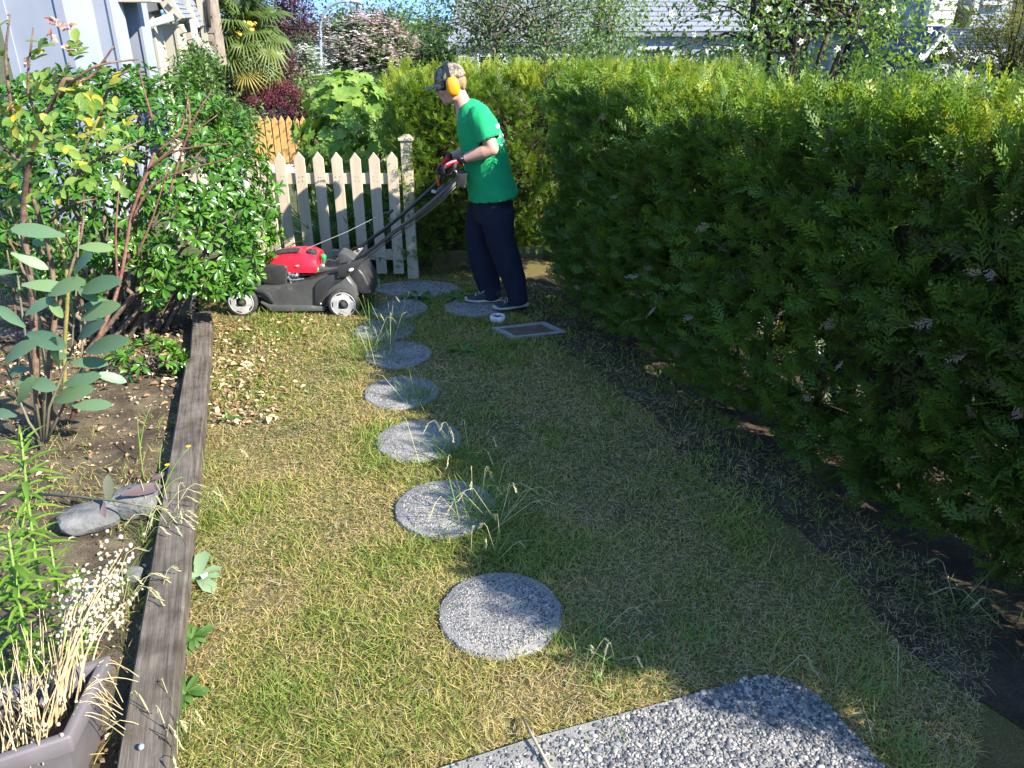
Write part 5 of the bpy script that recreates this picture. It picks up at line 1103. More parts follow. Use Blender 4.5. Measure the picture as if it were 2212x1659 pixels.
for t in np.linspace(-1, 1, 19):
    a = t * 1.50; y, z = .118 * math.sin(a) / math.sin(1.5) * (1.0 if abs(t) < 1 else 1), .028 + .118 * math.cos(a) ** .8 if abs(t) < 1 else .03; w = .013 if abs(t) > .75 else .017; cx_ = .018 - .006 * math.cos(a); o_ = Vector((0, math.sin(a) * .0035, math.cos(a) * .0035)); rg.append([H(cx_ - w, y, z) + Rh @ o_, H(cx_ + w, y, z) + Rh @ o_, H(cx_ + w, y, z) - Rh @ o_, H(cx_ - w, y, z) - Rh @ o_])
MB().loft(rg).build('headband', M_black, ed)
# --- T-shirt
sh = MB()
sh.limb([(W(1000, 226), .060, .075), (W(1008, 236), .095, .125), (W(1019, 250), .125, .185), (W(1030, 276), .150, .195), (W(1040, 305), .158, .195), (W(1050, 345), .160, .19), (W(1058, 385), .168, .195), (W(1066, 420), .182, .205), (W(1067, 427), .184, .207)], 28)
for s, a, b, k in ((-1, shL, elL, 1), (1, shR, elR, 1)):
    sh.limb([(a.lerp(b, -.12) + Vector((0, -s * .03, .0)), .070, .070), (a.lerp(b, .10), .082, .080), (a.lerp(b, .40), .080, .078), (a.lerp(b, .72), .081, .078), (a.lerp(b, .76), .081, .078)], 18)
def folds(c):
    x, y, z = c[:, 0], c[:, 1], c[:, 2]; n1 = fbm(np.c_[x * 16 + z * 3, y * 16, z * 3.2], 11) - .5; n2 = fbm(np.c_[x * 7 + z * 9, y * 7, z * 6], 14) - .5; return .016 * n1 + .020 * n2 * np.clip((1.25 - z) / .4, .15, 1)
ts = remesh(sh, 't_shirt', .009, M_shirt, man, 3, .5, folds)
# open the hem, cuffs and neck by cutting the caps away
bm = bmesh.new(); bm.from_mesh(ts.data)
hemz = W(1067, 424).z; kill = [f for f in bm.faces if f.calc_center_median().z < hemz + .004 and f.normal.z < -.6]
for s, a, b in ((-1, shL, elL), (1, shR, elR)):
    d = (b - a).normalized(); e = a.lerp(b, .73); kill += [f for f in bm.faces if (f.calc_center_median() - e).dot(d) > -.002 and (f.calc_center_median() - e).length < .11 and f.normal.dot(d) > .55]
bmesh.ops.delete(bm, geom=list(set(kill)), context='FACES'); bm.to_mesh(ts.data); bm.free()
so = ts.modifiers.new('thickness', 'SOLIDIFY'); so.thickness = .004; so.offset = -1
# white print on the back, and the sleeve hem seam
M_print = mat('white shirt print', (.72, .72, .74), .8, .2)
sm = MB()
for s, a, b in ((-1, shL, elL), (1, shR, elR)):
    d = (b - a).normalized(); e = a.lerp(b, .70); x = d.cross(Vector((0, 1, 0))).normalized(); y = d.cross(x); sm.tube([e + x * .0835 * math.cos(6.2832 * k / 20) + y * .0805 * math.sin(6.2832 * k / 20) for k in range(21)], .0028, 5, False)
sm.build('sleeve_hem', M_shirt, ts, True)
bm = bmesh.new(); bm.from_mesh(ts.data); bm.normal_update(); V = []; Fq = []
zt_, zb_ = W(1080, 268).z, W(1090, 318).z
for f in bm.faces:
    c = f.calc_center_median(); u = (zt_ - c.z) / (zt_ - zb_)
    if f.normal.x > .35 and -.02 < u < 1.05 and abs(c.y - MY) < .125:
        q = float(vnoise([[c.y * 34, c.z * 30]], 33)[0])
        band = (u < .12) or (.30 < u < .48 and q > .35) or (.62 < u < .85 and q > .45)
        if band:
            b0 = len(V); V += [v.co + v.normal * .0025 for v in f.verts]; Fq.append(tuple(range(b0, len(V))))
bm.free()
if Fq:
    me = bpy.data.meshes.new('back_print'); me.from_pydata([tuple(v) for v in V], [], Fq); put('back_print', me, ts, M_print)
# --- trousers
tr = MB()
tr.limb([(W(1064, 408), .135, .165), (W(1064, 425), .140, .170), (W(1066, 452), .150, .172), (W(1068, 474), .140, .16)], 22)
tr.limb([(W(1044, 448, .075), .125, .092), (W(1036, 482, .085), .105, .090), (W(1032, 518, .09), .098, .086), (W(1040, 556, .095), .098, .083), (W(1051, 595, .10), .096, .080), (W(1058, 625, .105), .088, .078), (W(1060, 644, .105), .086, .076)], 20)
tr.limb([(W(1076, 448, -.075), .128, .092), (W(1076, 482, -.085), .118, .092), (W(1082, 518, -.09), .104, .088), (W(1096, 560, -.095), .104, .084), (W(1110, 604, -.10), .090, .080), (W(1117, 636, -.105), .074, .076), (W(1118, 655, -.105), .072, .074)], 20)
remesh(tr, 'trousers', .010, M_navy, man, 4, .5, lambda c: .018 * (fbm(np.c_[c[:, 0] * 9, c[:, 1] * 9, c[:, 2] * 5], 19) - .5) + .010 * (fbm(c * np.array([8, 8, 26]), 23) - .5) * np.clip((.45 - c[:, 2]) / .3, 0, 1))
# --- shoes
def shoe(c, yaw, lift=0.0):
    c = Vector(c); Ry = Matrix.Rotation(yaw, 3, 'Z'); s = bpy.data.objects.new('shoe', None); COL.objects.link(s); s.location = c; hang(s, man); s.matrix_parent_inverse = Matrix.Translation(-Vector(man.location)); bpy.context.view_layer.update()
    def T(x, y, z): return c + Ry @ Vector((x, y, z))
    st_ = [(-.165, .020, .024), (-.155, .034, .020), (-.12, .046, .014), (-.06, .047, .008), (.0, .038, .008), (.06, .036, .008), (.10, .034, .010), (.122, .022, .012)]
    n = 12; rg = [[T(x, w * math.cos(6.2832 * k / n), z + (.016 + .016 * math.sin(6.2832 * k / n)) ) for k in range(n)] for x, w, z in st_]; MB().loft(rg).build('sole', M_sole, s, True)
    up = [(-.150, .028, .030, .048), (-.12, .040, .026, .062), (-.07, .042, .022, .078), (-.02, .036, .020, .098), (.03, .034, .020, .118), (.08, .033, .022, .120), (.112, .022, .028, .110)]
    rg = [[T(x, w * math.cos(6.2832 * k / n), (zb + zt) / 2 + (zt - zb) / 2 * math.sin(6.2832 * k / n)) for k in range(n)] for x, w, zb, zt in up]; MB().loft(rg).build('upper', M_suede, s, True)
    mb = MB()
    for i in range(4):
        x = -.085 + .026 * i; z = .076 + .011 * i; mb.tube([T(x, -.028, z - .010), T(x + .008, -.008, z + .006), T(x + .016, .026, z - .006)], .0028, 5); mb.tube([T(x + .016, -.026, z - .006), T(x + .008, .008, z + .006), T(x, .028, z - .010)], .0028, 5)
    for sg in (-1, 1): mb.tube([T(.0, 0, .108), T(-.01, sg * .025, .114), T(-.03, sg * .042, .095)], .0025, 5)
    mb.build('laces', M_sole, s)
    return s
f1 = at_z(1050, 657, 0); shoe((f1.x, f1.y, 0.01), R(4)); f2 = at_z(1106, 670, 0); shoe((f2.x + .01, f2.y, .008), R(24))
# --- gloved hands closed round the grip
def hand(wr, grip, s, bar):
    """palm over the bar, four fingers curled round it, thumb underneath"""
    g = Vector(grip); bar = Vector(bar).normalized(); d = (g - wr); d.normalize(); up = bar.cross(d).normalized()
    if up.z < 0: up = -up
    gv = bpy.data.objects.new('glove', None); COL.objects.link(gv); gv.location = wr; hang(gv, man); gv.matrix_parent_inverse = Matrix.Translation(-Vector(man.location)); bpy.context.view_layer.update()
    back = MB(); kn = g + up * .030 - d * .004
    def ring(c, t, wv, hv, w, h, n=14): return [c + wv * (w * math.cos(6.2832 * k / n)) + hv * (h * math.sin(6.2832 * k / n)) for k in range(n)]
    hv0 = d.cross(bar).normalized(); c0, c1 = wr + d * .012, kn
    dd = (c1 - c0).normalized(); hv = dd.cross(bar).normalized(); rg = [ring(c0, 0, bar, hv, .033, .025), ring(c0.lerp(c1, .25), 0, bar, hv, .038, .024), ring(c0.lerp(c1, .6), 0, bar, hv, .044, .021), ring(c0.lerp(c1, .9), 0, bar, hv, .045, .018), ring(c1 + dd * .008, 0, bar, hv, .040, .012)]
    back.loft(rg); remesh(back, 'glove_back', .004, M_glove, gv, 3)
    fg = MB()
    for i, (u, L) in enumerate([(-.032, .92), (-.011, 1.04), (.011, 1.0), (.032, .80)]):
        b = bar * u * 1.05; p = [kn + b - dd * .012, kn + b + d * .022 * L, g + b + d * .036 * L + up * .004, g + b + d * .026 * L - up * .026 * L, g + b - d * .004 - up * .030 * L, g + b - d * .020 - up * .018]
        fg.tube(p[:6], [.0115, .0118, .0110, .0105, .0098, .0075], 10)
        fg.ball(p[1], .0120, None, 8, 6); fg.ball(p[2], .0113, None, 8, 6); fg.ball(p[3], .0107, None, 8, 6)
        fg.build('finger', M_gblack, gv, True); fg = MB()
    th = c0.lerp(c1, .30) + bar * (.034 * -s) - hv * 0; tp = [th, th + d * .028 - up * .020 + bar * (-s) * .012, g + bar * (-s) * .038 - up * .012 - d * .012, g + bar * (-s) * .020 - up * .030 + d * .010]
    MB().tube(tp, [.0150, .0135, .0120, .0085], 10).build('thumb', M_gblack, gv, True)
    cu = MB(); cu.loft([ring(wr - d * .020, 0, bar, hv0, .031, .028), ring(wr - d * .022, 0, bar, hv0, .036, .033), ring(wr + d * .012, 0, bar, hv0, .037, .031), ring(wr + d * .016, 0, bar, hv0, .034, .028)]); cu.build('cuff', M_black, gv, True)
    return gv, c0, c1, bar, hv, dd
bar_v = (g1 - g0)
gl_, c0, c1, br, hv, dd = hand(wrL, g0.lerp(g1, .06), -1, -bar_v)
hand(wrR, g0.lerp(g1, .86), 1, -bar_v)
# white lettering on the near glove, running along the back of the hand
o_n = Vector((0, -1, 0)); m_ = c0.lerp(c1, .52)
dg = bpy.context.evaluated_depsgraph_get(); dg.update()
nrm = Vector((.05, -.85, .52)).normalized(); lt = lettering('Milwaukee', m_ + nrm * .060, -(c0 - c1).normalized() * -1, nrm, .020, M_ink, gl_, 'lettering', .25)
gbk = [c for c in gl_.children if c.name.startswith('glove_back')][0]
# lay the letters onto the cloth
from mathutils.bvhtree import BVHTree
bvh = BVHTree.FromPolygons([v.co.copy() for v in gbk.data.vertices], [tuple(p.vertices) for p in gbk.data.polygons])
for v in lt.data.vertices:
    h = bvh.ray_cast(v.co, -nrm)
    if h[0] is not None: v.co = h[0] + nrm * .0012
    else:
        h = bvh.find_nearest(v.co); v.co = h[0] + nrm * .001
mb = MB()
fl0 = []
for t, off in [(.12, -.013), (.95, -.004), (.60, -.016)]:
    p = c0.lerp(c1, t) + nrm * .06 + nrm.cross((c1 - c0).normalized()) * off; h = bvh.ray_cast(p, -nrm); fl0.append((h[0] if h[0] is not None else p - nrm * .04) + nrm * .0014)
mb.add(fl0, [(0, 1, 2)]); mb.build('swoosh_print', M_ink, gl_)
# watch strap
MB().lathe(wrL.lerp(elL, .10), (elL - wrL), [(.034, 0), (.036, .002), (.036, .016), (.034, .018)], 16).build('wrist_strap', M_black, man, True)

# ================================================================== SECOND PERSON BEHIND THE HEDGE
c2 = at_Y(1391, 146, 8.6); p2 = thing('person', (c2.x, 8.6, -.03), 'person with dark curly hair and headband, mostly hidden behind the hedge', 'person')
mb = MB(); mb.ball(c2 - Vector((0, 0, .04)), (.078, .095, .115), None, 16, 12); mb.limb([(c2 - Vector((0, 0, .10)), .06, .06), (c2 - Vector((0, 0, .22)), .065, .065), (c2 - Vector((0, 0, .28)), .16, .12)], 14)
mb.limb([(c2 - Vector((0, 0, .27)), .18, .11), (c2 - Vector((0, 0, .45)), .20, .13), (c2 - Vector((0, 0, .75)), .16, .12), (c2 - Vector((0, 0, .95)), .17, .13)], 14)
for s in (-1, 1): mb.limb([(c2 + Vector((s * .09, 0, -.90)), .09, .09), (c2 + Vector((s * .10, 0, -1.25)), .065, .07), (c2 + Vector((s * .10, 0, -1.62)), .05, .06)], 12); mb.limb([(c2 + Vector((s * .2, 0, -.30)), .05, .05), (c2 + Vector((s * .25, -.02, -.58)), .042, .042), (c2 + Vector((s * .22, -.18, -.78)), .032, .035), (c2 + Vector((s * .2, -.25, -.84)), .03, .035)], 10)
remesh(mb, 'body', .016, M_skin, p2, 3)
mb = MB(); mb.limb([(c2 - Vector((0, 0, .26)), .17, .12), (c2 - Vector((0, 0, .45)), .215, .145), (c2 - Vector((0, 0, .78)), .185, .14), (c2 - Vector((0, 0, .95)), .19, .145)], 18); mb.build('shirt', mat('grey shirt', (.18, .18, .2), .9, .2), p2, True)
hr = MB()
for _ in range(120):
    d = Vector(rnd3(1)[0]); d.z = abs(d.z) * 1.0 - .15; hr.ball(c2 + Vector((d.x * .085, d.y * .102, d.z * .105 - .015)), random.uniform(.012, .022), None, 6, 5)
hr.ball(c2 - Vector((0, 0, .02)), (.09, .105, .11), None, 14, 10)
remesh(hr, 'hair', .010, mat('dark curly hair', (.035, .025, .02), .6, .3, col2=(.10, .075, .06), scale=40), p2, 1)
mb = MB(); rg = []
for k in range(25): a = math.pi * k / 24; rg.append(c2 + Vector((math.cos(a) * .118, -.035 - .055 * math.sin(a), -.05 + math.sin(a) * .115)))
for a_, b_ in zip(rg[:-1], rg[1:]): mb.bar(a_, b_, .028, .008, (0, -1, .3))
mb.build('headband', mat('grey blue headband', (.10, .12, .16), .6, .3), p2)

# ================================================================== BACKGROUND: TREES
def gz_(x, y): return float(terrain(np.array([float(x)]), np.array([float(y)]))[0])
LQ = leaf_tpl(.55, (0, .5, 1), (.15, 1, .0), .10, .18); LQ2 = leaf_tpl(.42, (0, .45, 1), (.15, 1, .0), .14, .30)
def tree(name, label, cat, base, c, r, nclump, per, leaf, m, bark, trunks=1, rc=.22, tr=.06, tone=(.5, .22), group=None, zmin=-.8, inner=.55, p=2.2, tpl=LQ, extra=None, mesh='crown', limbs=26, top_tone=0.0, seed=5, flat=1.0):
    o = thing(name, base, label, cat, group); c = np.array(c); r = np.array(r)
    C, Nn = on_shell(nclump, c, r, p, zmin, inner, .22, seed, 1.8)
    if extra is not None: C = np.r_[C, np.array(extra)]; Nn = np.r_[Nn, unit(np.array(extra) - c)]
    idx = np.repeat(np.arange(len(C)), per); n = len(idx); off = RNG.normal(size=(n, 3)) * rc * np.array([1, 1, .7 * flat]); P = C[idx] + off
    d = unit(rnd3(n) + .5 * Nn[idx]); h = np.array([0, 0, .9]) + .7 * rnd3(n) + .35 * Nn[idx]; S = leaf * RNG.uniform(.6, 1.3, n)
    tn = np.clip(tone[0] + tone[1] * RNG.normal(size=n) + .18 * RNG.normal(size=len(C))[idx] + top_tone * (P[:, 2] - c[2]) / r[2], 0, 1)
    tag(cloud(mesh, [inst(tpl, P, frames(d, h), S, tn)], m, o), kind='stuff')
    B = Vector(base); mb = MB(); top = Vector((c[0], c[1], c[2] - r[2] * .55)); forks = []
    for k in range(trunks):
        a = 6.28 * k / trunks + .7; sp = 0 if trunks == 1 else r[0] * .35; t = top + Vector((math.cos(a) * sp, math.sin(a) * sp * .6, random.uniform(-.1, .25) * r[2])); b0 = B + Vector((math.cos(a), math.sin(a), 0)) * (0 if trunks == 1 else tr * 1.2) - Vector((0, 0, .1)); mid = b0.lerp(t, .5) + Vector((random.gauss(0, .05), random.gauss(0, .05), 0)) * r[0]
        mb.tube([b0, b0.lerp(mid, .5), mid, mid.lerp(t, .5), t], [tr * 1.25, tr, tr * .85, tr * .7, tr * .55], 8); forks.append(t)
    for q in C[RNG.permutation(len(C))[:limbs]]:
        f = random.choice(forks); q = Vector(q); m_ = f.lerp(q, .5) + Vector((random.gauss(0, .06), random.gauss(0, .06), .10)) * r[0]; mb.tube([f, f.lerp(m_, .6), m_, q], [tr * .45, tr * .32, tr * .22, tr * .07], 6, False)
        for _ in range(3):
            e = q + Vector(rnd3(1)[0]) * rc * 1.6; s = m_.lerp(q, random.uniform(.3, .9)); mb.tube([s, s.lerp(e, .5) + Vector((0, 0, .02)), e], [tr * .12, tr * .08, tr * .04], 4, False)
    mb.build('trunk' if trunks == 1 else 'trunks', bark, o, True)
    return o
M_bark2 = mat('grey tree bark', (.09, .075, .06), .9, .2, col2=(.20, .17, .14), scale=9, stretch=(1, 1, .3), bump=.6)
M_bark3 = mat('dark tree bark', (.035, .027, .022), .9, .2, col2=(.09, .07, .055), scale=9, bump=.6)
M_lstew = leafmat('light tree leaf', [(0, (.07, .14, .03)), (.5, (.12, .21, .04)), (1, (.22, .31, .07))], .42, .5, .42, (1.2, 1.2, .5))
M_lgn = leafmat('grey green leaf', [(0, (.06, .11, .03)), (.5, (.10, .17, .045)), (1, (.20, .27, .09))], .5, .45, .36, (1.2, 1.2, .6))
M_purple = leafmat('purple leaf tree', [(0, (.035, .012, .022)), (.6, (.075, .022, .038)), (1, (.13, .05, .06))], .5, .4, .25, (1.3, .8, .8))
M_barb = leafmat('crimson shrub leaf', [(0, (.05, .012, .022)), (.6, (.11, .022, .035)), (1, (.20, .05, .055))], .5, .4, .25, (1.3, .8, .8))
M_far = leafmat('far tree leaf', [(0, (.045, .09, .03)), (1, (.11, .18, .06))], .6, .3, .3)
M_bloom = leafmat('blossom', [(0, (.55, .30, .34)), (.3, (.66, .50, .50)), (.6, (.76, .70, .66)), (1, (.80, .78, .72))], .7, .2, .35, (1, .95, .9))
M_wbloom = leafmat('white blossom', [(0, (.55, .58, .45)), (1, (.80, .80, .76))], .7, .2, .35, (1, 1, .9))
M_maple = leafmat('golden maple leaf', [(0, (.10, .12, .02)), (.5, (.19, .21, .03)), (1, (.38, .30, .05))], .55, .35, .45, (1.25, 1.15, .4))
M_flower = mat('white petal', (.80, .79, .74), .6, .3)

def pxr(w, Y, py=100): return w / _F * (Y * _c + CAM_H * .0 + (Y * _s) * 0 + .0) if False else w / _F * (ray(1106, py).y and (Y / ray(1106, py).y))
def blossoms(o, C, n, spread, size, m, tpl, up=1.0, tone=None, mesh='blossom'):
    C = np.array(C); i = RNG.integers(len(C), size=n); P = C[i] + RNG.normal(size=(n, 3)) * spread; a = RNG.uniform(0, 6.28, n); d = np.c_[np.cos(a), np.sin(a), RNG.normal(size=n) * .15]
    tag(cloud(mesh, [inst(tpl, P, frames(d, np.tile([0, 0, up], (n, 1)) + .3 * rnd3(n)), size * RNG.uniform(.7, 1.2, n), RNG.uniform(0, 1, n) if tone is None else tone(P))], m, o), kind='stuff')
# stewartia like tree with white flowers behind the long hedge
Y = 8.4; c = at_Y(1735, 20, Y); o = tree('flowering_tree', 'open leafy tree with white flowers standing behind the long hedge', 'tree', (c.x - .15, Y, gz_(c.x, Y)), (c.x, Y, c.z + .20), (1.42, 1.0, .92), 230, 30, .058, M_lstew, M_bark3, 5, .15, .045, (.52, .25), None, -.95, .75, 2.3, LQ,
    [at_Y(px, py, Y - .2) for px, py in [(1960, 60), (2000, 90), (2030, 110), (1985, 20), (2040, 105), (1930, 110), (1900, 150), (1950, 125), (1860, 160), (2010, 20), (1420, 60), (1440, 110), (1460, 140)]], limbs=60)
five = np.array([(0, 0, 0)] + [(math.cos(.6283 * k) * (1 if k % 2 == 0 else .55), math.sin(.6283 * k) * (1 if k % 2 == 0 else .55), .22 if k % 2 == 0 else .05) for k in range(10)], float); FIVE = (five, np.array([(0, 1 + k, 1 + (k + 1) % 10) for k in range(10)]))
fl = [(2010, 66), (2040, 108), (1990, 122), (1905, 25), (1860, 70), (1780, 40), (1690, 130), (1630, 60), (1545, 40), (1600, 95), (1660, 20), (1500, 75), (1810, 105), (1730, 90), (1450, 30), (1930, 20), (1745, 15), (1570, 130)]
for k, (px, py) in enumerate(fl):
    p = at_Y(px, py, Y - .85 + .2 * math.sin(k * 3)); n = np.array([[math.sin(k) * .5, -.9, .5]]); V, Fc, _ = inst(FIVE, np.array([p]), frames(np.array([[.3, .2, 1.]]) + .3 * rnd3(1), n), np.array([.034]), np.array([.5])); mb = MB().add(V.tolist(), Fc.tolist()); f = mb.build('flower', M_flower, o)
    MB().ball(Vector(p) + Vector(n[0] * .010), .009, None, 7, 5).build('flower_centre', M_yel, f)
# wide tree in the middle distance, behind the cross hedge
Y = 12.5; c = at_Y(1125, 30, Y); tree('broad_tree', 'wide small leaved tree behind the cross hedge, centre of the skyline', 'tree', (c.x + .25, Y, gz_(c.x, Y)), (c.x, Y, c.z + .05), (1.62, 1.1, 1.0), 230, 38, .058, M_lgn, M_bark2, 4, .19, .05, (.5, .25), None, -.9, .7, 2.3, LQ, [at_Y(px, py, Y) for px, py in [(925, 50), (940, 75), (955, 62), (935, 100), (960, 110), (1330, 60), (1320, 100), (1340, 30), (1300, 120)]], limbs=60)
Y = 17; c = at_Y(1330, 40, Y); tree('broad_tree', 'bright green leafy tree between the wide tree and the flowering tree', 'tree', (c.x, Y, gz_(c.x, Y)), (c.x - .1, Y, c.z), (.8, .8, 1.3), 90, 40, .075, M_lstew, M_bark2, 1, .25, .07, (.55, .25), limbs=16)
# golden maple at the right edge
Y = 10.5; c = at_Y(2195, 70, Y); tree('golden_maple', 'fine leaved golden green maple at the right edge', 'tree', (c.x + .1, Y, gz_(c.x, Y)), (c.x + .15, Y, c.z - .05), (.78, .7, .80), 190, 60, .042, M_maple, M_bark3, 2, .13, .05, (.30, .18), None, -.9, .6, 2.2, LQ2, [at_Y(px, py, Y) for px, py in [(2085, 60), (2080, 100), (2075, 130), (2090, 150), (2070, 40)]], top_tone=.45)  # top_tone puts the sunlit yellow of the upper crown into the leaf colour
lt_ = thing('leafy_twig', at_Y(2205, 200, 3.6).to_tuple(), 'fresh light green leaf shoot sticking up above the hedge at the right edge', 'plant'); A = at_Y(2198, 225, 3.3); mb = MB().tube([A - Vector((0, 0, .5)), A, at_Y(2205, 160, 3.3)], [.005, .004, .002], 6); mb.build('stem', M_lstem, lt_, True)
P = [at_Y(2200, 205, 3.3), at_Y(2203, 178, 3.3), at_Y(2200, 200, 3.3), at_Y(2205, 165, 3.3)]; T_ = [at_Y(2165, 208, 3.25), at_Y(2160, 170, 3.2), at_Y(2235, 195, 3.3), at_Y(2190, 150, 3.25)]
leaf_parts(lt_, [CH], np.array(P), frames(np.array(T_) - np.array(P), np.tile([0, -.6, .8], (4, 1))), [.085, .095, .08, .06], M_lance, 4)
# purple foliage, left of the lamp
Y = 16; c = at_Y(545, 150, Y); tree('purple_maple', 'low dark purple maple below the palm', 'tree', (c.x, Y, gz_(c.x, Y)), (c.x, Y, c.z - .1), (.80, .8, .75), 150, 55, .075, M_purple, M_bark3, 2, .18, .05, (.4, .25), None, -.9, .5, limbs=12)
Y = 24; c = at_Y(585, 30, Y); tree('purple_plum', 'tall purple leaved plum tree rising behind the palm', 'tree', (c.x - .3, Y, gz_(c.x, Y)), (c.x, Y, c.z + .1), (1.30, 1.1, 1.25), 150, 45, .085, M_purple, M_bark3, 1, .22, .08, (.35, .25), None, -.9, .6, 2.2, LQ, [at_Y(px, py, Y) for px, py in [(640, 35), (655, 40), (670, 38), (630, 60), (650, 10), (615, 15), (600, 70), (640, 140), (650, 160), (620, 120)]], limbs=30)
Y = 14.6; c = at_Y(588, 222, Y); tree('crimson_shrub', 'round clipped crimson shrub behind the orange picket fence', 'shrub', (c.x, Y, gz_(c.x, Y)), (c.x, Y, c.z - .15), (.63, .55, .52), 330, 60, .030, M_barb, M_bark3, 1, .055, .02, (.45, .2), None, -.9, .35, limbs=12, top_tone=.25)
Y = 18; c = at_Y(612, 172, Y); tree('green_shrub', 'light green shrub left of the lamp post', 'shrub', (c.x, Y, gz_(c.x, Y)), (c.x, Y, c.z - .1), (.55, .5, .42), 70, 45, .07, M_lstew, M_bark3, 1, .12, .03, (.6, .2), limbs=8)
Y = 22; c = at_Y(660, 155, Y); o = tree('white_dogwood', 'white flowering dogwood left of the lamp post', 'tree', (c.x, Y, gz_(c.x, Y)), (c.x, Y, c.z - .1), (.55, .5, .60), 60, 30, .08, M_far, M_bark3, 1, .12, .04, (.4, .2), limbs=8)
C, _n = on_shell(60, (c.x, Y, c.z - .05), (.58, .55, .60), 2.2, -.7, .3); blossoms(o, C, 900, .10, .055, M_wbloom, FIVE)
Y = 36; c = at_Y(792, 108, Y); o = tree('pink_dogwood', 'broad dogwood covered in pink and white blossom right of the lamp', 'tree', (c.x, Y, gz_(c.x, Y)), (c.x, Y, c.z - .1), (2.05, 1.7, 1.55), 240, 40, .17, M_far, M_bark3, 3, .28, .12, (.35, .25), None, -.85, .5, 2.3, LQ, [at_Y(px, py, Y) for px, py in [(730, 22), (745, 15), (790, 25), (812, 15), (850, 32), (840, 40), (770, 20)]], limbs=26)
C, _n = on_shell(300, (c.x, Y - .15, c.z - .1), (2.1, 1.75, 1.5), 2.3, -.7, .22); blossoms(o, C, 6400, .17, .105, M_bloom, FIVE, 1.0, lambda P: np.clip(.72 + .2 * RNG.normal(size=len(P)) - .55 * np.clip((P[:, 0] - c.x) / 2 + (P[:, 2] - c.z) / 2.2, -.2, 1) * (RNG.uniform(0, 1, len(P)) > .35), 0, 1))
for k, (px, py, Y, rx, rz) in enumerate([(895, 110, 48, 1.8, 2.2), (925, 140, 42, 1.3, 1.4), (640, 110, 60, 3.2, 2.3), (690, 125, 66, 3.0, 2.0), (600, 130, 62, 3.0, 2.2), (960, 110, 60, 3.0, 1.5), (870, 130, 70, 4, 2.2), (470, 120, 55, 3.0, 4.0), (745, 140, 75, 4.0, 2.0)]):
    c = at_Y(px, py, Y); lb = ['light green tree right of the pink dogwood', 'small green tree above the left end of the cross hedge', 'dark far tree left of the lamp post', 'far tree just behind the lamp post', 'far tree behind the white dogwood', 'far tree behind the broad tree', 'far tree behind the parked van', 'far tree beside the shingled house', 'far tree behind the pink dogwood'][k]
    tree('far_tree', lb, 'tree', (c.x, Y, gz_(c.x, Y)), (c.x, Y, c.z), (rx, rx, rz), 80, 34, .26, M_far if k != 0 else M_lstew, M_bark2, 1, .45, .15, (.4, .25), 'trees in the distance', limbs=8)
# --- fan palm
M_fan = leafmat('fan palm blade', [(0, (.07, .12, .03)), (.55, (.13, .18, .04)), (.85, (.25, .24, .05)), (1, (.42, .33, .07))], .45, .45, .30, (1.2, 1.15, .5))
Y = 14.5; pc_ = at_Y(530, 62, Y); pm = thing('fan_palm', (pc_.x, Y, gz_(pc_.x, Y)), 'fan palm with yellowing lower fronds above the purple maple', 'palm')
mb = MB(); B = Vector((pc_.x - .03, Y, gz_(pc_.x, Y))); mb.tube([B, B.lerp(pc_, .5), pc_ - Vector((0, 0, .1))], [.11, .10, .13], 12); mb.build('trunk', M_bark3, pm, True)
def fan_mesh(k):
    rg = np.random.default_rng(k); V = []; Fc = []; nb = 26
    for i in range(nb):
        a = R(-150 + 300 * i / (nb - 1)); L = .44 * (.85 + .15 * math.cos(a)) * rg.uniform(.92, 1.05); w = .030; dx, dy = math.sin(a), math.cos(a); sx, sy = dy, -dx; m_ = .55; dr_ = -.16 * rg.uniform(.6, 1.5)
        b = len(V); V += [(0, 0, 0), (dx * L * m_ + sx * w / 2, dy * L * m_ + sy * w / 2, -.02), (dx * L * m_, dy * L * m_, .012), (dx * L * m_ - sx * w / 2, dy * L * m_ - sy * w / 2, -.02), (dx * L, dy * L, dr_)]; Fc += [(b, b + 1, b + 2), (b, b + 2, b + 3), (b + 1, b + 4, b + 2), (b + 2, b + 4, b + 3)]
    return np.array(V), np.array(Fc)
fans = []
for q in range(6):
    V, Fc = fan_mesh(q); me = cloud_mesh('frond', [(V, Fc, np.full(len(V), (q + .5) / 6))]); me.materials.append(M_fan); fans.append(me)
proto = None
for i in range(40):
    el = R(78 - 150 * (i / 39) ** 1.0); az = i * 2.39996; d = Vector((math.cos(az) * math.cos(el), math.sin(az) * math.cos(el), math.sin(el))); L = .42 + .12 * math.sin(i * 3); e = pc_ + d * L - Vector((0, 0, .10 * (1 - d.z)))
    f = fans[min(5, int((i / 40) ** 1.6 * 4 + random.random() * 2))]
    if proto is None: proto = put('frond', f, pm); fo = proto
    else: fo = proto.copy(); fo.data = f; COL.objects.link(fo)
    d2 = (d + Vector((0, 0, -.25))).normalized(); M3 = frames(np.array([d2]), np.array([[-d.x * .3, -d.y * .3 - .25, 1.]]))[0]; M4 = np.eye(4); M4[:3, :3] = M3; M4[:3, 3] = e; fo.matrix_basis = Matrix(M4.tolist())
    mb = MB().tube([pc_ + d * .05, pc_.lerp(e, .6) + Vector((0, 0, .03)), e], [.012, .009, .007], 5, False)
    st_ = mb.build('petiole', M_lstem, fo, True); st_.matrix_parent_inverse = Matrix(M4.tolist()).inverted() 
mb = MB()
for _ in range(26): a = random.uniform(0, 6.28); q = pc_ + Vector((math.cos(a) * .22, math.sin(a) * .22 - .1, random.uniform(-.12, .10))); mb.ball(q, (.05, .05, .04), None, 6, 5)
tag(mb.build('flower_cluster', mat('yellow palm flower', (.50, .36, .05), .7, .2, col2=(.62, .46, .10), scale=40), pm, True), kind='stuff')
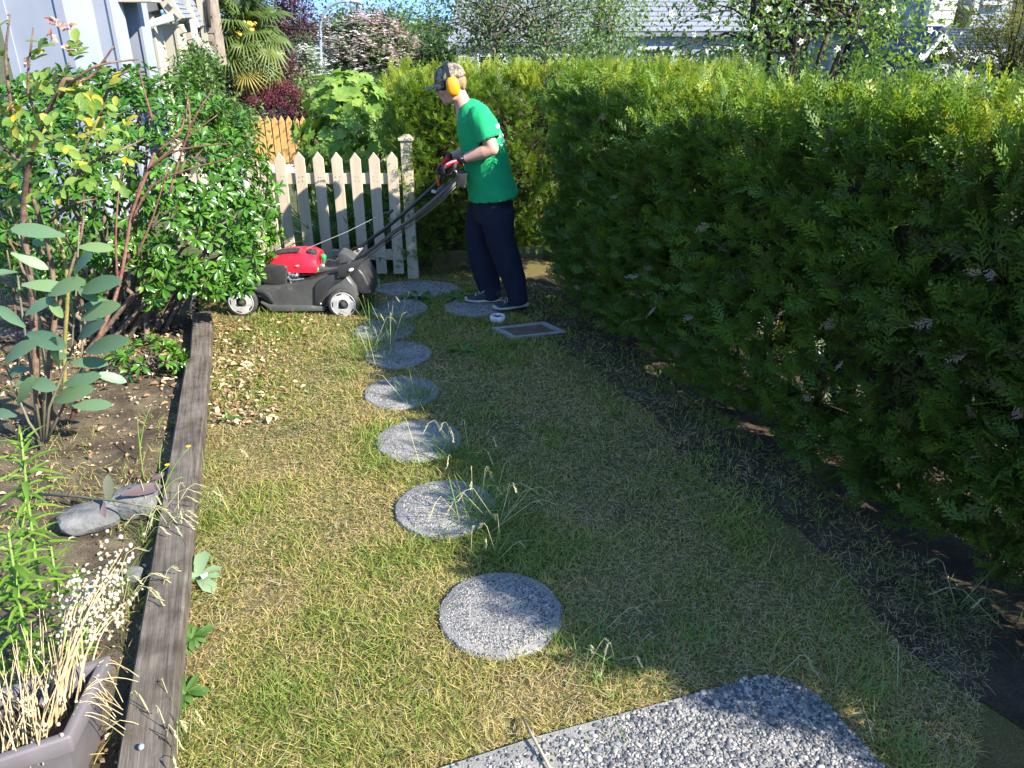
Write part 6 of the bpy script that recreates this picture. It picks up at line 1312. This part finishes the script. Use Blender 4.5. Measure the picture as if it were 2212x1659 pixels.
# climbing vine and leaves at the foot of the porch
Y = 9.2; c = at_Y(420, 130, Y); tree('climbing_vine', 'green climbing vine on the porch behind the glossy shrub', 'vine', (c.x, Y, -.05), (c.x, Y, c.z - .3), (.22, .25, .45), 70, 34, .05, M_lstew, M_bark3, 1, .10, .02, (.35, .2), limbs=14)
# --- street lamp
Y = 32; lp = thing('street_lamp', (at_Y(694, 190, Y).x, Y, gz_(-6, Y)), 'tall curved grey street lamp between the purple plum and the pink dogwood', 'street lamp'); M_lamp = mat('grey painted steel', (.28, .33, .36), .45, .5, .3)
pts = [Vector((at_Y(694, 190, Y).x, Y, gz_(-6, Y)))] + [at_Y(px, py, Y) for px, py in [(693.5, 140), (692, 80), (692, 58), (694, 42), (700, 27), (711, 15), (725, 7), (742, 3), (758, 2.5)]]
mb = MB().tube(pts, [.085, .07, .055, .052, .050, .048, .046, .044, .042, .040], 12); mb.build('pole', M_lamp, lp, True)
c = at_Y(768, 3.5, Y); MB().loft([[c + Vector((x, math.cos(6.2832 * k / 12) * w, math.sin(6.2832 * k / 12) * h)) for k in range(12)] for x, w, h in [(-.22, .05, .04), (-.10, .12, .07), (.08, .15, .075), (.19, .11, .05), (.23, .03, .02)]]).build('lamp_head', mat('pale lamp housing', (.55, .56, .56), .5, .4), lp, True)
MB().ball(c + Vector((.05, 0, -.055)), (.11, .09, .03), None, 12, 8).build('lens', mat('lamp lens', (.6, .6, .55), .3, .5), lp, True)
# --- parked van beyond the gate
Y = 32; v0 = at_Y(845, 168, Y); gz0 = gz_(v0.x + 2, Y); hv_ = v0.z - gz0
van = thing('parked_van', (v0.x + 2.2, Y, gz0), 'parked vehicle with white roof and dark blue side beyond the gate', 'van'); x0 = v0.x
prof = [(0, .35), (.02, .9), (.10, hv_ * .62), (.25, hv_ - .08), (.5, hv_), (4.1, hv_), (4.35, hv_ - .1), (4.45, .9), (4.45, .35)]
o = MB().prism([(x0 + a, Y - .1, gz0 + b) for a, b in prof], (0, 1.8, 0)).build('body', mat('dark blue car paint', (.02, .045, .10), .25, .5, coat=.6), van, False, .06, 3); sharp(o, 35)
MB().box((x0 + 2.3, Y + .8, gz0 + hv_ + .02), (3.8, 1.7, .07)).build('roof', mat('white car roof', (.78, .78, .77), .35, .5), van, False, .03, 2)
M_glass = mat('dark window glass', (.03, .045, .06), .06, .6)
for a in (.35, 1.6, 2.9): MB().box((x0 + a + .5, Y - .11, gz0 + hv_ * .74), (1.0, .03, hv_ * .28)).build('window', M_glass, van, False, .02, 2)
for a in (.9, 3.6): MB().lathe((x0 + a, Y - .13, gz0 + .33), (0, 1, 0), [(.15, 0), (.32, 0), (.34, .03), (.34, .2), (.1, .2)], 20).build('wheel', M_tyre, van, True)

# ================================================================== BACKGROUND: HOUSES
M_grey = mat('grey house paint', (.24, .26, .30), .7, .3, col2=(.28, .30, .34), scale=2)
M_trim = mat('white house trim', (.50, .50, .49), .6, .3)
M_creamh = mat('cream house trim', (.40, .355, .265), .65, .3, col2=(.44, .395, .30), scale=3)
M_dark = mat('dark porch interior', (.05, .04, .035), .8, .2)
M_shing = mat('grey roof shingles', (.17, .18, .20), .9, .2, col2=(.26, .27, .29), scale=6, bump=.5, bscale=20)
M_cedar = mat('tan wall shingles', (.20, .155, .12), .9, .2, col2=(.30, .25, .205), scale=7, bump=.4)
M_navyroof = mat('dark blue roof shingles', (.035, .05, .10), .8, .3, col2=(.06, .075, .13), scale=6, bump=.4)
M_sidingd = mat('dark grey siding', (.06, .065, .075), .8, .2)
M_sidinggrey = mat('blue grey siding', (.26, .29, .34), .75, .25, col2=(.30, .33, .38), scale=3)
M_sidingc = mat('cream siding', (.60, .57, .48), .75, .25)
M_brown = mat('brown gable board', (.12, .06, .035), .8, .2)
def shingles(parent, a, b, c, rows, cols, m, th=.012, name='shingle', maxn=300):
    """overlapping shingles on the plane a (left foot), b (right foot), c (left top)"""
    a, b, c = Vector(a), Vector(b), Vector(c); ux, uy = (b - a) / cols, (c - a) / rows; nrm = ux.cross(uy).normalized(); proto = None; k = 0
    dx = ux.normalized(); 
    me = MB().prism([(-.49 * ux.length, 0, 0), (.49 * ux.length, 0, 0), (.49 * ux.length, 1.12 * uy.length, 0), (-.49 * ux.length, 1.12 * uy.length, 0)], (0, 0, th)).mesh(name); me.materials.append(m)
    y0 = uy.normalized(); tilt = math.atan2(th * 1.1, uy.length)
    for r_ in range(rows):
        for q in range(cols):
            if k >= maxn: return
            off = .5 if r_ % 2 else 0; p = a + ux * (q + .5 + off * .98 - (.25)) + uy * r_ + nrm * th * .3
            y1 = (y0 * math.cos(tilt) - nrm * math.sin(tilt)); z1 = dx.cross(y1)
            o = bpy.data.objects.new(name, me) if proto is None else proto.copy(); proto = o; COL.objects.link(o)
            if k == 0: hang(o, parent)
            M4 = Matrix((dx, y1, z1)).transposed().to_4x4(); M4.translation = p + nrm * (th * 1.1 + random.uniform(0, .003)); o.matrix_basis = M4; k += 1
def siding(parent, a, b, h, n, m, name='siding_board', th=.02):
    a, b = Vector(a), Vector(b); d = (b - a).normalized(); nr = Vector((d.y, -d.x, 0)); hh = h / n
    for i in range(n):
        z = Vector((0, 0, hh * i)); mb = MB().add([a + z + nr * th, b + z + nr * th, b + z + Vector((0, 0, hh)) + nr * .004, a + z + Vector((0, 0, hh)) + nr * .004, a + z - nr * .01, b + z - nr * .01, b + z + Vector((0, 0, hh)) - nr * .01, a + z + Vector((0, 0, hh)) - nr * .01], [(0, 1, 2, 3), (4, 7, 6, 5), (0, 4, 5, 1), (3, 2, 6, 7), (0, 3, 7, 4), (1, 5, 6, 2)]); mb.build(name, m, parent)
def column(parent, px0, px1, pytop, Y, m, name='column', zb=-.1, w2=None, trim=True):
    a, b = at_Y(px0, pytop, Y), at_Y(px1, pytop, Y); w = b.x - a.x; z1 = a.z; x = (a.x + b.x) / 2
    o = MB().box((x, Y + w / 2, (zb + z1) / 2), (w, w, z1 - zb)).build(name, m, parent, False, .006, 1)
    if trim:
        mb = MB()
        for s in (-1, 1): mb.box((x + s * w * .44, Y - .008, (zb + z1) / 2), (w * .13, .018, z1 - zb - .002))
        mb.build('corner_board', m, o)
    return o
# --- porch row on the left
ph = thing('porch_house', (-5.6, 10.5, -.05), 'grey and cream row house with porch columns at the upper left', 'house')
column(ph, -75, 78, -260, 8.6, M_grey); column(ph, 146, 208, -150, 9.2, M_grey); column(ph, 226, 274, -120, 9.7, M_grey); column(ph, 285, 328, 30, 10.6, M_creamh); column(ph, 334, 380, 52, 11.2, M_creamh)
a = at_Y(66, -40, 9.0); MB().box((a.x + .06, 9.1, 1.2), (.13, .13, 2.7)).build('door_trim', M_creamh, ph, False, .004, 1)
a, b = at_Y(20, 13, 9.25), at_Y(300, 13, 9.25); MB().box(((a.x + b.x) / 2 - .2, 9.5, a.z + .22), (b.x - a.x + .6, .25, .36)).build('beam', M_creamh, ph, False, .006, 1)
w0, w1 = at_Y(40, 60, 11.3), at_Y(330, 60, 11.3); MB().box(((w0.x + w1.x) / 2, 11.5, 1.6), (w1.x - w0.x, .3, 3.6)).build('back_wall', M_cedar, ph)
for u in (.18, .55): 
    x = w0.x + (w1.x - w0.x) * u; f = MB().box((x, 11.33, 1.9), (.9, .06, 1.5)).build('window', M_creamh, ph, False, .006, 1); MB().box((x, 11.295, 1.9), (.76, .02, 1.36)).build('pane', M_glass, f); MB().box((x, 11.283, 1.9), (.03, .01, 1.36)).box((x, 11.282, 1.9), (.76, .01, .03)).build('glazing_bar', M_creamh, f)
# eave, gutter and downspout
g0_, g1_ = at_Y(268, 22, 9.8), at_Y(356, 6, 11.0); MB().bar(g0_, g1_, .14, .12).build('gutter', mat('dark gutter', (.09, .09, .095), .5, .4), ph, False, .01, 1)
d1, d2, d3, d4 = at_Y(374, 36, 10.5), at_Y(312, 56, 10.45), at_Y(301, 70, 10.42), at_Y(304, 170, 10.40)
MB().tube([d1, d2, d2.lerp(d3, .5) + Vector((-.012, 0, 0)), d3, d4], .042, 8).build('downspout', M_trim, ph, True)
# porch roofs sloping towards the street
def roof(px, Ys, m, th=.10):
    P = [at_Y(a_, b_, y) for (a_, b_), y in zip(px, Ys)]; n_ = (P[1] - P[0]).cross(P[2] - P[0]).normalized()
    if n_.z < 0: n_ = -n_
    o = MB().prism([p - n_ * th for p in P], n_ * th).build('roof', m, ph); return o, P
r1, P = roof([(345, -25), (385, 42), (414, 40), (400, -30)], [10.6, 10.6, 12.6, 12.6], M_shing); shingles(r1, P[1], P[2], P[0], 6, 6, M_shing, .014)
r2, P = roof([(395, 2), (420, 60), (455, 52), (430, -10)], [12.4, 12.4, 14.6, 14.6], M_shing); shingles(r2, P[1], P[2], P[0], 5, 6, M_shing, .014)
r3, P = roof([(400, 62), (462, 128), (492, 124), (452, 62)], [12.6, 12.6, 15.6, 15.6], M_shing); shingles(r3, P[1], P[2], P[0], 8, 6, M_shing, .014)
for (pa, pb, ya, yb) in [((345, -22), (386, 45), 10.58, 10.58), ((395, 5), (421, 63), 12.38, 12.38), ((398, 66), (463, 132), 12.58, 12.58)]: MB().bar(at_Y(*pa, ya), at_Y(*pb, yb), .05, .16).build('rake_board', M_creamh, ph, False, .004, 1)
for (pa, pb, y) in [((330, 95), (398, 62), 11.3), ((376, 88), (418, 76), 12.2)]: MB().bar(at_Y(*pa, y), at_Y(*pb, y), .09, .09).build('bracket', M_creamh, ph, False, .004, 1)
q = at_Y(420, 70, 12.3); MB().box(q, (.07, .07, .35)).build('finial_post', M_trim, ph)
# tan shingled wall rising behind
w0, w1 = at_Y(392, 60, 13.4), at_Y(462, 60, 13.4); wz = at_Y(392, 112, 13.4).z; MB().box(((w0.x + w1.x) / 2, 13.6, wz + 1.1), (w1.x - w0.x, .35, 2.6)).build('shingled_wall', M_cedar, ph)
shingles(ph, (w0.x, 13.42, wz + .15), (w1.x, 13.42, wz + .15), (w0.x, 13.42, wz + 1.6), 12, 5, M_cedar, .014, 'wall_shingle')
MB().box((w1.x - .16, 13.40, wz + 1.05), (.09, .05, 2.3)).build('corner_board', M_creamh, ph); MB().tube([at_Y(449, -5, 13.35), at_Y(452, 60, 13.35)], .03, 8).build('downspout', M_dark, ph, True)
MB().box((-5.6, 10.4, -.12), (4.5, 5, .12)).build('porch_floor', M_concrete, ph)

# --- house at the upper right
h2 = thing('grey_house', (at_Y(2010, 150, 21).x, 21, gz_(11, 21)), 'dark grey house with white porch columns and blue roof at the upper right', 'house')
def S5(cx, cy): return 1865.3 + cx * .273, cy * .273
def p5(cx, cy, Y): return at_Y(*S5(cx, cy), Y)
gz2 = gz_(11, 20)
def block(px0, px1, py0, py1, Y, d, m, name, parent=None):
    a, b = p5(px0, py0, Y), p5(px1, py1, Y); return MB().box(((a.x + b.x) / 2, Y + d / 2, (a.z + b.z) / 2), (abs(b.x - a.x), d, abs(a.z - b.z))).build(name, m, parent or h2)
block(360, 1500, -260, 800, 23.2, 3, M_sidingd, 'wall')
for (x0_, x1_, y0_, y1_, Yq, m_) in [(370, 475, -120, 215, 22.4, M_sidinggrey), (505, 700, -60, 216, 22.0, M_sidingc), (850, 1130, -200, 226, 22.2, M_sidinggrey)]:
    a, b = p5(x0_, y1_, Yq), p5(x1_, y1_, Yq); hh = p5(x0_, y0_, Yq).z - a.z; MB().box(((a.x + b.x) / 2, Yq + .62, a.z + hh / 2), (b.x - a.x, 1.16, hh)).build('wall', m_, h2); siding(h2, a, b, hh, max(3, int(hh / .2)), m_)
for x_, y0_, y1_, Yq in [(482, -60, 330, 21.9), (845, -60, 228, 21.95), (712, 60, 216, 22.6)]:
    a, b = p5(x_, y0_, Yq), p5(x_, y1_, Yq); MB().box((b.x, Yq, (a.z + b.z) / 2), (.12, .12, a.z - b.z)).build('corner_board', M_trim if x_ != 712 else M_sidingd, h2)
def win(x0_, x1_, y0_, y1_, Yq, parent=None):
    a, b = p5(x0_, y0_, Yq), p5(x1_, y1_, Yq); cx_, cz_ = (a.x + b.x) / 2, (a.z + b.z) / 2; w_, hgt = b.x - a.x, a.z - b.z
    f = MB()
    for s in (-1, 1): f.box((cx_ + s * (w_ / 2 - .05), Yq, cz_), (.10, .10, hgt)); f.box((cx_, Yq - .004, cz_ + s * (hgt / 2 - .05)), (w_ - .2, .10, .10))
    f = f.build('window', M_trim, parent or h2); MB().box((cx_, Yq + .02, cz_), (w_ - .19, .02, hgt - .19)).build('pane', M_glass, f)
win(570, 640, -40, 45, 21.9); win(560, 645, 510, 635, 22.9); win(975, 1130, -120, 40, 22.1)
# porch: roof, gable, columns
P = [p5(600, 225, 21.6), p5(1090, 225, 21.6), p5(1150, 440, 19.6), p5(730, 440, 19.6)]; o = MB().prism(P, (0, 0, -.08)).build('porch_roof', M_navyroof, h2); shingles(o, P[3], P[2], P[0], 9, 14, M_navyroof, .02)
ap, gl0, gr0 = p5(600, 275, 19.3), p5(425, 480, 19.3), p5(735, 470, 19.3)
MB().prism([ap - Vector((0, 0, .05)), gl0, gr0], (0, .1, 0)).build('gable_board', M_brown, h2)
for q in (gl0, gr0): MB().bar(ap + Vector((0, -.06, 0)), q + Vector((0, -.06, 0)), .09, .30, (0, -1, 0)).build('rake_board', M_trim, h2)
for q, s in ((gl0, -1), (gr0, 1)): MB().prism([ap + Vector((0, -.08, .12)), q + Vector((s * .10, -.08, .10)), q + Vector((s * .10, 2.0, .10)), ap + Vector((0, 2.0, .12))], (0, 0, .06)).build('gable_roof', M_navyroof, h2)
MB().bar(p5(560, 420, 19.2), p5(640, 400, 19.2), .08, .08).build('brace', M_trim, h2)
a, b = p5(735, 452, 19.5), p5(1150, 445, 19.5); MB().bar(a, b, .25, .28).build('porch_beam', M_trim, h2, False, .01, 1)
for x0_, x1_, yt in [(462, 562, 540), (740, 822, 470), (842, 915, 470), (938, 975, 470)]:
    a, b = p5(x0_, yt + 150, 19.5), p5(x1_, yt + 150, 19.5); zt_ = p5(x0_, yt, 19.5).z; w_ = b.x - a.x; o = MB().box(((a.x + b.x) / 2, 19.5 + w_ / 2, (gz2 + zt_) / 2), (w_, w_, zt_ - gz2)).build('column', M_trim, h2, False, .01, 1); MB().box(((a.x + b.x) / 2, 19.49, (gz2 + zt_) / 2), (w_ * .55, .03, zt_ - gz2 - .3)).build('column_panel', M_grey, o)
c = p5(1000, 590, 21); MB().lathe(c, (0, 0, 1), [(.05, 0), (.09, .02), (.11, .22), (.05, .32), (.01, .36)], 8).build('wall_lantern', M_dark, h2)
# --- houses behind the trees
def plain_house(name, label, px0, px1, py_e, py_r, Y, d, wall, roofm, gable=None):
    a, b = at_Y(px0, py_e, Y), at_Y(px1, py_e, Y); g = gz_((a.x + b.x) / 2, Y); zr = at_Y(px0, py_r, Y + d / 2).z; h = thing(name, ((a.x + b.x) / 2, Y + d / 2, g), label, 'house'); e = .25
    MB().box(((a.x + b.x) / 2, Y + d / 2, (g + a.z) / 2), (b.x - a.x, d, a.z - g)).build('wall', wall, h)
    MB().prism([(a.x, Y + .01, a.z), (a.x, Y + d - .01, a.z), (a.x, Y + d / 2, zr)], (b.x - a.x, 0, 0)).build('gable_wall', wall, h)
    sl = (zr - a.z) / (d / 2)
    for s, y0_ in ((1, Y), (-1, Y + d)):
        P = [Vector((a.x - e, y0_ - s * e, a.z - e * sl + .03)), Vector((b.x + e, y0_ - s * e, a.z - e * sl + .03)), Vector((b.x + e, Y + d / 2, zr + .03)), Vector((a.x - e, Y + d / 2, zr + .03))]; o = MB().prism(P, (0, 0, .10)).build('roof', roofm, h)
        if s == 1: q = [p + Vector((0, 0, .10)) for p in P]; L_ = (q[3] - q[0]).length; shingles(o, q[0], q[1], q[3], 12, 25, roofm, .02)
    for s in (0, 1):
        x = a.x - e + s * (b.x - a.x + 2 * e)
        for yy in (Y - e, Y + d + e): MB().bar((x, yy, a.z - e * sl), (x, Y + d / 2, zr), .06, .22).build('rake_board', M_trim, h)
    n = max(2, int((b.x - a.x) / 2.2))
    for i in range(n):
        x = a.x + (b.x - a.x) * (i + .5) / n; f = MB()
        for s in (-1, 1): f.box((x + s * .5, Y - .03, a.z - 1.0), (.10, .08, 1.3)); f.box((x, Y - .034, a.z - 1.0 + s * .6), (.9, .08, .10))
        f = f.build('window', M_trim, h); MB().box((x, Y - .01, a.z - 1.0), (.9, .02, 1.1)).build('pane', M_glass, f)
    return h
plain_house('shingle_roofed_house', 'house with grey shingle roof seen between the broad tree and the flowering tree', 1345, 1640, 72, -40, 25, 7, M_sidinggrey, M_shing)
plain_house('shingle_roofed_house', 'grey roofed house half hidden behind the broad tree', 985, 1290, 95, 10, 33, 8, mat('tan siding', (.36, .34, .30), .8, .2), M_shing)
plain_house('shingle_roofed_house', 'grey sided house behind the crown of the flowering tree', 1660, 1900, 60, -60, 27, 7, M_sidinggrey, M_shing)
# long lower garden plants hiding the slope beyond the fences
for k, (px, py, Y, rx, rz, m_, lb) in enumerate([(470, 255, 11.5, .45, .35, M_lgn, 'green shrub behind the glossy evergreen'), (840, 215, 13, .6, .5, M_lgn, 'green shrub behind the hydrangea'), (720, 215, 15, .8, .45, M_lstew, 'pale shrub beneath the street lamp'), (1700, 175, 10.2, 1.3, .4, M_lgn, 'grey green shrubs below the flowering tree'), (1960, 195, 12.5, .7, .45, M_lgn, 'dark shrub by the white porch column'), (1250, 150, 11.5, 1.3, .5, M_lgn, 'dense shrub under the broad tree'), (1480, 160, 12, .9, .5, M_lgn, 'shrub behind the head of the second person')]):
    c = at_Y(px, py, Y); tree('garden_shrub', lb, 'shrub', (c.x, Y, gz_(c.x, Y)), (c.x, Y, c.z - rz * .3), (rx, .6, rz), 80, 34, .07, m_, M_bark3, 1, .13, .025, (.4, .22), 'shrubs in the neighbouring gardens', limbs=10)
